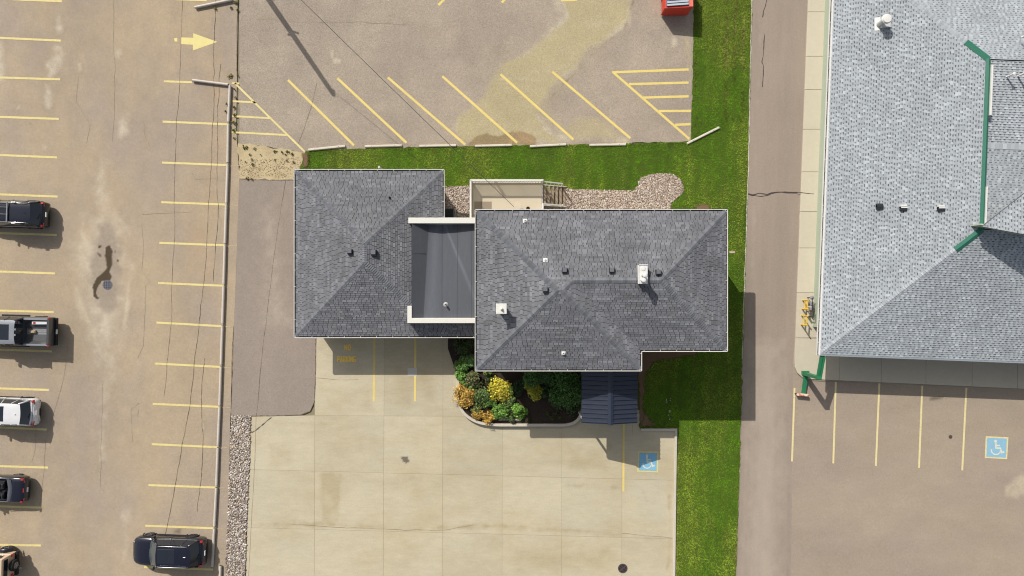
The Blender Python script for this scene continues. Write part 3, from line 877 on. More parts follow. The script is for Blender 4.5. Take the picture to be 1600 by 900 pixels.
ribbon(forecourt, [(492, 590), (530, 594), (560, 593)], .025, M_SEAM, .0125, jit=.015)
ribbon(forecourt, [(972, 833), (1010, 838), (1050, 841)], .03, M_SEAM, .0125, jit=.015)
ribbon(forecourt, [(455, 819), (500, 823), (560, 825), (640, 829), (690, 829), (740, 820)], .035, M_SEAM, .0125, jit=.02)
# ------------------------------------------------------------------ grass, gravel and weeds
KEEP_OUT = [GRAVEL, [(700, 325), (1130, 325), (1130, 540), (1000, 548), (1000, 640), (700, 640)], [(470, 275), (690, 275), (690, 345), (470, 345)]]
def scatter(poly, n, excl=()):
    a = np.array(poly, float)
    X = rng.uniform(a[:, 0].min(), a[:, 0].max(), n); Y = rng.uniform(a[:, 1].min(), a[:, 1].max(), n)
    k = pip(X, Y, poly)
    for e in excl: k &= ~pip(X, Y, e)
    return X[k], Y[k]
def blades(name, X, Y, z0, hmin, hmax, w, cols, parent=None, lean=.7, label=None):
    n = len(X)
    s = (H - z0) / FPX
    x, y = (X - 800) * s, (450 - Y) * s
    th = rng.uniform(0, 2 * np.pi, n); h = rng.uniform(hmin, hmax, n); ln = rng.uniform(.2, 1, n) * lean * h
    ww = w * rng.uniform(.6, 1.3, n)
    a2 = th + np.pi / 2 + rng.normal(0, .5, n)
    V = np.empty((n, 3, 3))
    V[:, 0] = np.stack([x - np.cos(a2) * ww / 2, y - np.sin(a2) * ww / 2, np.full(n, z0)], 1)
    V[:, 1] = np.stack([x + np.cos(a2) * ww / 2, y + np.sin(a2) * ww / 2, np.full(n, z0)], 1)
    V[:, 2] = np.stack([x + np.cos(th) * ln * 1.6, y + np.sin(th) * ln * 1.6, z0 + h], 1)
    F = np.arange(n * 3).reshape(n, 3)
    c = np.array(cols)
    m1 = np.clip((fbm(x * .5 + 9, y * .22 + 3, 4) - .5) * 4.6 + .5 + .22 * np.sin(x * 5.2 + 1.5 * np.sin(y * .4)) + rng.normal(0, .22, n), 0, 1)
    t = c[0][None] * (1 - m1[:, None]) + c[1][None] * m1[:, None]
    dry = rng.random(n) < .006
    t[dry] = c[2]
    t *= (rng.uniform(.8, 1.2, n) * (.6 + .8 * fbm(x * 2.6, y * 1.7, 3)) * (1 + .10 * np.sin(x * 7.0 + fbm(x, y * .3, 2) * 6)))[:, None]
    return npmesh(name, V.reshape(-1, 3), F, M_BLADE, parent, tint=np.repeat(t, 3, 0), kind="stuff")
GC = [lin(108, 162, 18, K), lin(164, 188, 60, K), lin(170, 160, 90, K)]
X, Y = scatter(LAWN, 720000, KEEP_OUT)
g = blades("grass_blades", X, Y, .02, .035, .09, .024, GC, lean=1.3)
tag(g, "short mown green grass covering the lawn strips around the house", "grass")
# dry mowing streaks near the lane
def streak(x_at, y0, y1, n, sp, col, nm):
    Y = rng.uniform(y0, y1, n); X = np.array([x_at(v) for v in Y]) + rng.normal(0, sp, n)
    k = fbm(X / 6, Y / 16, 3) > .5
    return X[k], Y[k]
Xs, Ys = [], []
for f, sp in ((lambda y: 1136 - y * .014, 1.8), (lambda y: 1150 - y * .02, 1.6), (lambda y: 1162 - y * .02, 1.6)):
    a, b_ = streak(f, 0, 190, 1700, sp, None, "")
    Xs.append(a); Ys.append(b_)
a, b_ = streak(lambda y: 1173 - y * .027, -50, 900, 2400, 1.5, None, ""); Xs.append(a); Ys.append(b_)
for (xa_, ya_, xb_, yb_, n_, sp_) in ((485, 234, 985, 225, 1500, 2.0), (985, 225, 1078, 222, 300, 2.0), (1085, -20, 1085, 215, 900, 1.6), (1059, 690, 1056, 900, 500, 1.6), (1003, 664, 1058, 664, 120, 1.5), (480, 238, 480, 262, 200, 5), (1085, 318, 1112, 326, 160, 5)):
    t_ = rng.random(n_)
    x_ = xa_ + (xb_ - xa_) * t_ + np.abs(rng.normal(0, sp_, n_)) * (1 if xa_ == xb_ or xa_ == 1059 else 0) ; y_ = ya_ + (yb_ - ya_) * t_ + np.abs(rng.normal(0, sp_, n_)) * (0 if xa_ == xb_ or xa_ == 1059 else 1)
    k_ = fbm(x_ / 9, y_ / 9, 3) > .47
    Xs.append(x_[k_]); Ys.append(y_[k_])
Xs, Ys = np.concatenate(Xs), np.concatenate(Ys)
g2 = blades("dry_grass_blades", Xs, Ys, .03, .03, .09, .035, [lin(134, 140, 60, K), lin(184, 174, 104, K), lin(206, 192, 138, K)])
tag(g2, "dry straw coloured grass in streaks along the lane side of the lawn", "dry grass")

def stones(name, X, Y, z, smin, smax, pal, parent=None, label=None, cat=None):
    n = len(X)
    ico = [(0, 0, 1), (.894, 0, .447), (.276, .851, .447), (-.724, .526, .447), (-.724, -.526, .447), (.276, -.851, .447), (.724, .526, -.3), (-.276, .851, -.3), (-.894, 0, -.3), (-.276, -.851, -.3), (.724, -.526, -.3)]
    fc = [(0, 1, 2), (0, 2, 3), (0, 3, 4), (0, 4, 5), (0, 5, 1), (1, 6, 2), (2, 7, 3), (3, 8, 4), (4, 9, 5), (5, 10, 1), (2, 6, 7), (3, 7, 8), (4, 8, 9), (5, 9, 10), (1, 10, 6)]
    B = np.array(ico); s = (H - z) / FPX
    th = rng.uniform(0, 2 * np.pi, n); sz = smin * .6 + (smax * 1.25 - smin * .6) * rng.beta(1.6, 2.4, n)
    sx = sz * rng.uniform(.8, 1.5, n); sy = sz * rng.uniform(.6, 1.0, n); s3 = sz * rng.uniform(.35, .7, n)
    V = B[None] * rng.uniform(.8, 1.15, (n, 11, 1))
    V = V * np.stack([sx, sy, s3], 1)[:, None, :]
    c, sn = np.cos(th)[:, None], np.sin(th)[:, None]
    x = V[:, :, 0] * c - V[:, :, 1] * sn + ((X - 800) * s)[:, None]
    y = V[:, :, 0] * sn + V[:, :, 1] * c + ((450 - Y) * s)[:, None]
    zz = V[:, :, 2] + z + sz[:, None] * .15
    V = np.stack([x, y, zz], 2).reshape(-1, 3)
    F = (np.array(fc)[None] + (np.arange(n) * 11)[:, None, None]).reshape(-1, 3)
    p = np.array(pal); t = p[rng.integers(0, len(p), n)] * rng.uniform(.7, 1.25, n)[:, None]
    o = npmesh(name, V, F, M_STONE, parent, tint=np.repeat(t, 11, 0), kind="stuff")
    return tag(o, label, cat)
PAL1 = [lin(212, 194, 178, K), lin(226, 210, 196, K), lin(200, 180, 164, K), lin(182, 164, 152, K), lin(226, 214, 200, K), lin(196, 172, 148, K)]
PAL2 = [lin(216, 206, 194, K), lin(236, 228, 218, K), lin(180, 164, 150, K), lin(130, 114, 106, K), lin(206, 186, 160, K), lin(160, 146, 138, K)]
X, Y = scatter(GRAVEL, 22000, [[(734, 296), (850, 296), (850, 345), (734, 345)]])
stones("gravel_stones", X, Y, .035, .035, .065, PAL1, None, "pinkish loose gravel in the bed behind the house", "gravel")
X, Y = scatter([(x, y) for x, y in STRIP], 15000)
stones("river_stones", X, Y, .025, .035, .075, PAL2, None, "mixed white and brown river stones in the strip beside the car park", "gravel")
X, Y = scatter([(778, 652), (815, 652), (815, 657), (780, 657)], 500)
stones("planter_gravel", X, Y, .16, .03, .05, PAL2, None, "small patch of grey gravel along the inside of the planter kerb", "gravel")
X, Y = scatter([(374, 250), (470, 245), (470, 277), (374, 277)], 900)
stones("dirt_pebbles", X, Y, .017, .015, .035, [lin(150, 125, 90, K), lin(215, 200, 170, K), lin(180, 150, 125, K)], None, "small pebbles strewn over the sandy patch by the annex corner", "pebbles")
# bare soil by the house corners
for pts, f in [([(1003, 546), (1090, 546), (1088, 556), (1062, 560), (1040, 562), (1020, 568), (1010, 585), (1006, 640), (1018, 664), (998, 668), (996, 560)], 3), ([(1008, 642), (1024, 664), (1000, 668)], 3),
               ([(1086, 318), (1110, 320), (1110, 340), (1084, 340)], 4), ([(470, 238), (484, 236), (482, 262), (472, 262)], 4)]:
    decal(lawn, pts, M_BROWN, .085, f, 3, step=1.5, nscale=9)
decal(lawn, [(1139, 391.5), (1149, 392), (1149, 396), (1139, 396)], mat("pale splash block concrete", lin(222, 205, 170, K), .9, alpha_attr=True), .07, 1.5, .6, step=1.0)
X, Y = scatter([(1040, 618), (1048, 618), (1048, 656), (1042, 656)], 26)
stones("white_pebbles", X, Y, .06, .02, .045, [lin(225, 225, 220, K)], None, "scattered white pebbles on the shaded lawn beside the entrance", "pebbles")

def weed(name, px, py, r, n, label, group, cols):
    """a low tuft of leaves, one object"""
    c = P(px, py)
    b = MB(); b.tint = (1, 1, 1)
    for i in range(n):
        t = random.uniform(0, 6.28); l = r * random.uniform(.5, 1.2); w = l * .28; z = random.uniform(.03, .16)
        b.tint = tuple(k * random.uniform(.7, 1.3) for k in random.choice(cols))
        d = Vector((math.cos(t), math.sin(t), 0)); nn = Vector((-d.y, d.x, 0)) * w
        o = Vector((c.x, c.y, .012)) + Vector((random.gauss(0, r * .25), random.gauss(0, r * .25), 0))
        b.add([o, o + d * l * .5 + nn + Vector((0, 0, z)), o + d * l + Vector((0, 0, z * .5)), o + d * l * .5 - nn + Vector((0, 0, z))], [(0, 1, 2, 3)])
    o = b.build(name, M_BLADE, None, off=(c.x, c.y, 0), recalc=False)
    return tag(o, label, "weed", group)
WC = [lin(128, 124, 70, K), lin(150, 136, 88, K), lin(106, 110, 56, K)]
for i, (x, y, r) in enumerate([(383, 230, .22), (398, 232.5, .14), (391, 242, .11), (395, 257, .15), (394, 249, .09), (430, 237, .16), (450, 237, .16), (458, 240, .16), (447, 242, .10), (430, 250, .10), (449, 251, .10), (459, 254, .14), (441, 238, .10), (384, 253, .07), (408, 242, .07), (387, 279, .15), (394, 280, .1)]):
    weed("weed", x, y, r * .8, 14, "small brownish green weed growing in the sandy patch by the annex", "weeds in the sandy patch", WC)
for i, (x, y, r) in enumerate([(337, 14, .18), (369, 5, .22), (371, 16, .18), (360, 119, .24), (362, 13, .14), (372, 118, .10), (366, 168, .16), (367, 180, .20), (365, 192, .22), (366, 203, .18), (355, 163, .14), (353, 175, .12), (368, 152, .12), (366, 216, .12), (367, 140, .10)]):
    weed("weed", x, y, r * .75, 16, "dry green weed sprouting along the seam beside the parking rail", "weeds along the parking rail", [lin(132, 136, 70, K), lin(168, 154, 96, K), lin(108, 122, 56, K)])

# ------------------------------------------------------------------ roofs
M_SHD = mat("dark grey shingle", lin(125, 126, 130, K), .88, tint=True, var=[(.35, .13), (3, .05), (60, .10)], spec=.25)
M_DECKD = mat("dark roof underlay", lin(36, 37, 41, K), .9)
M_CAPD = mat("dark grey ridge shingle", lin(120, 122, 127, K), .88, rnd=.22, var=[(60, .1)], spec=.25)
M_SHL = mat("light grey shingle", lin(178, 184, 189, K), .88, tint=True, var=[(.4, .05), (2.5, .05), (60, .08)], spec=.25)
M_DECKL = mat("light roof underlay", lin(92, 97, 104, K), .9)
M_CAPL = mat("light grey ridge shingle", lin(182, 187, 192, K), .88, rnd=.18, var=[(60, .06)], spec=.25)
M_WHITE = mat("white painted metal", lin(240, 238, 232, K), .5, var=[(3, .03)])
M_GUTIN = mat("shade painted gutter bottom", lin(70, 62, 56, K), .9, var=[(5, .25)])  # shade inside the trough, painted in as a dark bottom
M_WALL = mat("pale stucco wall", lin(214, 206, 190, K), .9, var=[(1, .03), (12, .04)], bump=(30, .2, .01))
M_GLASS = mat("dark window glass", (.02, .025, .03), .06, spec=.6)
M_BLK = mat("black vent plastic", lin(48, 50, 56, K), .6, var=[(10, .08)])
M_VENTG = mat("grey vent cap", lin(116, 118, 124, K), .6, var=[(12, .05)])
M_RAIL0 = mat("dull grey pipe metal", lin(190, 190, 188, K), .6)
M_GALV = mat("pale galvanised metal", lin(226, 226, 222, K), .45, var=[(6, .04)], metal=.15)

def clip_poly(sub, conv):
    """clip polygon sub (list of (u,v)) by a convex counter-clockwise polygon"""
    out = sub
    n = len(conv)
    for i in range(n):
        ax, ay = conv[i]; bx, by = conv[(i + 1) % n]
        inp, out = out, []
        if not inp: return []
        f = lambda p: (bx - ax) * (p[1] - ay) - (by - ay) * (p[0] - ax)
        for j in range(len(inp)):
            p, q = inp[j - 1], inp[j]
            fp, fq = f(p), f(q)
            if (fp >= 0) != (fq >= 0):
                t = fp / (fp - fq)
                out.append((p[0] + (q[0] - p[0]) * t, p[1] + (q[1] - p[1]) * t))
            if fq >= 0: out.append(q)
    return out

def shingle_faces(pieces, e, tw, style, bag, seed, vorigin=None):
    """lay shingle tabs on a roof plane given as convex pieces (3D points); appends to bag"""
    rg = random.Random(seed)
    p0, p1, p2 = [Vector(p) for p in pieces[0][:3]]
    n = (p1 - p0).cross(p2 - p0).normalized()
    if n.z < 0: n = -n
    Z = Vector((0, 0, 1))
    v = (Z - n * n.z).normalized()
    u = v.cross(n).normalized()
    allp = [Vector(p) for pc in pieces for p in pc]
    o = min(allp, key=lambda p: p.dot(v))
    conv = []
    for pc in pieces:
        q = [((Vector(p) - o).dot(u), (Vector(p) - o).dot(v)) for p in pc]
        ar = sum(q[i][0] * q[(i + 1) % len(q)][1] - q[(i + 1) % len(q)][0] * q[i][1] for i in range(len(q)))
        conv.append(q if ar > 0 else q[::-1])
    us = [a for q in conv for a, _ in q]; vs_ = [b for q in conv for _, b in q]
    def to3(a, b, h): return o + u * a + v * b + n * h
    def emit(a0, a1, b0, b1, hl, hu, tint):
        rect = [(a0, b0), (a1, b0), (a1, b1), (a0, b1)]
        for q in conv:
            ins = all(all((q[(i + 1) % len(q)][0] - q[i][0]) * (p[1] - q[i][1]) - (q[(i + 1) % len(q)][1] - q[i][1]) * (p[0] - q[i][0]) >= -1e-6 for i in range(len(q))) for p in rect)
            if ins:
                k = len(bag["v"])
                bag["v"] += [to3(a0, b0, hl), to3(a1, b0, hl), to3(a1, b1, hu), to3(a0, b1, hu), to3(a0, b0, 0), to3(a1, b0, 0)]
                bag["t"] += [tint] * 6
                bag["f"] += [(k, k + 1, k + 2, k + 3), (k + 4, k + 5, k + 1, k), (k + 4, k, k + 3), (k + 5, k + 2, k + 1)]
                return
        for q in conv:
            c = clip_poly(rect, q)
            if len(c) >= 3:
                k = len(bag["v"])
                for a, b in c:
                    bag["v"].append(to3(a, b, hl + (hu - hl) * (b - b0) / (b1 - b0)))
                    bag["t"].append(tint)
                bag["f"].append(tuple(range(k, k + len(c))))
    row = 0
    b0 = min(vs_)
    while b0 < max(vs_):
        a = min(us) - tw * rg.random()
        prev = 1.0
        while a < max(us):
            if style == "dark":
                w = tw * rg.choice([.85, 1, 1, 1.15])
                if rg.random() < .75:
                    prev = rg.choice([.80, .88, .94, 1, 1, 1, 1.05, 1.12, 1.28])
                t = prev * rg.uniform(.95, 1.05)
                hl = .021 + (.004 if prev > 1.05 else 0)
                emit(a + .013, a + w - .013, b0, b0 + e * 1.02, hl, .003, (t, t, t * rg.uniform(.98, 1.03)))
                if rg.random() < .16:
                    q = a + w * rg.uniform(.1, .6)
                    emit(q, q + .075, b0 + .004, b0 + e * .5, hl + .002, hl * .5 + .004, (.6, .6, .62))
                a += w
            else:
                w = tw * rg.uniform(.55, 1.35)
                t = rg.choice([.9, .96, 1, 1, 1.04, 1.1, 1.22]) * rg.uniform(.96, 1.04)
                emit(a, a + w, b0, b0 + e * 1.02, .026, .003, (t, t, t))
                a += w
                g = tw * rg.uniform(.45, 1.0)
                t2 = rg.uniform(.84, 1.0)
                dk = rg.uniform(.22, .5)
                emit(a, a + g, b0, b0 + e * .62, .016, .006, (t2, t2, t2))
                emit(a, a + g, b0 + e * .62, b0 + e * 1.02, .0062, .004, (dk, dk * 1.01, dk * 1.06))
                a += g
        b0 += e; row += 1
    return n

STREAKS = []          # grime and rinse marks on the shingles: start pixel, height, direction, length, width, strength
def make_shingles(name, bag, m, parent, local=False):
    p_ = np.array([tuple(v) for v in bag["v"]]); t_ = np.array(bag["t"])
    k_ = 1 + (fbm(p_[:, 0] * .55 + 40, p_[:, 1] * .55 + 40, 3) - .5) * .20 + (fbm(p_[:, 0] * 2.2, p_[:, 1] * 2.2, 2) - .5) * .14
    for (sx_, sy_, sz_, dx_, dy_, ln_, wd_, am_) in STREAKS:
        if local: break
        c_ = P(sx_, sy_, sz_)
        al_ = (p_[:, 0] - c_.x) * dx_ + (p_[:, 1] - c_.y) * dy_; ac_ = (p_[:, 0] - c_.x) * -dy_ + (p_[:, 1] - c_.y) * dx_
        k_ *= 1 + am_ * np.exp(-(ac_ / wd_) ** 2) * np.clip(al_ / .1, 0, 1) * np.clip(1 - al_ / ln_, 0, 1)
    bag["t"] = [tuple(r) for r in np.clip(t_ * k_[:, None], 0, 2)]
    me = bpy.data.meshes.new(name)
    off = Vector((0, 0, 0)) if local else offset_of(parent)
    me.from_pydata([tuple(p - off) for p in bag["v"]], [], bag["f"])
    a = me.attributes.new("tint", 'FLOAT_COLOR', 'POINT')
    a.data.foreach_set("color", np.array([(*c, 1) for c in bag["t"]], dtype=np.float32).ravel())
    me.update()
    o = link(name, me, m, parent)
    o["kind"] = "stuff"
    return o

def caps(parent, a, b, n1, n2, m, w=.165, e=.135, lift=.012, off=None, first=True):
    """folded cap shingles along a hip or ridge from a (low) to b (high): one object each, one shared mesh"""
    a, b = Vector(a), Vector(b)
    off = offset_of(parent) if off is None else off
    d = (b - a).normalized()
    def arm(n):
        s = n.cross(d).normalized()
        return s
    s1 = n1.cross(d).normalized(); s2 = n2.cross(d).normalized()
    mid = (n1 + n2).normalized()
    # arms point away from each other, down either face
    if s1.dot(n2) > 0: s1 = -s1
    if s2.dot(n1) > 0: s2 = -s2
    L = (b - a).length
    k = int(L / e)
    le = e * 1.06
    up = mid * (lift + .022); ul = mid * (lift - .008)
    A = [s1 * w + up * .8, up * 1.15, s2 * w + up * .8]
    Bq = [s1 * w + ul + d * le, ul * 1.3 + d * le, s2 * w + ul + d * le]
    C = [s1 * w, Vector((0, 0, 0)), s2 * w]
    me = bpy.data.meshes.new("ridge_cap")
    me.from_pydata([tuple(p) for p in A + Bq + C], [], [(0, 1, 4, 3), (1, 2, 5, 4), (6, 7, 1, 0), (7, 8, 2, 1), (6, 0, 3), (8, 5, 2)])
    me.materials.append(m); me.update()
    bm = bmesh.new(); bm.from_mesh(me); bmesh.ops.recalc_face_normals(bm, faces=bm.faces)
    bm.to_mesh(me); bm.free()
    for i in range(k):
        o = bpy.data.objects.new("ridge_cap", me)
        o.parent = parent
        o.location = a + d * (e * i) - off
        COL.objects.link(o)

def gutter(parent, pts, z, m, inward, hang=1.05, local=False, name="gutter"):
    """open U-shaped gutter along a polyline of outer-lip points; inward = unit vectors per segment"""
    b = MB(); hb = MB(); tb2_ = MB()
    for (p, q), nv in zip(zip(pts[:-1], pts[1:]), inward):
        p, q, nv = Vector((*p, 0)), Vector((*q, 0)), Vector((*nv, 0))
        d = (q - p).normalized()
        lip = .035
        c = nv * lip / 2
        b.bar(p + c + Vector((0, 0, z - .03)) , q + c + Vector((0, 0, z - .03)), lip, .13)
        bt = nv * .085
        tb2_.bar(p + bt + Vector((0, 0, z - .085)), q + bt + Vector((0, 0, z - .085)), .10, .02)
        L = (q - p).length
        k = max(1, int(L / hang))
        for i in range(k + 1):
            c_ = p.lerp(q, (i + .12) / (k + .24)) + Vector((0, 0, z + .026))
            hb.bar(c_ + nv * .02, c_ + nv * .13, .022, .012)
    g = b.build(name, m, parent, local=local)
    tb2_.build("gutter_trough", M_GUTIN, g, local=local)
    hb.build("gutter_hanger", m, g, local=local, kind="stuff")
    return g

def hip_gen(n):
    return Vector(n).normalized()

S = .30
def house_walls(parent, rects, z0, z1, m):
    for (x0, y0, x1, y1) in rects:
        MB().box(x0, y0, z0, x1, y1, z1).build("wall", m, parent)
def window(parent, x, y, z, w, h, face):
    """window on an axis-aligned wall; face = 's','n','e','w'"""
    fr, gl = MB(), MB()
    t = .06
    if face in 'ns':
        sg = -1 if face == 's' else 1
        y0, y1 = sorted((y - sg * .02, y + sg * .05))
        for (a, b_, c, d_) in ((-w / 2, -w / 2 + t, 0, h), (w / 2 - t, w / 2, 0, h), (-w / 2 + t, w / 2 - t, 0, t), (-w / 2 + t, w / 2 - t, h - t, h)):
            fr.box(x + a, y0, z + c, x + b_, y1, z + d_)
        gl.box(x - w / 2 + t, min(y0, y1) + .01, z + t, x + w / 2 - t, max(y0, y1) - .03, z + h - t)
    else:
        sg = -1 if face == 'w' else 1
        x0, x1 = sorted((x - sg * .02, x + sg * .05))
        for (a, b_, c, d_) in ((-w / 2, -w / 2 + t, 0, h), (w / 2 - t, w / 2, 0, h), (-w / 2 + t, w / 2 - t, 0, t), (-w / 2 + t, w / 2 - t, h - t, h)):
            fr.box(x0, y + a, z + c, x1, y + b_, z + d_)
        gl.box(x0 + .01, y - w / 2 + t, z + t, x1 - .03, y + w / 2 - t, z + h - t)
    f = fr.build("window", M_WHITE, parent)
    gl.build("pane", M_GLASS, f)

STREAKS += [(880.5, 552, 6, 0, -1, 1.1, .16, .30), (783, 486, 6, -1, 0, 1.6, .22, .22), (1008, 413, 6.4, 0, 1, 1.2, .35, .18), (1005, 446, 6.4, 0, -1, 2.2, .22, -.16),
            (547, 394, 4, -1, 0, 2.2, .14, -.14), (584, 395, 4, 1, 0, 1.8, .14, -.14), (820, 345, 5.5, 0, 1, .7, .14, .2), (852, 406, 6, 0, 1, 1.5, .12, .15), (609, 309, 4, 0, 1, 1.4, .1, -.2)]
# ------------------------------------------------------------------ annex building (left)
ZA = 2.75
G = .12
ax0, ay1 = P2(459.5, 264.5, ZA); ax1, _ = P2(694.5, 300, ZA); _, ay0 = P2(500, 528, ZA)
axe = P2(742, 500, ZA)[0] + .1
annex = empty("annex_building", ((ax0 + ax1) / 2, (ay0 + ay1) / 2, 0), "dark grey hip roofed annex with white gutters at the left of the pair", "building")
x0, x1, y0, y1 = ax0 + G, ax1 - G, ay0 + G, ay1 - G
hw = (x1 - x0) / 2
r1, r2 = (x0 + hw, y1 - hw), (x0 + hw, y0 + hw)
def A3(x, y):
    d = min(x - x0, x1 - x, y - y0, y1 - y)
    return (x, y, ZA + S * d)
NW, NE, SE, SW = (x0, y1, ZA), (x1, y1, ZA), (x1, y0, ZA), (x0, y0, ZA)
R1, R2 = (*r1, ZA + S * hw), (*r2, ZA + S * hw)
ypar = P2(640, 505, 3.75)[1] - .02
dd = ypar - y0
HX = (x1 - dd, ypar, ZA + S * dd)
roofA = MB()
roofA.add([NW, NE, R1], [(0, 1, 2)]); roofA.add([SW, NW, R1, R2], [(0, 1, 2, 3)]); roofA.add([NE, SE, R2, R1], [(0, 1, 2, 3)])
roofA.add([SW, SE, R2], [(0, 1, 2)]); roofA.add([HX, SE, (axe, y0, ZA), (axe, ypar, ZA + S * dd)], [(0, 1, 2, 3)])
roof_annex = roofA.build("roof", M_DECKD, annex)
bag = dict(v=[], f=[], t=[])
nN = shingle_faces([[NW, NE, R1]], .147, .30, "dark", bag, 1)
nW = shingle_faces([[SW, NW, R1, R2]], .147, .30, "dark", bag, 2)
nE = shingle_faces([[NE, (x1, ypar, ZA), HX, R2, R1]], .147, .30, "dark", bag, 3)
nS = shingle_faces([[SW, SE, R2], [HX, SE, (axe, y0, ZA), (axe, ypar, ZA + S * dd)]], .147, .30, "dark", bag, 4)
make_shingles("shingles", bag, M_SHD, roof_annex)
caps(roof_annex, NW, R1, nN, nW, M_CAPD); caps(roof_annex, NE, R1, nN, nE, M_CAPD); caps(roof_annex, SW, R2, nS, nW, M_CAPD)
caps(roof_annex, HX, R2, nS, nE, M_CAPD); caps(roof_annex, R2, R1, nE, nW, M_CAPD)
gutter(annex, [(axe - .05, ay0), (ax0, ay0), (ax0, ay1), (ax1, ay1), (ax1, P2(694, 342, ZA)[1])], ZA + .02, M_WHITE, [(0, 1), (1, 0), (0, -1), (-1, 0)])
MB().box(ax0 + .13, ay0 + .13, ZA - .22, ax1 - .13, ay1 - .13, ZA - .03).build("soffit", M_WHITE, annex)
MB().box(ax1 - .13, ay0 + .13, ZA - .22, axe, ay0 + .9, ZA - .03).build("soffit", M_WHITE, annex)
MB().box(ax0 + .6, ay0 + .6, -.05, ax1 - .6, ay1 - .6, ZA - .2).build("wall", M_WALL, annex)
for wx_ in (-11.5, -8.2): window(annex, wx_, ay0 + .6, 1.0, 1.4, 1.1, 's')
window(annex, ax0 + .6, 2.0, 1.0, 1.6, 1.1, 'w')
d_ = MB().box(-6.0, ay0 + .52, 0, -5.0, ay0 + .63, 2.1).build("door", M_VENTG, annex)
MB().box(-5.15, ay0 + .46, 1.0, -5.08, ay0 + .52, 1.12).build("handle", M_BLK, d_)

def on_roof(px, py, zf):
    z = 4.0
    for _ in range(12):
        v = P(px, py, z); z = zf(v.x, v.y)
    return P(px, py, z)
zA = lambda x, y: A3(x, y)[2]

def box_vent(parent, px, py, zf, w=.34, h=.22, m1=M_BLK, m2=M_VENTG):
    """low square roof vent: flange, dark body, paler cap"""
    c = on_roof(px, py, zf)
    b = MB(); b.box(c.x - w * .44, c.y - w * .44, c.z - .12, c.x + w * .44, c.y + w * .44, c.z + h * .7)
    o = b.build("roof_vent", m1, parent)
    MB().cbox((c.x, c.y + .02, c.z + h * .7 + .03), (w * .72, w * .70, .06), .02).build("vent_cap", m2, o)
    return o
def pipe_vent(parent, px, py, zf, r=.055, h=.35, fl=.0, m=M_GALV):
    c = on_roof(px, py, zf)
    b = MB()
    b.lathe((c.x, c.y, c.z), [(r * 1.5, -.08), (r * 1.5, .06), (r, .1), (r, h), (r * .62, h), (r * .62, h - .12)], 14)
    o = b.build("roof_pipe", m, parent)
    MB().lathe((c.x, c.y, c.z), [(r * .6, h - .13), (r * .6, h - .12)], 12).build("pipe_bore", M_BLK, o)
    if fl:
        n = Vector((0, 0, 1))
        e = .18
        zz = lambda x, y: zf(x, y) + .03
        MB().add([(c.x - fl, c.y - fl * .8, zz(c.x - fl, c.y - fl * .8)), (c.x + fl, c.y - fl * .8, zz(c.x + fl, c.y - fl * .8)), (c.x + fl, c.y + fl, zz(c.x + fl, c.y + fl)), (c.x - fl, c.y + fl, zz(c.x - fl, c.y + fl))],
                 [(0, 1, 2, 3)]).build("flashing", m, o)
    return o
box_vent(annex, 547.5, 393.5, zA, .36, .3)
box_vent(annex, 584.5, 395, zA, .40, .3)
pipe_vent(annex, 609, 309, zA, .05, .16, 0, M_BLK)
c = P(592, 262, ZA)
b = MB().tube([(c.x, c.y - .02, ZA - .06), (c.x, c.y + .09, ZA - .05), (c.x, c.y + .09, .1)], .05, 8); b.build("downpipe", M_WHITE, annex)

# ------------------------------------------------------------------ flat link roof between the two buildings
M_MEMB = mat("dark roof membrane", lin(92, 96, 104, K), .75, tint=True, var=[(.8, .08, (2.5, .35, 1)), (4, .05, (2, .6, 1)), (40, .05)], spec=.3)
M_PARA = mat("white parapet metal", lin(238, 236, 226, K), .55, var=[(2, .04, (1, 6, 1)), (9, .03)])
linkb = empty("flat_roofed_link", (P2(690, 425, 3.3)[0], P2(690, 425, 3.3)[1], 0), "dark flat roofed link with white parapets joining annex and main house", "building")
ZP = 3.75
lx0 = P2(638, 400, ZP)[0]; lxe = -1.80
yN1, yN0 = P2(700, 340, ZP)[1], P2(700, 349, ZP)[1]
yS1, yS0 = P2(700, 497, ZP)[1], P2(700, 505, ZP)[1]
MB().prism([(lx0, yN0), (lxe, yN0), (lxe, yN1), (lx0, yN1)], 2.4, ZP, .015).build("parapet", M_PARA, linkb)
lx1 = P2(636.5, 480, ZP)[0]; lx2 = P2(643.5, 480, ZP)[0]; yR = P2(640, 478, ZP)[1]
MB().prism([(lx1, yS0), (lxe, yS0), (lxe, yS1), (lx2, yS1), (lx2, yR), (lx1, yR)], 2.4, ZP, .015).build("parapet", M_PARA, linkb)
MB().box(x1 - .4, yS1, 0, lxe, yN0, 2.3).build("wall", M_WALL, linkb)
prof_n = [(643.5, 3.70), (670, 3.18), (691, 3.08), (715, 3.15), (736, 3.26), (775, 3.32)]
prof_s = [(643.5, 3.70), (661.5, 3.40), (690.5, 3.38), (714, 3.38), (737, 3.38), (775, 3.38)]
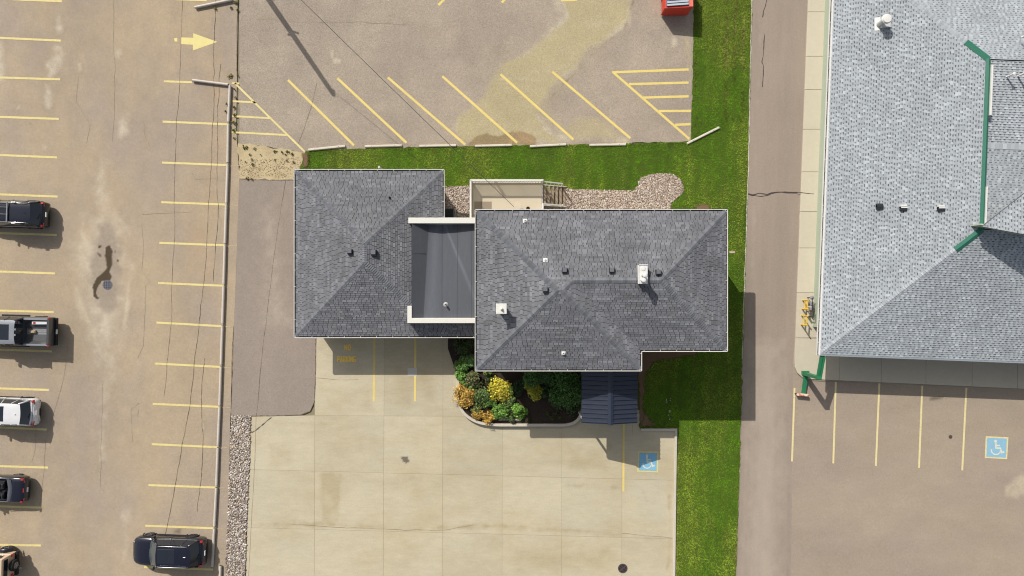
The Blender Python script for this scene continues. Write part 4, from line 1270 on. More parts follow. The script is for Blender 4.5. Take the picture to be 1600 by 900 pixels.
for i in range(5):
    nu, nv = (10, 40)
    vs, fs, tt = [], [], []
    for j in range(nv + 1):
        v = j / nv
        for k in range(nu + 1):
            u = k / nu
            zn = prof_n[i][1] * (1 - u) + prof_n[i + 1][1] * u; zs = prof_s[i][1] * (1 - u) + prof_s[i + 1][1] * u
            xn = P2(prof_n[i][0], 400, prof_n[i][1])[0] * (1 - u) + P2(prof_n[i + 1][0], 400, prof_n[i + 1][1])[0] * u
            xs_ = P2(prof_s[i][0], 400, prof_s[i][1])[0] * (1 - u) + P2(prof_s[i + 1][0], 400, prof_s[i + 1][1])[0] * u
            x = xn * (1 - v) + xs_ * v; y = (yN0 + .02) * (1 - v) + (yS1 - .02) * v
            z = zn * (1 - v) + zs * v + (.006 if k < 1 and i > 0 else 0) + .002 * i
            vs.append((x, y, z))
            # dust that has settled along the run of water from the scupper
            sx_ = P2(694 + 38 * v * 1.6, 400, 3.3)[0]
            s1 = math.exp(-((x - sx_) / (.05 + .09 * v)) ** 2) * (1 - v * .8) * (1.0 if v < .85 else 0)
            sx2 = P2(683 - 12 * v, 400, 3.3)[0]
            s2 = math.exp(-((x - sx2) / (.25 + .1 * v)) ** 2) * .35
            base = .86 if i == 0 else 1.06
            edge = .5 * max(0, 1 - v / .08) if abs(x - P2(694, 400, 3.3)[0]) < .5 else 0
            t = base + s1 * .75 + s2 * .7 + edge
            tt.append((t, t * .985, t * .96))
    for j in range(nv):
        for k in range(nu):
            q = j * (nu + 1) + k
            fs.append((q, q + nu + 1, q + nu + 2, q + 1))
    b = MB(); b.v, b.f, b.t = vs, fs, tt
    o = b.build("membrane_sheet", M_MEMB, linkb)
    # welded seam
    if i < 4:
        p = [vs[j * (nu + 1) + nu] for j in range(0, nv + 1, 8)]
        sb = MB()
        for a_, b_ in zip(p[:-1], p[1:]):
            sb.bar((a_[0], a_[1], a_[2] + .006), (b_[0], b_[1], b_[2] + .006), .03 if i else .02, .012)
        sb.build("seam", mat("membrane seam %d" % i, lin(82, 85, 92, K), .8), linkb)
for yy in (396, 427, 462):
    pa, pb = P(644, yy, 3.69), P(668 - (yy - 349) * .06, yy, 3.31)
    MB().bar((pa.x, pa.y, pa.z + .004), (pb.x, pb.y, pb.z + .004), .025, .012).build("seam", MATS["membrane seam 1"], linkb)
c = P(696, 476, 3.6)
b = MB().lathe((c.x, c.y, 3.36), [(.16, 0), (.09, .05), (.065, .08), (.065, .34), (.04, .34), (.04, .25)], 16)
o = b.build("roof_pipe", M_RAIL0, linkb)
MB().lathe((c.x, c.y, 3.36), [(.039, .25), (.039, .26)], 12).build("pipe_bore", M_BLK, o)

# ------------------------------------------------------------------ main house
ZM = 5.3
mx0, my1 = P2(742, 327, ZM); mx1, _ = P2(1137, 400, ZM); _, my0 = P2(900, 549.5, ZM); mxr, _ = P2(1003, 560, ZM); _, mys = P2(900, 580, ZM)
house = empty("main_house", ((mx0 + mx1) / 2, (my0 + my1) / 2, 0), "largest dark grey hip roofed house with chimneys in the centre of the site", "building")
X0, X1, Y1, Y0, XR, YS = mx0 + G, mx1 - G, my1 - G, my0 + G, mxr - G, mys + G
h1 = (Y1 - YS) / 2; h2 = (Y1 - Y0) / 2
Z3 = lambda x, y, d: (x, y, ZM + S * d)
nw, ne, se, rr, sw2, sw = Z3(X0, Y1, 0), Z3(X1, Y1, 0), Z3(X1, Y0, 0), Z3(XR, Y0, 0), Z3(XR, YS, 0), Z3(X0, YS, 0)
yc = Y1 - h1
A1, A2 = Z3(X0 + h1, yc, h1), Z3(XR - h1, yc, h1)
if A2[0] < A1[0]: A2 = A1
Bn, Cn = Z3(XR - h2, Y1 - h2, h2), Z3(X1 - h2, Y1 - h2, h2)
def zH(x, y):
    dn = Y1 - y; dw = x - X0; de = X1 - x
    dS = (y - Y0); dSw = y - YS; dEw = XR - x
    south = max(min(dSw, dEw), dS)
    return ZM + S * max(0, min(dn, dw, de, south))
rb = MB()
M1 = (Bn[0], Y1, ZM)
rb.add([nw, ne, Cn, Bn, A2, A1], [(0, 1, 2, 3), (0, 3, 4, 5)])
rb.add([ne, se, Cn], [(0, 1, 2)]); rb.add([se, rr, Bn, Cn], [(0, 1, 2, 3)]); rb.add([rr, sw2, A2, Bn], [(0, 1, 2, 3)])
rb.add([sw2, sw, A1, A2], [(0, 1, 2, 3)]); rb.add([sw, nw, A1], [(0, 1, 2)])
roof_house = rb.build("roof", M_DECKD, house)
bag = dict(v=[], f=[], t=[])
n_n = shingle_faces([[nw, M1, Bn, A2, A1], [M1, ne, Cn, Bn]], .147, .30, "dark", bag, 11)
n_e = shingle_faces([[ne, se, Cn]], .147, .30, "dark", bag, 12)
n_s = shingle_faces([[se, rr, Bn, Cn]], .147, .30, "dark", bag, 13)
n_ew = shingle_faces([[rr, sw2, A2, Bn]], .147, .30, "dark", bag, 14)
n_sw = shingle_faces([[sw2, sw, A1, A2]], .147, .30, "dark", bag, 15)
n_w = shingle_faces([[sw, nw, A1]], .147, .30, "dark", bag, 16)
make_shingles("shingles", bag, M_SHD, roof_house)
for a, b_, q, w_ in ((nw, A1, n_n, n_w), (ne, Cn, n_n, n_e), (se, Cn, n_s, n_e), (sw2, A2, n_sw, n_ew), (sw, A1, n_sw, n_w), (Cn, Bn, n_n, n_s), (Bn, A2, n_n, n_ew)):
    caps(roof_house, a, b_, q, w_, M_CAPD, w=.17, lift=.024)
gutter(house, [(mx0, mys), (mxr, mys), (mxr, my0), (mx1, my0), (mx1, my1), (mx0, my1), (mx0, mys)], ZM + .02, M_WHITE, [(0, 1), (-1, 0), (0, 1), (-1, 0), (0, -1), (1, 0)])
MB().box(mx0 + .13, my0 + .13, ZM - .22, mx1 - .13, my1 - .13, ZM - .03).build("soffit", M_WHITE, house)
MB().box(mx0 + .13, mys + .13, ZM - .22, mxr - .13, my0 + .13, ZM - .035).build("soffit", M_WHITE, house)
MB().box(mx0 + .6, my0 + .6, -.05, mx1 - .6, my1 - .6, ZM - .2).build("wall", M_WALL, house)
MB().box(mx0 + .6, mys + .6, -.05, mxr - .6, my0 + .6, ZM - .21).build("wall", M_WALL, house)
for wx_ in (9.5, 11.5): window(house, wx_, my0 + .6, 3.0, 1.2, 1.1, 's')
for wx_ in (.2, 2.4): window(house, wx_, mys + .6, 3.0, 1.4, 1.1, 's')
for wx_ in (4.5, 7.5, 10.5): window(house, wx_, my1 - .6, 3.0, 1.2, 1.0, 'n')
window(house, mx1 - .6, .5, 3.0, 1.4, 1.1, 'e')
d_ = MB().box(1.0, my1 - .63, 1.25, 1.95, my1 - .52, 3.3).build("door", M_WHITE, house)
MB().box(1.8, my1 - .52, 2.2, 1.88, my1 - .46, 2.32).build("handle", M_BLK, d_)
d_ = MB().box(5.6, mys + .52, .1, 6.9, mys + .63, 2.4).build("door", M_GLASS, house)
MB().box(6.7, mys + .46, 1.1, 6.78, mys + .52, 1.4).build("handle", M_GALV, d_)
for (x, y) in ((882, 422.5), (955.5, 422.5), (1028, 425.5), (852, 452.5)):
    box_vent(house, x, y, zH, .36, .3)
pipe_vent(house, 820.5, 345.5, zH, .075, .14, .13, M_WHITE)
pipe_vent(house, 852, 406.5, zH, .05, .10, .13, M_WHITE)
pipe_vent(house, 880.5, 552, zH, .075, .14, .13, M_WHITE)
# double flue in its metal tray
c = on_roof(1004.5, 428, zH)
zt = c.z + .40
x0c, x1c = P2(997, 400, zt)[0], P2(1012, 400, zt)[0]
y1c, y0c = P2(1000, 413, zt)[1], P2(1000, 443.5, zt)[1]
b = MB().box(x0c + .03, y0c + .03, c.z - .7, x1c - .03, y1c - .03, zt - .02)
ch = b.build("chimney_box", M_GALV, house)
MB().prism([(x0c, y0c), (x1c, y0c), (x1c, y1c), (x0c, y1c)], zt - .02, zt + .03, .01).build("chimney_lid", M_WHITE, ch)
rim = MB()
for q in ((x0c, y0c, x0c + .04, y1c), (x0c, y1c - .04, x1c, y1c)):
    rim.box(q[0], q[1], zt + .03, q[2], q[3], zt + .07)
rim.build("lid_rim", M_WHITE, ch)
for (px, py, hh) in ((1008.5, 430, .80), (1006.5, 437.5, .72)):
    q = P(px, py, zt + hh)
    fb = MB().lathe((q.x, q.y, zt), [(.10, 0), (.10, hh - .14)], 16); fl = fb.build("flue", M_GALV, ch, smooth=False)
    MB().lathe((q.x, q.y, zt), [(.06, hh - .16), (.155, hh - .12), (.155, hh - .07), (.12, hh - .02), (.05, hh)], 18).build("flue_cap", M_WHITE, ch)
q = P(1005, 419.5, zt + .05)
MB().lathe((q.x, q.y, zt + .03), [(.15, 0), (.13, .025), (.05, .03)], 18).build("lid_plug", M_WHITE, ch)
# square metal chimney
c = on_roof(783.5, 483, zH)
zt = c.z + 1.15
c = P(783.5, 482.5, zt)
ch = MB().box(c.x - .2, c.y - .2, zt - 1.6, c.x + .2, c.y + .2, zt - .06).build("chimney_box", M_GALV, house)
MB().prism([(c.x - .32, c.y - .31), (c.x + .32, c.y - .31), (c.x + .32, c.y + .31), (c.x - .32, c.y + .31)], zt - .06, zt + .01, .02).build("chimney_lid", M_PARA, ch)
MB().lathe((c.x, c.y, zt), [(.09, .01), (.09, .1), (.055, .12), (.055, .2), (.02, .22)], 14).build("flue_cap", M_WHITE, ch)
# ------------------------------------------------------------------ entrance canopy
M_NAVY = mat("navy standing seam metal", lin(58, 64, 80, K), .36, var=[(1.5, .06), (12, .04)], metal=.15, spec=.5)
M_NAVYR = mat("blue ridge flashing", lin(50, 58, 76, K), .4, metal=.15, spec=.5)
can = empty("entrance_canopy", (6.3, -6.8, 0), "navy blue ribbed metal gable canopy over the front entrance", "canopy")
zr, ze = 3.7, 3.2
cyS = P2(954, 663, zr)[1]; cyS = P2(954, 662.5, 3.5)[1]; cyN = YS + .05
cxR = P2(954, 650, zr)[0]; cxW = P2(909, 650, ze)[0]; cxE = P2(996, 650, ze)[0]
npan = 13
for side, xe in ((-1, cxW), (1, cxE)):
    for i in range(npan):
        ya = cyS + (cyN - cyS) * i / npan; yb = cyS + (cyN - cyS) * (i + 1) / npan
        b = MB()
        secs = [(ya, 0), (ya + .06, 0), (ya + .085, .06), (ya + .13, .06), (ya + .155, 0), (yb - .002, 0)]
        vs = []
        for (y, h) in secs: vs += [(cxR, y, zr + h), (xe, y, ze + h)]
        n0 = len(vs)
        for (y, h) in secs: vs += [(cxR, y, zr + h - .03), (xe, y, ze + h - .03)]
        fs = []
        for k in range(len(secs) - 1):
            fs += [(2 * k, 2 * k + 1, 2 * k + 3, 2 * k + 2), (n0 + 2 * k + 2, n0 + 2 * k + 3, n0 + 2 * k + 1, n0 + 2 * k), (2 * k + 1, n0 + 2 * k + 1, n0 + 2 * k + 3, 2 * k + 3)]
        b.add(vs, fs)
        b.build("metal_panel", M_NAVY, can)
rg_ = MB()
rg_.add([(cxR - .17, cyS - .03, zr + .012), (cxR, cyS - .03, zr + .075), (cxR + .17, cyS - .03, zr + .012), (cxR - .17, cyN, zr + .012), (cxR, cyN, zr + .075), (cxR + .17, cyN, zr + .012)], [(0, 1, 4, 3), (1, 2, 5, 4), (0, 2, 1)])
rg_.build("ridge_flashing", M_NAVYR, can)
MB().add([(cxW + .06, cyS + .04, ze - .05), (cxE - .06, cyS + .04, ze - .05), (cxR, cyS + .04, zr - .06), (cxW + .06, cyS + .1, ze - .05), (cxE - .06, cyS + .1, ze - .05), (cxR, cyS + .1, zr - .06)],
         [(0, 1, 2), (5, 4, 3), (0, 3, 4, 1), (1, 4, 5, 2), (2, 5, 3, 0)]).build("gable_end", M_NAVY, can)
for xe in (cxW, cxE):
    sg = 1 if xe == cxW else -1
    MB().box(min(xe, xe + sg * .05), cyS, ze - .17, max(xe, xe + sg * .05), cyN, ze - .035).build("fascia", M_NAVYR, can)
    MB().box(xe + sg * .12 - .06, cyS + .12, 0, xe + sg * .12 + .06, cyS + .24, ze - .1).build("post", M_WHITE, can)
    MB().box(xe + sg * .12 - .05, cyS + .24, ze - .26, xe + sg * .12 + .05, cyN, ze - .1).build("beam", M_WHITE, can)

# ------------------------------------------------------------------ rear deck, its stairs and things on it
M_VINYL = mat("cream deck vinyl", lin(216, 203, 178, K), .75, var=[(1.2, .03), (20, .04)])
M_WOOD = mat("weathered tread", lin(168, 150, 128, K), .85, var=[(3, .08, (1, 6, 1)), (30, .08)])
M_WHITEW = mat("white painted wood", lin(236, 232, 224, K), .6, var=[(2, .03), (12, .03)])
dk = empty("rear_deck", (P2(790, 305, 1.2)[0], P2(790, 305, 1.2)[1], 0), "small raised cream deck with white railing at the back of the main house", "deck")
ZD = 1.2; ZRL = 2.2
dx0 = P2(734.5, 300, ZRL)[0] + .03; dx1 = P2(848, 300, ZRL)[0]; dy1 = P2(800, 281.5, ZRL)[1]; dy0 = my1 - .6
MB().prism([(dx0 - .04, dy0), (dx1 + .04, dy0), (dx1 + .04, dy1 + .04), (dx0 - .04, dy1 + .04)], ZD - .2, ZD - .03, .01).build("rim_board", M_WHITEW, dk)
MB().box(dx0 + .04, dy0, ZD - .06, dx1 - .04, dy1 - .02, ZD).build("deck_floor", M_VINYL, dk)
MB().box(dx0 + .25, dy0, ZD, dx0 + .25 + .03, dy0 + 1.0, ZD + .012).build("floor_seam", M_WOOD, dk)
for (x, y) in ((dx0, dy1), (dx1, dy1), ((dx0 * .66 + dx1 * .34), dy1), ((dx0 * .33 + dx1 * .67), dy1), (dx0, dy0 + .9), (dx1, dy1 - 1.62)):
    MB().prism([(x - .05, y - .05), (x + .05, y - .05), (x + .05, y + .05), (x - .05, y + .05)], 0, ZRL + (.08 if (x, y) == (dx1, dy1) else -.02), .01).build("post", M_WHITEW, dk)
def rail(p, q, parent=None, bal=True):
    parent = parent or dk
    p, q = Vector(p), Vector(q)
    MB().bar(p + Vector((0, 0, ZRL - ZD)), q + Vector((0, 0, ZRL - ZD)), .11, .05).build("top_rail", M_WHITEW, parent)
    MB().bar(p + Vector((0, 0, .1)), q + Vector((0, 0, .1)), .09, .06).build("bottom_rail", M_WHITEW, parent)
    if bal:
        n = int((q - p).length / .18)
        me = None
        for i in range(n):
            c = p.lerp(q, (i + .5) / n)
            if me is None:
                o = MB().box(-.032, -.03, .12, .032, .03, ZRL - ZD - .02).build("baluster", M_WHITEW, dk, local=True); me = o.data
            else:
                o = link("baluster", me, None, dk)
            o.location = c - offset_of(dk)
rail((dx0, dy1, ZD), (dx1, dy1, ZD)); rail((dx0, dy0, ZD), (dx0, dy1, ZD)); rail((dx1, dy0, ZD), (dx1, dy1 - 1.62, ZD))
st = empty("deck_stairs", (dx1 + .8, dy1 - .8, 0), "white railed wooden stairs going down from the rear deck to the gravel", "stairs")
ya, yb = dy1 - .06, dy1 - 1.58
nst = 6
run = (P2(884, 300, .1)[0] - dx1) / nst
for i in range(nst):
    z = ZD - (i + 1) * ZD / (nst + .6)
    x = dx1 + .05 + i * run
    MB().prism([(x, yb + .1), (x + run * .78, yb + .1), (x + run * .78, ya - .1), (x, ya - .1)], z - .05, z, .008).build("tread", M_WOOD, st)
for y in (ya - .07, yb + .07):
    MB().bar((dx1 + .02, y, ZD - .22), (dx1 + nst * run, y, .02), .05, .24).build("stringer", M_WHITEW, st)
    MB().bar((dx1, y + (.05 if y > yb + .3 else -.05), ZRL - .02), (dx1 + nst * run - .28, y + (.05 if y > yb + .3 else -.05), ZRL - .98), .085, .05).build("handrail", M_WHITEW, st)
    MB().box(dx1 + nst * run - .34, y - .04, 0, dx1 + nst * run - .26, y + .04, 1.2).build("post", M_WHITEW, st)
    for k in range(1, 5):
        f = k / 5
        xx = dx1 + (nst * run - .28) * f
        zz = ZRL - .02 - .96 * f
        MB().box(xx - .015, y - .015, zz - .95, xx + .015, y + .015, zz).build("baluster", M_WHITEW, st)
q0, q1 = P(741, 315, ZD), P(768, 328, ZD)
mtt = MB().prism([(q0.x, q1.y), (q1.x, q1.y), (q1.x, q0.y), (q0.x, q0.y)], ZD, ZD + .02, .005).build("doormat", mat("grey door mat", lin(160, 146, 126, K), .95, var=[(25, .1)]))
tag(mtt, "flat grey mat lying in the corner of the rear deck", "mat")
c = P(809, 321, ZD + .45)
tb = empty("round_table", (c.x, c.y, ZD), "small white round table on the rear deck under the eave", "table")
MB().lathe((c.x, c.y, ZD), [(.02, .43), (.27, .43), (.28, .45), (.27, .47), (.02, .472)], 24).build("tabletop", M_VINYL, tb)
MB().lathe((c.x, c.y, ZD), [(.16, 0), (.16, .02), (.03, .05), (.03, .43)], 14).build("pedestal", M_WHITE, tb)
c = P(825, 326, ZD + .1)
po = empty("plant_pot", (c.x, c.y, ZD), "small brown pot by the house wall on the rear deck", "pot")
MB().lathe((c.x, c.y, ZD), [(.09, 0), (.12, .2), (.13, .22), (.11, .22), (.1, .16)], 16).build("pot", mat("brown clay", lin(110, 70, 55, K), .8), po)
MB().lathe((c.x, c.y, ZD), [(.1, .16), (.0, .17)], 14).build("soil", M_SOIL, po)

# condenser beside the annex
c = P(702, 333, .7)
ac = empty("air_conditioner", (c.x, c.y, 0), "small dark boxed cooling unit with pale frame on the gravel behind the annex", "air conditioner")
MB().box(c.x - .3, c.y - .3, .05, c.x + .3, c.y + .3, .68).build("casing", mat("dark green enamel", lin(66, 74, 70, K), .5, var=[(8, .1)]), ac)
fr = MB()
for (a, b_) in ((-.32, -.27), (.27, .32)):
    fr.box(c.x + a, c.y - .32, .68, c.x + b_, c.y + .32, .73); fr.box(c.x - .27, c.y + a, .68, c.x + .27, c.y + b_, .729)
fr.build("frame", M_VENTG, ac)
gl = MB()
for k in range(7): gl.box(c.x - .27, c.y - .24 + k * .08, .69, c.x + .27, c.y - .225 + k * .08, .71)
gl.build("grille", M_BLK, ac)
MB().box(c.x - .4, c.y - .4, 0, c.x + .4, c.y + .4, .06).build("pad", M_KERB, ac)

# ------------------------------------------------------------------ planter with shrubs
PK = [(716, 574), (715.5, 600), (716, 625), (719, 638), (727, 649), (739, 657), (752, 662), (775, 664.5), (830, 664.5), (885, 664.5), (899, 661), (907, 652), (910, 640), (910.5, 600), (910.5, 575)]
kb = [Vector(P2(x, y, .3)) for x, y in PK]
pts = []
for i in range(len(kb) - 1):
    a, b_ = kb[i], kb[i + 1]
    k = max(1, int((b_ - a).length / .12))
    for j in range(k): pts.append(a.lerp(b_, j / k))
pts.append(kb[-1])
# smooth the corners
for _ in range(6):
    pts = [pts[0]] + [(pts[i - 1] + pts[i] * 2 + pts[i + 1]) / 4 for i in range(1, len(pts) - 1)] + [pts[-1]]
planter = empty("planter_bed", (P2(812, 640)[0], P2(812, 640)[1], 0), "planting bed with a rounded pale concrete kerb in front of the main house", "planter")
l, r_ = [], []
for i, v in enumerate(pts):
    d = (pts[min(i + 1, len(pts) - 1)] - pts[max(i - 1, 0)]).normalized()
    n = Vector((-d.y, d.x))
    l.append(v + n * .095); r_.append(v - n * .095)
kv, kf = [], []
for (a, b_) in zip(l, r_):
    m_ = (a - b_).normalized() * .02
    kv += [(a.x, a.y, -.05), (a.x, a.y, .28), (a.x - m_.x, a.y - m_.y, .3), (b_.x + m_.x, b_.y + m_.y, .3), (b_.x, b_.y, .28), (b_.x, b_.y, -.05)]
for i in range(len(pts) - 1):
    for k in range(5):
        kf.append((i * 6 + k, i * 6 + k + 1, i * 6 + 6 + k + 1, i * 6 + 6 + k))
kf += [(0, 1, 2, 3, 4, 5), tuple((len(pts) - 1) * 6 + k for k in range(5, -1, -1))]
kbm = MB(); kbm.add(kv, kf); kbm.build("kerb", M_KERB, planter)
soilp = [tuple(v) for v in l] + [P2(910, 555), P2(716, 520)]
tri = tessellate_polygon([[Vector((x, y, 0)) for x, y in soilp]])
MB().add([(x, y, .16) for x, y in soilp], [tuple(t) for t in tri]).build("soil", M_SOIL, planter)
so = sheet("planter_soil", E([(700, 520), (760, 520), (760, 585), (712, 580), (700, 545)]), .02, M_SOIL)

M_LEAF = mat("shrub leaf", (.9, .9, .9), .6, tint=True, spec=.35)
M_TWIG = mat("shrub twig", lin(98, 76, 56, K), .9)
def shrub(px, py, rpx, h, n, leaf, cols, label, sq=1.0, lumpy=.35, group=None, narrow=1.0, name="shrub", z0=.16):
    """shrub of many small leaves gathered in clumps, on branching twigs"""
    zc = z0 + h * .6
    c = P(px, py, zc); s = (H - zc) / FPX
    r = rpx * 1.26 * s
    root = empty(name, (c.x, c.y, z0), label, "shrub", group)
    rg = np.random.default_rng(int(px * 7 + py))
    k = max(6, int(9 * r / .35))
    cl = []
    for i in range(k):
        t = rg.uniform(0, 2 * np.pi); q = math.sqrt(rg.uniform(0, 1)) * .72
        zz = rg.uniform(.25, .8) * math.sqrt(max(.15, 1 - q * q))
        cl.append((q * math.cos(t) * r, q * math.sin(t) * r * sq, zz * h, rg.uniform(.28, .5) * r * (1 + .2 * lumpy), rg.uniform(.72, 1.25)))
    tb_ = MB()
    for (x, y, z, rr_, _) in cl:
        tb_.tube([(c.x, c.y, z0 - .05), (c.x + x * .4, c.y + y * .4, z0 + z * .5), (c.x + x, c.y + y, z0 + z)], [.022, .014, .006], 5)
    tb_.build("stem", M_TWIG, root)
    per = n // k
    Vs, Ts = [], []
    colA = np.array(cols)
    for (x, y, z, rr_, br) in cl:
        d = rg.normal(size=(per, 3)); d /= np.linalg.norm(d, axis=1)[:, None]
        d[:, 2] = np.abs(d[:, 2]) * .9 + d[:, 2] * .1
        rad = rr_ * (rg.uniform(.35, 1.08, per) ** .6)
        p = d * rad[:, None] * np.array([1, 1, .85]) + np.array([x, y, z])
        nn = d + rg.normal(size=(per, 3)) * .55; nn[:, 2] += .35; nn /= np.linalg.norm(nn, axis=1)[:, None]
        t = np.cross(nn, rg.normal(size=(per, 3))); t /= np.linalg.norm(t, axis=1)[:, None]
        b_ = np.cross(nn, t)
        L = leaf * 1.25 * rg.uniform(.6, 1.35, per)[:, None]
        W_ = L * .42 * narrow
        q = np.stack([p - t * L * .5, p + b_ * W_, p + t * L * .5 + nn * L * .08, p - b_ * W_], 1)
        Vs.append(q.reshape(-1, 3))
        cc = colA[rg.integers(0, len(colA), per)] * br * rg.uniform(.55, 1.5, per)[:, None]
        Ts.append(np.repeat(cc, 4, 0))
    V = np.concatenate(Vs); T = np.concatenate(Ts)
    V[:, 2] = np.maximum(V[:, 2], .02)
    npmesh("foliage", V, np.arange(len(V)).reshape(-1, 4), M_LEAF, root, tint=T)
    return root
G1 = [lin(70, 104, 44, K), lin(92, 128, 56, K), lin(54, 86, 36, K)]
GD = [lin(82, 126, 54, K), lin(100, 144, 62, K), lin(68, 108, 48, K)]
GL = [lin(120, 165, 62, K), lin(96, 146, 48, K), lin(150, 186, 80, K)]
GY = [lin(238, 222, 60, K), lin(224, 206, 48, K), lin(246, 234, 104, K)]
GO = [lin(214, 172, 78, K), lin(196, 150, 62, K), lin(226, 190, 98, K)]
GP = [lin(178, 190, 120, K), lin(140, 164, 90, K), lin(110, 146, 70, K)]
shrub(724, 540, 15, .9, 1500, .08, [lin(70, 92, 40, K), lin(88, 104, 48, K), lin(52, 74, 32, K)], "dark feathery green shrub against the annex corner, topmost of the bed", sq=.8)
shrub(720, 570, 11, .9, 1200, .10, [lin(118, 156, 78, K), lin(94, 136, 58, K)], "leafy mid green shrub at the upper left end of the planter kerb")
shrub(738, 566, 10, 1.0, 900, .10, [lin(118, 154, 86, K), lin(98, 138, 68, K)], "leafy green shrub tucked under the corner of the house eave")
shrub(722, 590, 10, .6, 1200, .085, [lin(126, 168, 74, K), lin(98, 146, 54, K)], "bright green low shrub right above the gold shrub at the kerb")
shrub(742, 594, 13, .8, 1100, .085, [lin(112, 116, 72, K), lin(88, 112, 56, K), lin(134, 112, 78, K)], "olive and reddish mottled shrub behind the gold shrub")
shrub(728, 618, 16, .65, 3000, .075, GO, "largest golden orange shrub, by the left curve of the planter kerb", lumpy=.1)
shrub(752, 620, 14, .7, 1700, .085, [lin(108, 134, 70, K), lin(88, 118, 54, K), lin(124, 142, 84, K)], "muted green shrub between the golden one and the bright yellow one")
shrub(746, 640, 8, .5, 800, .07, [lin(96, 118, 60, K), lin(130, 132, 62, K)], "small green shrub just above the two little gold shrubs")
shrub(747, 650, 9, .42, 1000, .06, GO, "small golden shrub at the lower left curve of the kerb")
shrub(763, 653, 10, .45, 1200, .06, [lin(222, 184, 84, K), lin(206, 160, 60, K)], "small gold shrub spilling over the lower kerb, beside the other small gold one")
shrub(780.5, 608.5, 15.5, .75, 2800, .085, GY, "brightest yellow shrub in the middle of the bed", lumpy=.1)
shrub(780, 641, 12, .5, 1700, .07, [lin(116, 162, 62, K), lin(92, 140, 48, K), lin(140, 178, 82, K)], "round fresh green shrub below the brightest yellow one")
shrub(797, 625, 9, .55, 700, .07, GP, "pale green flowering plant to the lower right of the yellow shrub")
shrub(811, 642, 10, .5, 1300, .09, GL, "lime green leafy plant right of the round green shrub")
shrub(833, 610, 14, .7, 2000, .08, [lin(214, 206, 70, K), lin(188, 186, 56, K), lin(164, 172, 50, K)], "yellow green shrub standing alone near the middle of the dark mulch", lumpy=.2)
shrub(884, 607, 26, 1.5, 5200, .09, GD, "largest dark green shrub, next to the entrance canopy", lumpy=.5)
shrub(836, 586, 18, 1.2, 2400, .09, GD, "dark green shrub behind the lone yellow green one", lumpy=.5)
shrub(862, 586, 16, 1.3, 2200, .09, [lin(62, 98, 44, K), lin(76, 112, 50, K)], "dark green shrub under the eave between two other dark ones", lumpy=.5)
shrub(808, 606, 11, .6, 1000, .08, [lin(52, 76, 36, K), lin(44, 66, 30, K)], "low dark shrub just right of the brightest yellow shrub")
shrub(868, 628, 10, .45, 700, .08, [lin(74, 84, 38, K), lin(58, 72, 32, K)], "low olive shrub in front of the largest dark one")
shrub(736, 604, 8, .7, 900, .085, [lin(112, 142, 68, K), lin(96, 128, 56, K)], "small green shrub wedged between the largest golden shrub and the mottled one")
shrub(765, 631, 9, .55, 1000, .08, [lin(104, 146, 60, K), lin(88, 126, 50, K), lin(130, 158, 76, K)], "leafy green shrub left of the round fresh green one")
shrub(797, 610, 7, .6, 700, .08, [lin(150, 176, 74, K), lin(120, 152, 60, K)], "small light green shrub at the right flank of the brightest yellow one")
shrub(766, 594, 8, .7, 800, .085, [lin(70, 92, 44, K), lin(90, 108, 54, K)], "dark olive shrub above the brightest yellow one")
shrub(797, 652, 7, .4, 600, .07, [lin(104, 124, 66, K), lin(84, 108, 52, K)], "little green plant on the gravel at the kerb")
shrub(895, 640, 9, .5, 600, .08, [lin(64, 86, 38, K), lin(80, 98, 46, K)], "low dark plant below the largest dark green shrub")
shrub(850, 612, 8, .6, 700, .08, [lin(60, 88, 40, K), lin(76, 104, 48, K)], "small dark green shrub right of the lone yellow green one")
shrub(762, 582, 6, 1.1, 420, .08, [lin(120, 140, 70, K), lin(98, 122, 56, K)], "slim young green shrub close under the front eave")
for i, (x, y) in enumerate([(822, 648), (868, 646), (856, 645), (874, 651), (893, 648), (826, 656), (862, 652)]):
    weed("ground_plant", x, y, .16, 22, "little green sprout in the dark mulch of the planter", "sprouts in the planter mulch", [lin(84, 96, 48, K), lin(64, 84, 36, K)])
for o in bpy.data.objects:
    if o.name.startswith("ground_plant"):
        o.location.z = .16; o["category"] = "plant"

# ------------------------------------------------------------------ neighbouring building (right)
M_GREEN = mat("green painted metal", lin(44, 116, 94, K), .45, var=[(2, .06), (9, .05)], spec=.45)
M_SAGE = mat("sage green wall", lin(186, 198, 176, K), .85, var=[(1, .04), (10, .03)])
M_GRYG = mat("grey gutter metal", lin(150, 160, 166, K), .5)
rz = -math.atan2(21.0, 553)
cor = P(1275.5, 555, 2.9)
nb = empty("shop_building", (cor.x, cor.y, 0), "large light grey hip roofed building with green ridge flashing at the right edge", "building", rz=rz)
def Lr(v):
    v = Vector(v)
    d = v - Vector((cor.x, cor.y, 0))
    c_, s_ = math.cos(-rz), math.sin(-rz)
    return (d.x * c_ - d.y * s_, d.x * s_ + d.y * c_, d.z)
ZB = 2.9
g0 = .24
hb_ = 8.5
hv_ = 8.2
LN = 27.0
u0, v0 = g0, .10
zt_ = ZB + S * (hb_)
Wp = [(u0, v0, ZB), (u0, LN, ZB), (u0 + hb_, LN - hv_, zt_), (u0 + hb_, v0 + hv_, zt_)]
Sp = [(u0, v0, ZB), (34, v0, ZB), (34, v0 + hv_, zt_), (u0 + hb_, v0 + hv_, zt_)]
Np = [(u0, LN, ZB), (34, LN, ZB), (34, LN - hv_, zt_), (u0 + hb_, LN - hv_, zt_)]
rm = MB(); rm.add(Wp, [(0, 3, 2, 1)]); rm.add(Sp, [(0, 1, 2, 3)]); rm.add(Np, [(0, 3, 2, 1)])
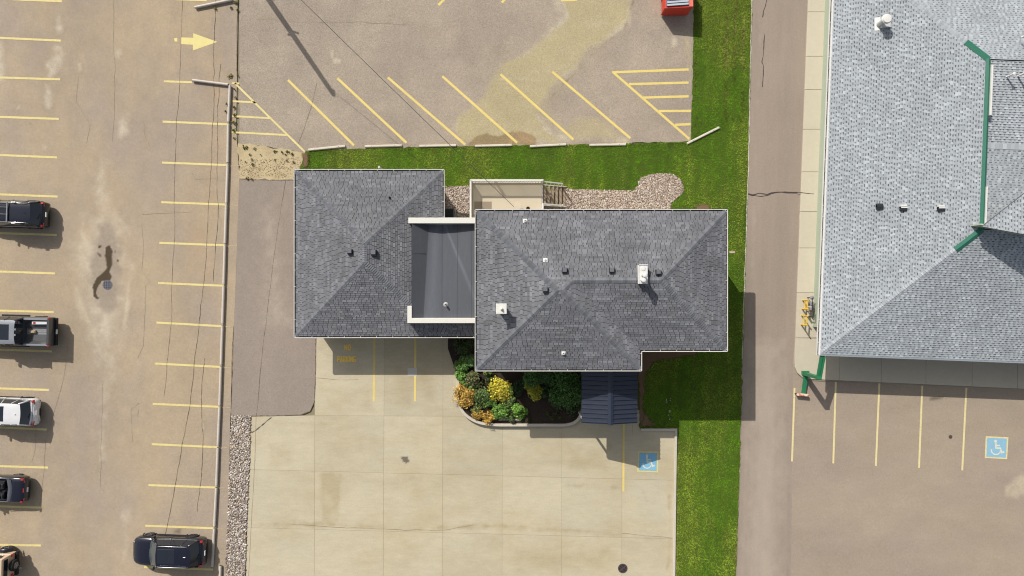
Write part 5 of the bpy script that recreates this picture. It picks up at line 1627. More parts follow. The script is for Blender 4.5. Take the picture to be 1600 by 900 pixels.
# inner roof behind the ridge falls to a valley
ui, vc = u0 + hb_ + .10, (LN + v0) / 2
va, vb = v0 + hv_ + .06, LN - hv_ - .06
zi, zv = zt_ - .03, zt_ - .42
I1 = [(ui, va, zi), (34, va, zi), (34, vc, zv), (ui, vc, zv)]
I2 = [(ui, vb, zi), (34, vb, zi), (34, vc, zv), (ui, vc, zv)]
rm.add(I1, [(0, 1, 2, 3)]); rm.add(I2, [(0, 3, 2, 1)])
roof_nb = rm.build("roof", M_DECKL, nb, local=True)
bag = dict(v=[], f=[], t=[])
vis = lambda pts: pts
nWb = shingle_faces([[(u0, v0, ZB), (u0, LN, ZB), (u0 + hb_, LN - hv_, zt_), (u0 + hb_, v0 + hv_, zt_)]], .152, .185, "light", bag, 21)
nSb = shingle_faces([[(u0, v0, ZB), (16.2, v0, ZB), (16.2, v0 + hv_, zt_), (u0 + hb_, v0 + hv_, zt_)]], .152, .185, "light", bag, 22)
nNb = shingle_faces([[(u0, LN, ZB), (16, LN, ZB), (16, LN - hv_, zt_), (u0 + hb_, LN - hv_, zt_)]], .152, .185, "light", bag, 23)
nI1 = shingle_faces([[(ui, va, zi), (13, va, zi), (13, vc, zv), (ui, vc, zv)]], .152, .185, "light", bag, 24)
nI2 = shingle_faces([[(ui, vb, zi), (13, vb, zi), (13, vc, zv), (ui, vc, zv)]], .152, .185, "light", bag, 25)
make_shingles("shingles", bag, M_SHL, roof_nb, local=True)
zero = Vector((0, 0, 0))
hipS = (Vector((u0, v0, ZB)), Vector((u0 + hb_, v0 + hv_, zt_)))
hipN = (Vector((u0, LN, ZB)), Vector((u0 + hb_, LN - hv_, zt_)))
fS = hipS[0].lerp(hipS[1], .845); fN = hipN[0].lerp(hipN[1], .86)
caps(roof_nb, hipS[0], fS, nSb, nWb, M_CAPL, w=.17, e=.15, off=zero)
caps(roof_nb, hipN[0].lerp(hipN[1], .2), fN, nNb, nWb, M_CAPL, w=.17, e=.15, off=zero)
vl = MB()
for k in range(20):
    uu = ui + .05 + k * .24
    vl.box(uu, vc - .17, zv + .012 + (k % 2) * .008, uu + .235, vc + .17, zv + .05 + (k % 2) * .008)
    vl.build("valley_flashing", M_CAPL, roof_nb, local=True); vl = MB()
# folded green flashing over the ridge ends
def fold(p, q, n1, n2, w, m, par, lift=.035):
    d = (q - p).normalized()
    s1 = n1.cross(d).normalized(); s2 = n2.cross(d).normalized()
    if s1.z > 0: s1 = -s1
    if s2.z > 0: s2 = -s2
    mid = Vector((0, 0, lift))
    b = MB(); b.add([p + s1 * w + mid, p + mid * 1.8, p + s2 * w + mid, q + s1 * w + mid, q + mid * 1.8, q + s2 * w + mid, p + s1 * w - mid, p + s2 * w - mid, q + s1 * w - mid, q + s2 * w - mid],
                    [(0, 1, 4, 3), (1, 2, 5, 4), (0, 3, 8, 6), (2, 7, 9, 5), (0, 6, 7, 2, 1), (3, 4, 5, 9, 8)])
    return b.build("ridge_flashing", m, par, local=True)
fold(fS, hipS[1], nSb, nWb, .20, M_GREEN, roof_nb); fold(fN, hipN[1], nNb, nWb, .20, M_GREEN, roof_nb)
fold(hipS[1] + Vector((0, -.02, .01)), hipN[1] + Vector((0, .02, .01)), nWb, Vector((.35, 0, .94)), .16, M_GREEN, roof_nb)
MB().box(ui + .02, va + .1, zi - .08, ui + .10, va + 2.6, zi + .12).build("white_flashing", M_WHITE, roof_nb, local=True)
MB().box(ui + .06, vb - 3.4, zi - .1, ui + .16, vb - .3, zi + .12).build("white_flashing", M_WHITE, roof_nb, local=True)
# cross gable whose rake hangs over the front slope
ga = Lr(P(1535, 354, 6.35)); gb = Lr(P(1600, 303, 7.0)); gc = Lr(P(1600, 366, 7.0))
ga = Vector(ga); gb = Vector(gb); gc = Vector(gc)
ex = 1.6
gb2 = ga + (gb - ga) * ex; gc2 = ga + (gc - ga) * ex
for q in (gb2, gc2): q.z = 6.35 + .65 * ex
gab = MB(); gab.add([ga, gc2, gb2, ga - Vector((0, 0, .16)), gc2 - Vector((0, 0, .16)), gb2 - Vector((0, 0, .16))], [(0, 1, 2), (5, 4, 3), (0, 3, 4, 1), (1, 4, 5, 2), (2, 5, 3, 0)])
gable = gab.build("gable_roof", M_DECKL, nb, local=True)
bag = dict(v=[], f=[], t=[])
shingle_faces([[ga, gc2, gb2]], .152, .185, "light", bag, 26)
make_shingles("shingles", bag, M_SHL, gable, local=True)
MB().add([(ga.x, ga.y + .12, 5.2), (gc2.x, gc2.y + .35, 5.1), (gc2.x, gc2.y + .35, gc2.z - .16), (ga.x, ga.y + .12, ga.z - .16), (ga.x, ga.y + .2, 5.2), (gc2.x, gc2.y + .45, 5.1), (gc2.x, gc2.y + .45, gc2.z - .16), (ga.x, ga.y + .2, ga.z - .16)],
         [(0, 1, 2, 3), (7, 6, 5, 4), (0, 4, 5, 1), (3, 2, 6, 7), (0, 3, 7, 4), (1, 5, 6, 2)]).build("gable_wall", M_SAGE, nb, local=True)
gutter(nb, [(0, 0), (0, LN)], ZB + .02, M_WHITE, [(1, 0)], local=True, hang=.75)
MB().box(.13, .0, ZB - .05, .255, LN, ZB + .022).build("drip_edge", M_WHITE, nb, local=True)
MB().box(.17, -.02, ZB - .10, 34, .085, ZB + .005).build("gutter", M_GRYG, nb, local=True)
MB().box(.16, .12, ZB - .28, 34, LN - .2, ZB - .06).build("soffit", M_WHITE, nb, local=True)
MB().box(.92, 1.75, .0, 33, LN - 1, ZB - .25).build("wall", M_SAGE, nb, local=True)
for uu in (5, 10, 15): 
    f = MB().box(uu, 1.70, .9, uu + 1.8, 1.78, 2.2).build("window", M_WHITE, nb, local=True)
    MB().box(uu + .07, 1.685, .97, uu + 1.73, 1.70, 2.13).build("pane", M_GLASS, f, local=True)
d_ = MB().box(8, 1.70, .12, 9, 1.78, 2.2).build("door", M_GREEN, nb, local=True)
MB().box(8.82, 1.63, 1.0, 8.9, 1.70, 1.15).build("handle", M_GALV, d_, local=True)
def zB(x, y):
    u, v, _ = Lr((x, y, 0))
    return ZB + S * max(0, min(u - u0, (v - v0) * hb_ / hv_, (LN - v) * hb_ / hv_, hb_))
def nb_add(mb, name, m, parent=nb):
    mb.v = [Lr(v) for v in mb.v]
    return mb.build(name, m, parent, local=True)
# low hooded vents
for i, (px, py) in enumerate(((1373.5, 322.5), (1410.5, 324.5), (1469.5, 325))):
    c = on_roof(px, py, zB)
    w = .20
    b = MB().box(c.x - w, c.y - w * .9, c.z - .16, c.x + w, c.y + w * .3, c.z + .16)
    o = nb_add(b, "roof_vent", M_BLK)
    b = MB(); b.add([(c.x - w, c.y - w * .2, c.z + .19), (c.x + w, c.y - w * .2, c.z + .19), (c.x + w, c.y + w * .9, c.z + .10), (c.x - w, c.y + w * .9, c.z + .10),
                     (c.x - w, c.y - w * .2, c.z - .1), (c.x + w, c.y - w * .2, c.z - .1), (c.x + w, c.y + w * .9, c.z - .15), (c.x - w, c.y + w * .9, c.z - .15)],
                    [(0, 1, 2, 3), (0, 4, 5, 1), (1, 5, 6, 2), (2, 6, 7, 3), (3, 7, 4, 0)])
    nb_add(b, "vent_cap", M_BLK if i == 0 else M_GALV, o)
# round capped flue with its flashing tray
c = on_roof(1378, 37, zB)
b = MB().box(c.x - .12, c.y - .30, c.z - .1, c.x + .42, c.y + .30, c.z + .26)
o = nb_add(b, "flue_curb", M_GALV)
b = MB().add([(c.x - .42, c.y - .42, zB(c.x - .42, c.y - .42) + .035), (c.x - .12, c.y - .42, zB(c.x - .12, c.y - .42) + .035), (c.x - .12, c.y + .42, zB(c.x - .12, c.y + .42) + .035), (c.x - .42, c.y + .42, zB(c.x - .42, c.y + .42) + .035)], [(0, 1, 2, 3)])
nb_add(b, "flashing", M_WHITE, o)
zc = c.z + .95; q = P(1387, 28.5, zc)
bx = (q.x - .05, q.y, c.z)
b = MB().lathe(bx, [(.15, 0), (.15, zc - c.z - .25)], 18); nb_add(b, "flue", M_GALV, o)
b = MB().lathe((q.x, q.y, zc), [(.12, -.3), (.29, -.16), (.30, -.10), (.27, -.08), (.27, -.02), (.25, 0), (.02, .015)], 24); nb_add(b, "flue_cap", M_WHITE, o)
for (px, py) in ((1573, 120), (1590, 119), (1603, 120), (1599.5, 57)):
    zf = lambda x, y: zv + .42 * abs(Lr((x, y, 0))[1] - vc) / (vb - vc)
    c = on_roof(px, py, zf)
    b = MB().lathe((c.x, c.y, c.z), [(.08, -.1), (.05, .02), (.05, .55), (.095, .58), (.095, .66), (.02, .68)], 12)
    nb_add(b, "roof_pipe", M_WHITE)

# green downspout crossing to a splash stand
M_GDN = mat("green downspout metal", lin(44, 132, 88, K), .45, var=[(4, .07)], spec=.45)
M_ORW = mat("orange and white stripe", lin(226, 120, 84, K), .6, col2=(lin(236, 226, 208, K), 5, .45, .5))
base = P(1256, 583, 0.1)
dn = empty("downspout_frame", (base.x, base.y, 0), "bulky green pipe frame stepping down from the roof corner to a striped foot", "downspout")
ztp = 2.35
a = P(1283.5, 556, 2.75); b1 = P(1277.5, 590, ztp); b0 = Vector((b1.x, b1.y, .12))
b0 = P(1255.5, 582, .15)
MB().bar(a, b1, .15, .15).build("top_pipe", M_GDN, dn)
MB().bar(a + Vector((.17, -.02, .05)), b1 + Vector((.17, .04, .05)), .13, .13).build("top_pipe", M_GDN, dn)
MB().bar(b1 + Vector((.06, 0, .14)), Vector((b1.x + .06, b1.y, .1)), .32, .20, up=(0, 1, 0)).build("upright_pipe", M_GDN, dn)
f0, f1 = P(1257.5, 588, .3), P(1254, 617, .15)
MB().bar(f0, f1, .15, .14).build("foot_pipe", M_GDN, dn)
MB().bar(f0 + Vector((.14, 0, 0)), f1 + Vector((.10, 0, 0)), .13, .12).build("foot_pipe", M_GDN, dn)
MB().box(b0.x - .14, b0.y - .14, .1, b0.x + .3, b0.y + .12, .42).build("elbow", M_GDN, dn)
t0, t1 = P(1245, 616, .3), P(1263, 617.5, .3)
tb_ = MB().bar(t0, t1, .16, .14).build("striped_bar", M_ORW, dn)
for t in (t0, t1):
    MB().bar(t + Vector((0, .03, -.06)), Vector((t.x, t.y, 0)), .06, .06).build("leg", M_BLK, dn)

# gas meter and its yellow guards
M_YG = mat("yellow guard paint", lin(238, 196, 66, K), .5, var=[(8, .07)])
M_MET = mat("grey meter casting", lin(150, 146, 158, K), .55, var=[(12, .08)])
c = P(1267, 477, .7)
gm = empty("gas_meter", (c.x, c.y, .12), "grey gas meter with dark pipes against the sage wall behind yellow guards", "gas meter")
MB().cbox((c.x, c.y + .1, .72), (.24, .30, .36), .05).build("meter_body", M_MET, gm)
MB().lathe((c.x + .02, c.y + .52, .75), [(.05, 0), (.13, .03), (.14, .10), (.05, .14)], 14).build("regulator", M_MET, gm)
MB().cbox((c.x + .02, c.y - .25, .66), (.2, .2, .28), .04).build("regulator", M_MET, gm)
pb = MB()
pb.tube([(c.x + .02, c.y + .52, .12), (c.x + .02, c.y + .52, .8)], .03, 8); pb.tube([(c.x, c.y + .5, .92), (c.x, c.y - .4, .92), (c.x + .02, c.y - .42, .12)], .03, 8); pb.tube([(c.x + .1, c.y - .2, .95), (c.x + .1, c.y - .8, .95), (c.x + .1, c.y - .8, .12)], .03, 8)
pb.build("pipework", M_BLK, gm)
for i, (y0_, y1_, lab) in enumerate(((469, 482.5, "upper of two yellow steel hoop guards before the gas meter"), (493, 507, "lower of two yellow steel hoop guards before the gas meter"))):
    zt2 = 1.0
    p0 = P(1254 - i * 1.5, y0_, .12); p1 = P(1253.2 - i * 1.5, y1_, .12)
    bo = empty("guard_hoop", (p0.x, (p0.y + p1.y) / 2, .12), lab, "guard rail", "yellow guards by the gas meter")
    for p in (p0, p1):
        MB().tube([(p.x, p.y, .1), (p.x, p.y, zt2 + .1)], .05, 10).build("post", M_YG, bo)
        MB().lathe((p.x, p.y, zt2 + .1), [(.052, 0), (.04, .03), (.01, .045)], 10).build("post_cap", M_YG, bo)
    MB().tube([(p0.x, p0.y, .92), (p1.x, p1.y, .92)], .045, 8).build("rail", M_YG, bo)
    MB().tube([(p0.x, p0.y, .55), (p1.x, p1.y, .55)], .045, 8).build("rail", M_YG, bo)

# ------------------------------------------------------------------ parking rails and wheel stops
M_RAIL = mat("weathered grey rail", lin(214, 204, 192, K), .7, var=[(1.2, .08, (1, 1, 1)), (14, .10)])
M_STOP = mat("concrete wheel stop", lin(222, 214, 198, K), .85, var=[(2, .06), (20, .06)])
rail_pts = [(359.5, 132), (356.8, 192), (355.8, 255.5), (353.6, 318.5), (351.5, 381.5), (349.6, 445), (347.6, 507), (345.4, 571), (343.2, 634), (340.6, 697.5), (338.2, 760), (335, 823.5), (331.5, 887)]
def parking_rail(a, b_, label, group="grey parking rails along the car park edge"):
    a, b_ = P(*a, .13), P(*b_, .13)
    d = (b_ - a).normalized()
    a = a + d * .07; b_ = b_ - d * .07
    c = (a + b_) / 2
    o = empty("parking_rail", (c.x, c.y, 0), label, "parking rail", group)
    n = Vector((-d.y, d.x, 0))
    MB().tube([a, b_], .09, 12).build("rail", M_RAIL, o, smooth=False)
    for f in (.12, .88):
        p = a.lerp(b_, f)
        MB().bar((p.x, p.y, 0), (p.x, p.y, .10), .12, .1).build("support", M_RAIL, o)
    for e_ in (a, b_):
        MB().tube([e_ - d * .012 if e_ is a else e_ + d * .012, e_], .075, 12).build("end_cap", M_BLK, o)
    return o
for i in range(12):
    x = "topmost" if i == 0 else ("lowest, beside the dark SUV" if i == 11 else ordinal(i) + " from the top")
    parking_rail(rail_pts[i], rail_pts[i + 1], "straight grey rail along the car park edge, " + x)
parking_rail((344.5, 882), (343, 950), "grey rail set apart at the bottom edge of the photo")
parking_rail((303, 12), (365, -1), "slanted grey rail at the top of the photo above the painted arrow")
parking_rail((299, 125), (358, 132.5), "slanted grey rail below the painted arrow meeting the straight row")
for i, (a, b_) in enumerate([((481.5, 234), (539, 228)), ((570, 228.5), (627.5, 227)), ((655, 228), (712.5, 227)), ((742.5, 228), (799.5, 226.5)), ((828, 228.5), (884.5, 225.5)), ((921, 226.5), (978, 225.5)), ((1074, 224), (1124, 199))]):
    p, q = P(*a, .13), P(*b_, .13)
    d = (q - p).normalized(); n = Vector((-d.y, d.x, 0))
    b = MB()
    secs = [(-.085, 0), (-.075, .11), (-.045, .14), (.045, .14), (.075, .11), (.085, 0)]
    vs = [(e_ + n * s_ + Vector((0, 0, h - .13))) for e_ in (p, q) for s_, h in secs]
    b.add(vs, [(k, k + 1, k + 7, k + 6) for k in range(5)] + [(5, 0, 6, 11), (0, 1, 2, 3, 4, 5), (11, 10, 9, 8, 7, 6)])
    c = (p + q) / 2
    root = empty("wheel_stop", (c.x, c.y, 0), ("concrete wheel stop lying askew on the grass" if i == 6 else "white concrete wheel stop at the lawn edge, %s from the left" % ordinal(i)), "wheel stop", "wheel stops along the lawn")
    b.build("block", M_STOP, root)
    for f in (.18, .82):
        c2 = p.lerp(q, f); MB().lathe((c2.x, c2.y, 0), [(.022, .136), (.022, .146), (.01, .148)], 8).build("anchor_pin", M_BLK, root)

# ------------------------------------------------------------------ red waste container
M_RED = mat("red painted steel", lin(222, 70, 52, K), .5, var=[(3, .08), (14, .08)], spec=.4)
M_LID = mat("pale grey ribbed lid", lin(192, 198, 206, K), .55, var=[(4, .05)])
yS_, yN_ = P2(1050, 23, .1)[1], P2(1050, 23, .1)[1] + 2.1
xa, xb = P2(1034, 20, .2)[0], P2(1073, 20, .2)[0]
du = empty("waste_container", ((xa + xb) / 2, (yS_ + yN_) / 2, 0), "red steel waste container with a ribbed grey lid at the edge of the rear lot", "dumpster")
hb2, hf = 1.55, 1.30
b = MB()
sl = .10
b.add([(xa, yS_, .12), (xb, yS_, .12), (xb, yN_, .12), (xa, yN_, .12), (xa - .02, yS_ - .02, 1.3), (xb + .02, yS_ - .02, 1.5), (xb + .02, yN_, 1.5), (xa - .02, yN_, 1.3)],
      [(3, 2, 1, 0), (0, 1, 5, 4), (1, 2, 6, 5), (2, 3, 7, 6), (3, 0, 4, 7), (4, 5, 6, 7)])
b.build("tub", M_RED, du)
b = MB()
for y in (yS_ - .05, yS_ + .9, yN_ - .1):
    b.add([(xa - .04, y, .1), (xb + .04, y, .1), (xb + .06, y, 1.53), (xa - .06, y, 1.33), (xa - .04, y + .06, .1), (xb + .04, y + .06, .1), (xb + .06, y + .06, 1.53), (xa - .06, y + .06, 1.33)],
          [(0, 1, 2, 3), (7, 6, 5, 4), (0, 4, 5, 1), (1, 5, 6, 2), (2, 6, 7, 3), (3, 7, 4, 0)])
b.build("frame", M_RED, du)
MB().box(xb - .18, yS_ - .03, 1.46, xb + .08, yN_, 1.58).build("lid_bar", mat("light red steel", lin(244, 130, 110, K), .5), du)
b = MB().add([(xa + .05, yS_ + .06, 1.35), (xb - .19, yS_ + .06, 1.50), (xb - .19, yN_ - .05, 1.50), (xa + .05, yN_ - .05, 1.35), (xa + .05, yS_ + .06, 1.40), (xb - .19, yS_ + .06, 1.55), (xb - .19, yN_ - .05, 1.55), (xa + .05, yN_ - .05, 1.40)],
             [(3, 2, 1, 0), (4, 5, 6, 7), (0, 1, 5, 4), (1, 2, 6, 5), (2, 3, 7, 6), (3, 0, 4, 7)])
ld = b.build("lid", mat("dark lid groove", lin(116, 122, 138, K), .6), du)
for k in range(11):
    y = yS_ + .10 + k * .185
    MB().bar((xa + .10, y + .02, 1.425), (xb - .22, y + .06, 1.575), .12, .05).build("lid_rib", M_LID, ld)
for (x, y) in ((xa + .15, yS_ + .2), (xb - .15, yS_ + .2), (xa + .15, yN_ - .2), (xb - .15, yN_ - .2)):
    MB().lathe((x - .03, y, .075), [(.07, 0), (.075, .03), (.07, .06)], 12, axis='x').build("caster", M_BLK, du)

# ------------------------------------------------------------------ utility pole beyond the top edge, whose shadow falls on the rear lot, and its service wire
M_POLE = mat("weathered timber pole", lin(128, 112, 96, K), .9, var=[(3, .1, (1, 1, .1)), (20, .1)])
tip = P(522, 149)
hp = 10.0
pb_ = Vector((tip.x - SHX * hp, tip.y - SHY * hp, 0))
pole = empty("utility_pole", (pb_.x, pb_.y, 0), "tall timber utility pole beyond the top edge that shades the rear lot", "utility pole")
MB().tube([(pb_.x, pb_.y, -.2), (pb_.x, pb_.y, 5), (pb_.x, pb_.y, hp - .1), (pb_.x, pb_.y, hp)], [.20, .175, .15, .12], 14).build("shaft", M_POLE, pole)
ins = MB()
for zz, dx_, dy_ in ((hp - 4.5, .55, -.10), (hp - 4.3, -.32, -.02), (hp - 6.9, .10, .38), (hp - .35, .26, .0)):
    ins.bar((pb_.x, pb_.y, zz), (pb_.x + dx_, pb_.y + dy_, zz + .05), .09, .09)
ins.build("bracket", M_POLE, pole)
MB().lathe((pb_.x + .32, pb_.y + .15, hp - 7.2), [(.12, 0), (.16, .05), (.16, .55), (.05, .62)], 14).build("junction_box", M_GALV, pole)
wa, we = Vector((pb_.x, pb_.y, hp - .5)), P(803, 323, 5.0)
wpts = []
for k in range(31):
    t = k / 30
    p = wa.lerp(we, t); p.z -= 4 * .5 * t * (1 - t)
    wpts.append(p)
tag(MB().tube(wpts, .014, 6).build("service_wire", M_BLK), "thin dark service wire running from the pole to the back of the main house", "wire")

# ------------------------------------------------------------------ drains
M_IRON = mat("worn iron grate", lin(120, 120, 130, K), .55, var=[(12, .15)], metal=.4)
M_IROND = mat("rusty iron cover", lin(96, 80, 76, K), .7, var=[(9, .15)], metal=.2)
c = P(168, 445)
dr = empty("storm_drain", (c.x, c.y, 0), "round iron storm drain grate beside the dark wet patch in the car park", "drain")
MB().lathe((c.x, c.y, .006), [(.34, 0), (.34, .012), (.29, .012), (.29, 0)], 28).build("frame", M_IRON, dr)
MB().lathe((c.x, c.y, .004), [(.29, 0), (.29, .003)], 24).build("pit", M_BLK, dr)
for k in range(5):
    d = -.24 + k * .12; l_ = math.sqrt(max(.01, .285 ** 2 - d * d))
    MB().box(c.x + d - .028, c.y - l_, .008, c.x + d + .028, c.y + l_, .019).build("bar", M_IRON, dr)
    MB().box(c.x - l_, c.y + d - .022, .007, c.x + l_, c.y + d + .022, .0175).build("cross_bar", M_IRON, dr)
c = P(973, 888)
dr = empty("catch_basin", (c.x, c.y, 0), "round rusty drain cover in the concrete forecourt near the bottom edge", "drain")
MB().lathe((c.x, c.y, .006), [(.33, 0), (.33, .014), (.26, .014), (.26, 0)], 28).build("frame", M_IROND, dr)
MB().lathe((c.x, c.y, .004), [(.26, 0), (.26, .004)], 24).build("pit", M_BLK, dr)
MB().bar((c.x - .2, c.y - .18, .014), (c.x + .2, c.y + .18, .014), .09, .012).build("bar", M_IROND, dr)
MB().bar((c.x - .12, c.y + .2, .0125), (c.x + .22, c.y - .08, .0125), .04, .010).build("cross_bar", M_IROND, dr)
MB().bar((c.x - .22, c.y + .1, .0115), (c.x + .1, c.y - .22, .0115), .04, .010).build("cross_bar", M_IROND, dr)
c = P(1485, 682.5)
tag(MB().lathe((c.x, c.y, 0), [(.13, .0), (.13, .015), (.1, .02), (.02, .021)], 18).build("valve_cover", M_IROND), "small dark round valve cover in the lot near the blue accessible sign", "cover")
tag(MB().lathe((P2(346, 562)[0], P2(346, 562)[1], 0), [(.06, 0), (.07, .08), (.03, .1)], 8).build("broken_stone", M_IROND), "small dark lump of rubble beside the parking rail", "rubble")
# ------------------------------------------------------------------ vehicles
def paint(name, c, rough=.28, coat=.6, metal=.0):
    return mat(name, c, rough, var=[(2.0, .04)], spec=.5, coat=coat, metal=metal)
M_NVY = paint("dark navy car paint", lin(17, 20, 38, K), .25)
M_BLKP = paint("black car paint", lin(26, 27, 32, K), .25)
M_WHP = paint("white car paint", lin(236, 236, 236, K), .3)
M_SILV = paint("silver grey car paint", lin(170, 174, 180, K), .3, metal=.4)
M_GUN = paint("gunmetal car paint", lin(92, 92, 94, K), .3, metal=.4)
M_TAN = paint("tan car paint", lin(222, 196, 166, K), .35, coat=.3)
M_CGL = mat("tinted car glass", (.012, .016, .024), .05, spec=.7)
M_CGL2 = mat("windscreen glass", (.05, .062, .066), .05, spec=.8)
M_TRIM = mat("black plastic trim", lin(38, 38, 42, K), .65, var=[(20, .1)])
M_TYRE = mat("tyre rubber", lin(34, 34, 36, K), .85, var=[(30, .15)])
M_RIM = mat("alloy wheel", lin(170, 172, 178, K), .35, metal=.6)
M_CHR = mat("bright chrome trim", lin(196, 197, 198, K), .22, metal=.7)
M_RLT = mat("red tail lamp", lin(190, 34, 34, K), .15, spec=.7, coat=.6)
M_HLT = mat("clear head lamp", lin(214, 220, 224, K), .12, spec=.8)
M_PLT = mat("white plate", lin(232, 232, 230, K), .5, var=[(18, .12)])
M_SEAT = mat("dark leather seat", lin(52, 52, 56, K), .6, var=[(8, .1)])
M_BEDL = mat("grey ribbed bed liner", lin(150, 150, 152, K), .6, var=[(6, .08)])

def loft(sts, L, W, hw_pts=None, open_=None):
    """car body: stations (x/L, width factor, z low, z top, crown); open_ = (x0, x1, z) sinks the middle of the top"""
    b = MB()
    rings = []
    for (fx, fw, zl, zt, cr) in sts:
        w = W / 2 * fw
        x = fx * L
        zm = zl + (zt - zl) * .55
        half = [(0, zl), (w * .86, zl), (w * .97, zl + .08), (w * 1.0, zm - .12), (w * 1.0, zm + .05), (w * .985, zt - .14), (w * .95, zt - .05), (w * .88, zt), (w * .62, zt + cr * .7), (0, zt + cr)]
        ring = [(x, -y, z) for y, z in half] + [(x, y, z) for y, z in half[-2:0:-1]]
        rings.append(ring)
    n = len(rings[0])
    vs = [p for r in rings for p in r]
    fs = []
    for i in range(len(rings) - 1):
        for k in range(n):
            k2 = (k + 1) % n
            fs.append((i * n + k, i * n + k2, (i + 1) * n + k2, (i + 1) * n + k))
    fs.append(tuple(range(n))); fs.append(tuple(reversed(range((len(rings) - 1) * n, len(rings) * n))))
    b.add(vs, fs)
    return b

def grid(b, fn, nu, nv):
    vs = [fn(i / nu, j / nv) for i in range(nu + 1) for j in range(nv + 1)]
    fs = [(i * (nv + 1) + j, (i + 1) * (nv + 1) + j, (i + 1) * (nv + 1) + j + 1, i * (nv + 1) + j + 1) for i in range(nu) for j in range(nv)]
    b.add(vs, fs)
    return b

def wheel(root, x, y, r, w=.235):
    sg = 1 if y > 0 else -1
    b = MB().lathe((x, y - w / 2, r), [(r * .62, 0), (r * .93, 0), (r, .03), (r, w - .03), (r * .93, w), (r * .62, w)], 24, axis='y')
    o = b.build("wheel", M_TYRE, root, local=True)
    yo = y + sg * (w / 2 - .03)
    b = MB().lathe((x, yo, r), [(r * .63, 0), (r * .63, .02 * sg), (r * .5, .004 * sg), (.02, .012 * sg)], 20, axis='y')
    rim = b.build("rim", M_RIM, o, local=True)
    sp = MB()
    for k in range(5):
        t = k * 2 * math.pi / 5
        sp.bar((x, yo + .02 * sg, r), (x + math.cos(t) * r * .6, yo + .02 * sg, r + math.sin(t) * r * .6), .05, .02)
    sp.build("spokes", M_RIM, o, local=True)

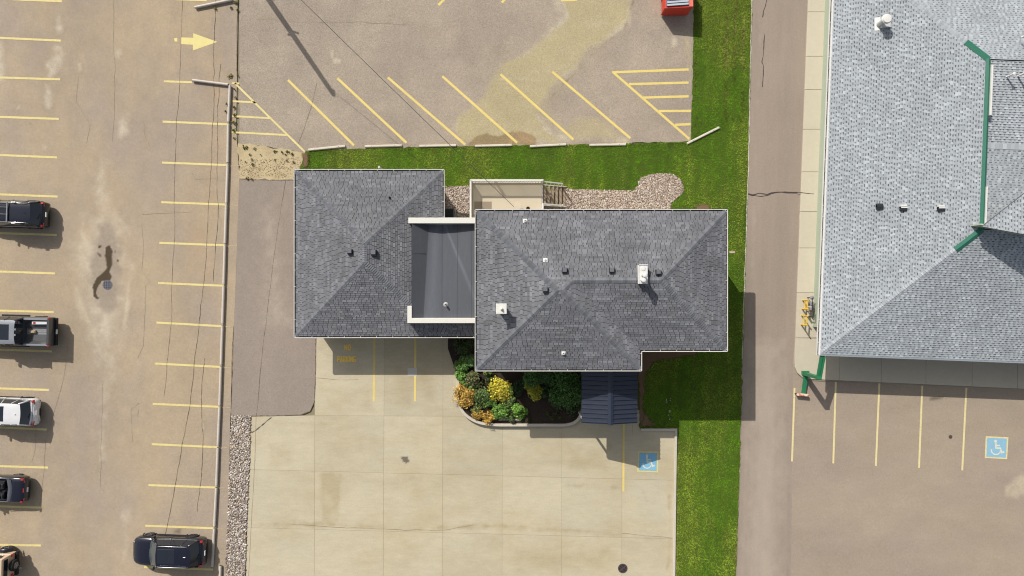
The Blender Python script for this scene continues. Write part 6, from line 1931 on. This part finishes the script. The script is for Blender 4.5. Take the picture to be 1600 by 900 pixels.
def vehicle(name, label, cat, x, y, rz, L, W, Hh, belt, hood, body, roof_m, kind="suv", rails=None, sunroof=None, extras=()):
    """x, y = centre of the vehicle on the ground; nose along local +x"""
    root = empty(name, (x, y, 0), label, cat, None, rz)
    tail_top = belt
    sts = [(-.500, .70, .50, .68, 0), (-.498, .80, .44, .78, .0), (-.490, .87, .36, .90, .01), (-.475, .92, .27, belt - .10, .02), (-.45, .965, .24, belt - .03, .02), (-.40, .995, .22, belt + .02, .02),
           (-.30, 1.0, .22, belt + .01, .02), (-.18, .985, .24, belt, .02), (.0, .98, .25, belt - .01, .02), (.14, .985, .24, belt - .02, .02), (.20, .995, .23, hood + .01, .03), (.28, 1.0, .22, hood, .05), (.37, .985, .22, hood - .05, .05),
           (.43, .92, .24, hood - .12, .05), (.465, .82, .26, hood - .22, .05), (.487, .68, .32, hood - .33, .03), (.5, .48, .40, hood - .46, .0)]
    b = loft(sts, L, W)
    o = b.build("body", body, root, local=True, smooth=True)
    sb = MB()
    grid(sb, lambda u, v: (-L * .505 + .02 + .03 * (2 * abs(v - .5)) ** 2, (v - .5) * W * .84, .42 + u * .16), 2, 8)
    sb.build("rear_bumper_trim", M_TRIM, root, local=True, smooth=True)
    # greenhouse
    bw, rw = W * .455, W * .365
    xr0, xr1 = -.425 * L, -.345 * L                 # rear glass bottom, top
    xf0, xf1 = .215 * L, .075 * L                   # windscreen bottom, top
    zb = belt - .03
    if kind == "convertible":
        return root
    bul = lambda v, a: a * (1 - (2 * v - 1) ** 2)
    ws = grid(MB(), lambda u, v: (xf0 + (xf1 - xf0) * u + bul(v, .16 * (1 - u * .5)), (2 * v - 1) * (bw + (rw - bw) * u) * (.97), zb + (Hh - .06 - zb) * u), 4, 10)
    ws.build("windscreen", M_CGL2, root, local=True, smooth=True)
    rw_ = grid(MB(), lambda u, v: (xr0 + (xr1 - xr0) * u - bul(v, .10 * (1 - u * .4)), (2 * v - 1) * (bw * .96 + (rw - bw * .96) * u), zb + (Hh - .05 - zb) * u), 4, 10)
    rw_.build("rear_window", M_CGL, root, local=True, smooth=True)
    for sg in (-1, 1):
        sd = grid(MB(), lambda u, v: (xr0 + (xf0 - xr0) * v + (xr1 - xr0) * u * (1 - v) + (xf1 - xf0) * u * v, sg * ((bw + (rw - bw) * u) + .045 * math.sin(v * math.pi)), zb + (Hh - .05 - zb) * u), 4, 12)
        sd.build("side_window", M_CGL, root, local=True, smooth=True)
        for v in (.0, .24, .58, .985):
            pl = MB()
            pts = []
            for u in (0, .5, 1):
                pts.append((xr0 + (xf0 - xr0) * v + (xr1 - xr0) * u * (1 - v) + (xf1 - xf0) * u * v, sg * ((bw + (rw - bw) * u) + .045 * math.sin(v * math.pi)), zb + (Hh - .05 - zb) * u))
            pl.tube(pts, .05 if v in (.0, .985) else .028, 8)
            pl.build("pillar", body, root, local=True, smooth=True)
        # wheel arch cladding, mirror, door seams
        for wx_ in (-.285, .305):
            ar = MB()
            pts = [(wx_ * L + .42 * math.cos(t), sg * (W / 2 * 1.0 + .008), .36 + .42 * math.sin(t)) for t in np.linspace(-.25, math.pi + .25, 15)]
            ar.tube(pts, .035, 8); ar.build("wheel_arch", M_TRIM, root, local=True, smooth=True)
        mr = MB(); mx = .165 * L
        mr.lathe((mx, sg * (W / 2 + .10), zb + .10), [(.02, -.12), (.075, -.09), (.085, .0), (.075, .08), (.02, .11)], 12, axis='y')
        mr.bar((mx, sg * W * .46, zb + .03), (mx, sg * (W / 2 + .04), zb + .07), .06, .05)
        mr.build("mirror", body, root, local=True, smooth=True)
        MB().bar((-.32 * L, sg * (W / 2 - .005), .42), (.2 * L, sg * (W / 2 - .005), .40), .05, .14).build("sill_trim", M_TRIM, root, local=True)
        for v in (.24, .58):
            xx = xr0 + (xf0 - xr0) * v
            MB().tube([(xx, sg * (W / 2 * .985), belt - .06), (xx + .02, sg * (W / 2 + .001), .75), (xx - .03, sg * (W / 2 - .002), .45)], .006, 5).build("door_seam", M_TRIM, root, local=True)
            MB().bar((xx + .05, sg * (W / 2 + .012), belt - .20), (xx + .22, sg * (W / 2 + .012), belt - .19), .03, .03).build("door_handle", body, root, local=True)
        MB().tube([(xr0 + .12, sg * (bw + .03), zb + .01), (0, sg * (bw + .062), zb + .015), (xf0 - .1, sg * (bw + .02), zb + .01)], .016, 6).build("window_trim", M_CHR, root, local=True)
    rf = grid(MB(), lambda u, v: (xr1 - .10 + (xf1 + .02 - xr1 + .10) * u + bul(v, .05) * (1 if u > .5 else -1.5), (2 * v - 1) * (rw + .015) * (1 - .06 * (2 * u - 1) ** 4), Hh - .055 + .05 * (1 - (2 * v - 1) ** 4) * (1 - .5 * (2 * u - 1) ** 4)), 10, 12)
    rfo = rf.build("roof", roof_m, root, local=True, smooth=True)
    if sunroof:
        s0, s1, sw_ = sunroof
        MB().prism([(s0 * L, -sw_ * W), (s1 * L, -sw_ * W), (s1 * L, sw_ * W), (s0 * L, sw_ * W)], Hh - .02, Hh + .006, .01).build("sunroof", M_CGL, rfo, local=True)
        MB().box((s0 * .55 + s1 * .45) * L - .012, -sw_ * W * .98, Hh + .006, (s0 * .55 + s1 * .45) * L + .012, sw_ * W * .98, Hh + .012).build("sunroof_bar", M_TRIM, rfo, local=True)
    if rails:
        for sg in (-1, 1):
            MB().tube([(xr1 + .05, sg * (rw - .03), Hh - .02), (xr1 + .2, sg * (rw - .02), Hh + .045), (xf1 - .25, sg * (rw - .02), Hh + .045), (xf1 - .08, sg * (rw - .03), Hh - .02)], .024, 8).build("roof_rail", rails, root, local=True, smooth=True)
    for sg in (-1, 1):
        MB().tube([(.215 * L, sg * W * .40, hood + .035), (.36 * L, sg * W * .385, hood + .005), (.46 * L, sg * W * .33, hood - .14)], .009, 5).build("bonnet_seam", M_TRIM, root, local=True)
        MB().tube([(xf0 + .12, sg * .22, zb + .05), (xf0 - .02, sg * .55 - .1, zb + .16)], .014, 5).build("wiper", M_TRIM, root, local=True)
    MB().tube([(xr0 - .08, .0, zb + .06), (xr0 - .02, .34, zb + .16)], .014, 5).build("rear_wiper", M_TRIM, root, local=True)
    MB().tube([(xr0 - .16, -W * .40, belt - .02), (xr0 - .22, 0, belt + .01), (xr0 - .16, W * .40, belt - .02)], .012, 5).build("tailgate_seam", M_TRIM, root, local=True)
    fin = MB(); fin.add([(xr1 + .12, -.02, Hh - .01), (xr1 + .12, .02, Hh - .01), (xr1 + .34, 0, Hh - .01), (xr1 + .14, 0, Hh + .07)], [(0, 1, 3), (1, 2, 3), (2, 0, 3), (2, 1, 0)])
    fin.build("antenna_fin", roof_m, root, local=True)
    finish(root, L, W, belt, hood)
    return root

def finish(root, L, W, belt, hood, r=.355, wb=(-.285, .305), lampz=None, plate=True):
    for wx_ in wb:
        for sg in (-1, 1):
            wheel(root, wx_ * L, sg * (W / 2 - .125), r)
    lz = lampz or belt - .12
    for sg in (-1, 1):
        b = grid(MB(), lambda u, v: (-.487 * L + .10 * v * v + .02 * u - .015, sg * W * (.30 + .165 * v), lz - .12 + .22 * u), 3, 6)
        b.build("tail_lamp", M_RLT, root, local=True, smooth=True)
        tp = grid(MB(), lambda u, v: (-.485 * L + .05 + .14 * u, sg * W * (.385 + .075 * v), lz + .105 + .02 * (1 - v)), 2, 3)
        tp.build("tail_lamp", M_RLT, root, local=True, smooth=True)
        b = grid(MB(), lambda u, v: (.478 * L - .26 * v + .02 - .10 * u, sg * W * (.29 + .165 * v), hood - .28 + .12 * u), 3, 6)
        b.build("head_lamp", M_HLT, root, local=True, smooth=True)
    if plate:
        MB().box(-.505 * L - .012, -.16, .80 if belt > .95 else .62, -.505 * L + .03, .16, .92 if belt > .95 else .74).build("number_plate", M_PLT, root, local=True)
    MB().box(.485 * L, -W * .25, .38, .503 * L, W * .25, hood - .42).build("grille", M_TRIM, root, local=True)

# dark SUV nose-in towards the aisle, bottom left
TI = R(-2.0)
suv = vehicle("parked_suv", "dark navy estate SUV with silver roof rails parked against the grey rail at the bottom", "car", -23.45, -17.98, math.pi + TI, 5.0, 1.96, 1.72, 1.06, 1.04, M_NVY, M_NVY, rails=M_CHR, sunroof=(-.17, .06, .25))
# dark wagon with roof rack, uppermost at the left edge
wg = vehicle("parked_car", "black estate car with a roof rack, uppermost car at the left edge", "car", -34.15, 5.08, math.pi + TI, 4.75, 1.84, 1.62, 1.02, 1.0, M_BLKP, M_NVY, rails=M_CHR)
for xx in (-.32, .55):
    MB().bar((xx, -.68, 1.70), (xx, .68, 1.70), .07, .035).build("crossbar", M_CHR, wg, local=True)
for yy in (-.35, .12):
    MB().bar((-.40, yy, 1.695), (.55, yy, 1.695), .03, .025).build("rack_bar", M_CHR, wg, local=True)
MB().box(-.9, -.75, 1.64, -.62, -.66, 1.75).build("rack_clamp", M_PLT, wg, local=True)
MB().box(-.9, .66, 1.64, -.66, .75, 1.74).build("rack_clamp", M_PLT, wg, local=True)
# white SUV
vehicle("parked_suv", "white SUV with a dark sunroof at the left edge, below the pickup", "car", -34.75, -8.42, math.pi + TI, 4.65, 1.88, 1.66, 1.04, 1.02, M_WHP, M_WHP, sunroof=(-.14, .10, .27))

# dark convertible with open cockpit
cv = empty("convertible_car", (-35.35, -13.72, 0), "dark navy convertible with its top down at the left edge", "car", None, math.pi + TI)
L, W = 4.35, 1.80
b = loft([(-.5, .66, .45, .62, 0), (-.496, .80, .36, .76, 0), (-.485, .90, .28, .86, .02), (-.46, .95, .22, .91, .03), (-.41, .985, .2, .94, .04), (-.33, 1.0, .2, .95, .04), (-.235, 1.0, .2, .95, .03), (-.225, .995, .2, .95, -.42), (.10, .98, .2, .93, -.42), (.11, .98, .2, .93, .02),
          (.2, .99, .2, .91, .05), (.33, .98, .2, .84, .05), (.43, .92, .22, .74, .04), (.48, .82, .26, .62, .02), (.5, .66, .36, .52, 0)], L, W)
b.build("body", M_NVY, cv, local=True, smooth=True)
fb = grid(MB(), lambda u, v: (-.285 * L + .28 * u - .10 * (1 - (2 * v - 1) ** 2), (2 * v - 1) * W * .405, .985 + .05 * math.sin(u * math.pi)), 6, 12)
fb.build("folded_top", mat("grey folded fabric top", lin(92, 94, 102, K), .8, var=[(10, .1)]), cv, local=True, smooth=True)
for sg in (-1, 1):
    for xx in (-.62, .12):
        s_ = MB(); s_.cbox((xx + .25, sg * .36, .62), (.5, .48, .2), .05); s_.build("seat", M_SEAT, cv, local=True)
        MB().bar((xx - .02, sg * .36, .66), (xx - .2, sg * .36, 1.12), .46, .14, up=(1, 0, 0)).build("seat_back", M_SEAT, cv, local=True)
        MB().cbox((xx - .24, sg * .36, 1.2), (.1, .26, .16), .03).build("headrest", M_SEAT, cv, local=True)
    MB().tube([(-.26 * L, sg * W * .42, .965), (.0, sg * W * .455, .965), (.16 * L, sg * W * .43, .95)], .02, 6).build("cockpit_trim", M_CHR, cv, local=True)
ws = grid(MB(), lambda u, v: (.20 * L - .42 * u + .14 * (1 - (2 * v - 1) ** 2), (2 * v - 1) * W * (.43 - .06 * u), .93 + .40 * u), 3, 10)
ws.build("windscreen", M_CGL2, cv, local=True, smooth=True)
MB().tube([(.20 * L, -W * .43, .93), (.20 * L - .42, -W * .37, 1.33), (.20 * L - .30, 0, 1.35), (.20 * L - .42, W * .37, 1.33), (.20 * L, W * .43, .93)], .03, 8).build("windscreen_frame", M_NVY, cv, local=True)
for sg in (-1, 1):
    MB().lathe((.12 * L, sg * (W / 2 + .09), 1.0), [(.02, -.1), (.07, -.07), (.08, 0), (.02, .1)], 12, axis='y').build("mirror", M_NVY, cv, local=True)
finish(cv, L, W, .93, .86, r=.33, lampz=.86)
MB().bar((-.475 * L, -.14, .90), (-.475 * L, .14, .90), .05, .04).build("brake_lamp", M_RLT, cv, local=True)

# pickup truck
pk = empty("pickup_truck", (-34.12, -2.93, 0), "dark grey pickup with silver cab roof and a toolbox in its open bed", "pickup truck", None, math.pi + TI * .6)
L, W = 5.85, 2.02
b = loft([(-.484, .94, .55, 1.12, 0), (-.48, .97, .48, 1.2, 0), (-.474, .98, .42, 1.24, .0), (-.462, .985, .4, 1.25, .0), (-.459, .985, .4, 1.25, -.36), (-.2, .985, .38, 1.26, -.36), (-.185, .985, .38, 1.26, -.36), (-.18, .985, .38, 1.25, 0), (.0, .99, .36, 1.22, .02),
          (.17, .99, .36, 1.18, .02), (.25, 1.0, .36, 1.16, .05), (.38, .99, .36, 1.12, .05), (.46, .95, .38, 1.02, .04), (.49, .86, .42, .86, .02), (.5, .76, .5, .72, 0)], L, W)
b.build("body", M_GUN, pk, local=True, smooth=False)
MB().box(-.457 * L, -W * .405, .885, -.186 * L, W * .405, .915).build("bed_floor", M_BEDL, pk, local=True)
for k in range(11):
    y = -W * .385 + k * W * .077
    MB().box(-.455 * L, y - .035, .915, -.188 * L, y + .035, .935).build("bed_rib", M_BEDL, pk, local=True)
for sg in (-1, 1):
    MB().box(-.465 * L, sg * W * .43 - .06, 1.255, -.185 * L, sg * W * .43 + .06, 1.285).build("bed_rail", M_SILV, pk, local=True)
MB().box(-.482 * L, -W * .42, 1.22, -.456 * L, W * .42, 1.285).build("tailgate_top", M_GUN, pk, local=True)
MB().box(-.505 * L, -W * .46, .52, -.484 * L, W * .46, .74).build("rear_bumper", M_TRIM, pk, local=True)
MB().box(-.51 * L, -.16, .62, -.505 * L, .16, .77).build("number_plate", M_PLT, pk, local=True)
# cab
bw, rw, zb, Hh = W * .46, W * .385, 1.2, 1.9
xr0, xr1, xf0, xf1 = -.178 * L, -.155 * L, .20 * L, .09 * L
grid(MB(), lambda u, v: (xf0 + (xf1 - xf0) * u + .14 * (1 - (2 * v - 1) ** 2) * (1 - u * .5), (2 * v - 1) * (bw + (rw - bw) * u), zb + (Hh - .05 - zb) * u), 4, 10).build("windscreen", M_CGL2, pk, local=True, smooth=True)
grid(MB(), lambda u, v: (xr0 + (xr1 - xr0) * u, (2 * v - 1) * (bw + (rw - bw) * u), zb + (Hh - .05 - zb) * u), 3, 6).build("rear_window", M_CGL, pk, local=True)
for sg in (-1, 1):
    grid(MB(), lambda u, v: (xr0 + (xf0 - xr0) * v + (xr1 - xr0) * u * (1 - v) + (xf1 - xf0) * u * v, sg * ((bw + (rw - bw) * u) + .03 * math.sin(v * math.pi)), zb + (Hh - .05 - zb) * u), 3, 10).build("side_window", M_CGL, pk, local=True, smooth=True)
    for v in (.0, .45, .985):
        p_ = MB().tube([(xr0 + (xf0 - xr0) * v + (xr1 - xr0) * u * (1 - v) + (xf1 - xf0) * u * v, sg * ((bw + (rw - bw) * u) + .03 * math.sin(v * math.pi)), zb + (Hh - .05 - zb) * u) for u in (0, .5, 1)], .06, 8)
        p_.build("pillar", M_GUN, pk, local=True)
    MB().lathe((.155 * L, sg * (W / 2 + .16), zb + .12), [(.03, -.14), (.10, -.11), (.11, .06), (.03, .12)], 12, axis='y').build("mirror", M_TRIM, pk, local=True)
    grid(MB(), lambda u, v: (-.478 * L - .012 + .09 * v * v, sg * W * (.42 + .075 * v), .82 + .36 * u), 3, 4).build("tail_lamp", M_RLT, pk, local=True)
    MB().box(-.483 * L, sg * W * .455 - .05, 1.20, -.455 * L, sg * W * .455 + .05, 1.275).build("tail_lamp", M_RLT, pk, local=True)
    MB().box(.47 * L, sg * W * .38 - .14, .86, .487 * L, sg * W * .38 + .14, 1.0).build("head_lamp", M_HLT, pk, local=True)
    MB().bar((-.16 * L, sg * (W / 2 + .03), .42), (.17 * L, sg * (W / 2 + .03), .42), .12, .06).build("side_step", M_TRIM, pk, local=True)
cr = grid(MB(), lambda u, v: (xr1 - .04 + (xf1 - xr1 + .06) * u + .04 * (1 - (2 * v - 1) ** 2), (2 * v - 1) * (rw + .03) * (1 - .05 * (2 * u - 1) ** 6), Hh - .06 + .05 * (1 - (2 * v - 1) ** 6)), 10, 12).build("cab_roof", M_SILV, pk, local=True, smooth=True)
MB().prism([(xr1 + .35, -.52), (xf1 - .12, -.52), (xf1 - .12, .52), (xr1 + .35, .52)], Hh - .02, Hh + .008, .01).build("sunroof", M_CGL, cr, local=True)
MB().box(xr1 - .07, -.25, Hh - .08, xr1 - .03, -.12, Hh - .03).build("cargo_lamp", M_HLT, pk, local=True)
MB().box(xr1 - .07, .12, Hh - .08, xr1 - .03, .25, Hh - .03).build("cargo_lamp", M_HLT, pk, local=True)
for wx_ in (-.29, .32):
    for sg in (-1, 1): wheel(pk, wx_ * L, sg * (W / 2 - .13), .40, .27)
tbx = pk.matrix_basis @ Vector((-.365 * L, -W * .30, 0))
tx = empty("tool_crate", (tbx.x, tbx.y, .935), "white and grey cargo crate with a small red mark lying in the pickup bed", "crate", None, math.pi)
MB().cbox((0, 0, .10), (1.18, .26, .2), .02).build("crate_body", M_BEDL, tx, local=True)
MB().cbox((0, 0, .215), (1.10, .19, .03), .008).build("crate_lid", M_WHP, tx, local=True)
MB().box(.30, -.07, .231, .46, .07, .236).build("crate_mark", M_RLT, tx, local=True)
tb2 = pk.matrix_basis @ Vector((-.265 * L, .02, 0))
cx_ = empty("tan_bundle", (tb2.x, tb2.y, .935), "small tan bundle lying in the dark front part of the pickup bed", "bundle")
MB().cbox((0, 0, .08), (.42, .20, .16), .05).build("bundle_wrap", mat("tan canvas", lin(190, 168, 130, K), .9, var=[(14, .1)]), cx_, local=True)
MB().tube([(-.08, -.102, .08), (-.08, 0, .165), (-.08, .102, .08)], .012, 6).build("strap", M_TRIM, cx_, local=True)

# tan off-roader with spare wheel, bottom left corner
jp = empty("offroad_car", (-35.95, -18.78, 0), "tan boxy off-roader with black flares and rear spare wheel at the bottom left corner", "car", None, math.pi + TI)
L, W = 4.1, 1.60
b = MB()
b.prism([(-L * .5 + .12, -W / 2 * .96), (L * .18, -W / 2 * .96), (L * .18, W / 2 * .96), (-L * .5 + .12, W / 2 * .96)], .55, 1.16, .06)
b.prism([(L * .18, -W / 2 * .80), (L * .5, -W / 2 * .66), (L * .5, W / 2 * .66), (L * .18, W / 2 * .80)], .6, 1.12, .06)
b.build("body", M_TAN, jp, local=True)
b = MB()
z0_, z1_ = 1.16, 1.84
q0 = [(-L * .5 + .13, -W * .475), (L * .17, -W * .475), (L * .17, W * .475), (-L * .5 + .13, W * .475)]
q1 = [(-L * .5 + .19, -W * .43), (L * .10, -W * .43), (L * .10, W * .43), (-L * .5 + .19, W * .43)]
b.add([(x, y, z0_) for x, y in q0] + [(x, y, z1_ - .05) for x, y in q1], [(0, 1, 5, 4), (1, 2, 6, 5), (2, 3, 7, 6), (3, 0, 4, 7), (3, 2, 1, 0), (4, 5, 6, 7)])
b.build("hard_top", M_TAN, jp, local=True, bevel=.03)
q1b = inset(q1, -.02)
MB().prism(q1b, z1_ - .06, z1_, .03).build("roof", M_TAN, jp, local=True)
MB().box(-L * .5 + .145, -W * .36, 1.26, -L * .5 + .15, W * .36, 1.66).build("rear_window", M_CGL, jp, local=True)
for sg in (-1, 1):
    MB().box(-L * .4, sg * W * .462 - .01, 1.26, L * .08, sg * W * .462 + .01, 1.66).build("side_window", M_CGL, jp, local=True)
    for wx_ in (-.29, .33):
        wheel(jp, wx_ * L, sg * (W / 2 + .02), .40, .26)
        fl = MB()
        def flare(u, v, wx_=wx_, sg=sg):
            t = -.15 + (math.pi + .3) * u
            return (wx_ * L + .52 * math.cos(t), sg * (W / 2 - .10 + .32 * math.sin(v * math.pi / 2)), .42 + (.50 - .10 * v * v) * math.sin(t) + .02)
        grid(fl, flare, 12, 6).build("wheel_flare", M_BLKP, jp, local=True, smooth=True)
    MB().box(-L * .5 + .06, sg * W * .42 - .08, .86, -L * .5 + .13, sg * W * .42 + .08, 1.06).build("tail_lamp", M_RLT, jp, local=True)
MB().box(-L * .5 - .04, -W * .5, .5, -L * .5 + .10, W * .5, .72).build("rear_bumper", M_TRIM, jp, local=True)
sp = MB().lathe((-L * .5 - .20, -.02, 1.02), [(.2, 0), (.36, .0), (.385, .04), (.385, .20), (.36, .24), (.2, .24)], 26, axis='x').build("spare_wheel", M_TYRE, jp, local=True)
MB().lathe((-L * .5 - .21, -.02, 1.02), [(.02, 0), (.22, .0), (.24, .03), (.24, .1)], 24, axis='x').build("rim", M_GUN, sp, local=True)
k_ = MB()
for k in range(5):
    t = k * 2 * math.pi / 5
    k_.bar((-L * .5 - .215, -.02, 1.02), (-L * .5 - .215, -.02 + .22 * math.cos(t), 1.02 + .22 * math.sin(t)), .05, .02, up=(1, 0, 0))
k_.build("spokes", M_RIM, sp, local=True)
MB().box(-L * .5 + .0, -.12, .9, -L * .5 + .13, .12, 1.15).build("spare_bracket", M_TRIM, jp, local=True)
MB().bar((-L * .5 - .03, .34, .56), (-L * .5 - .26, .36, .52), .08, .08).build("tow_hitch", M_CHR, jp, local=True)
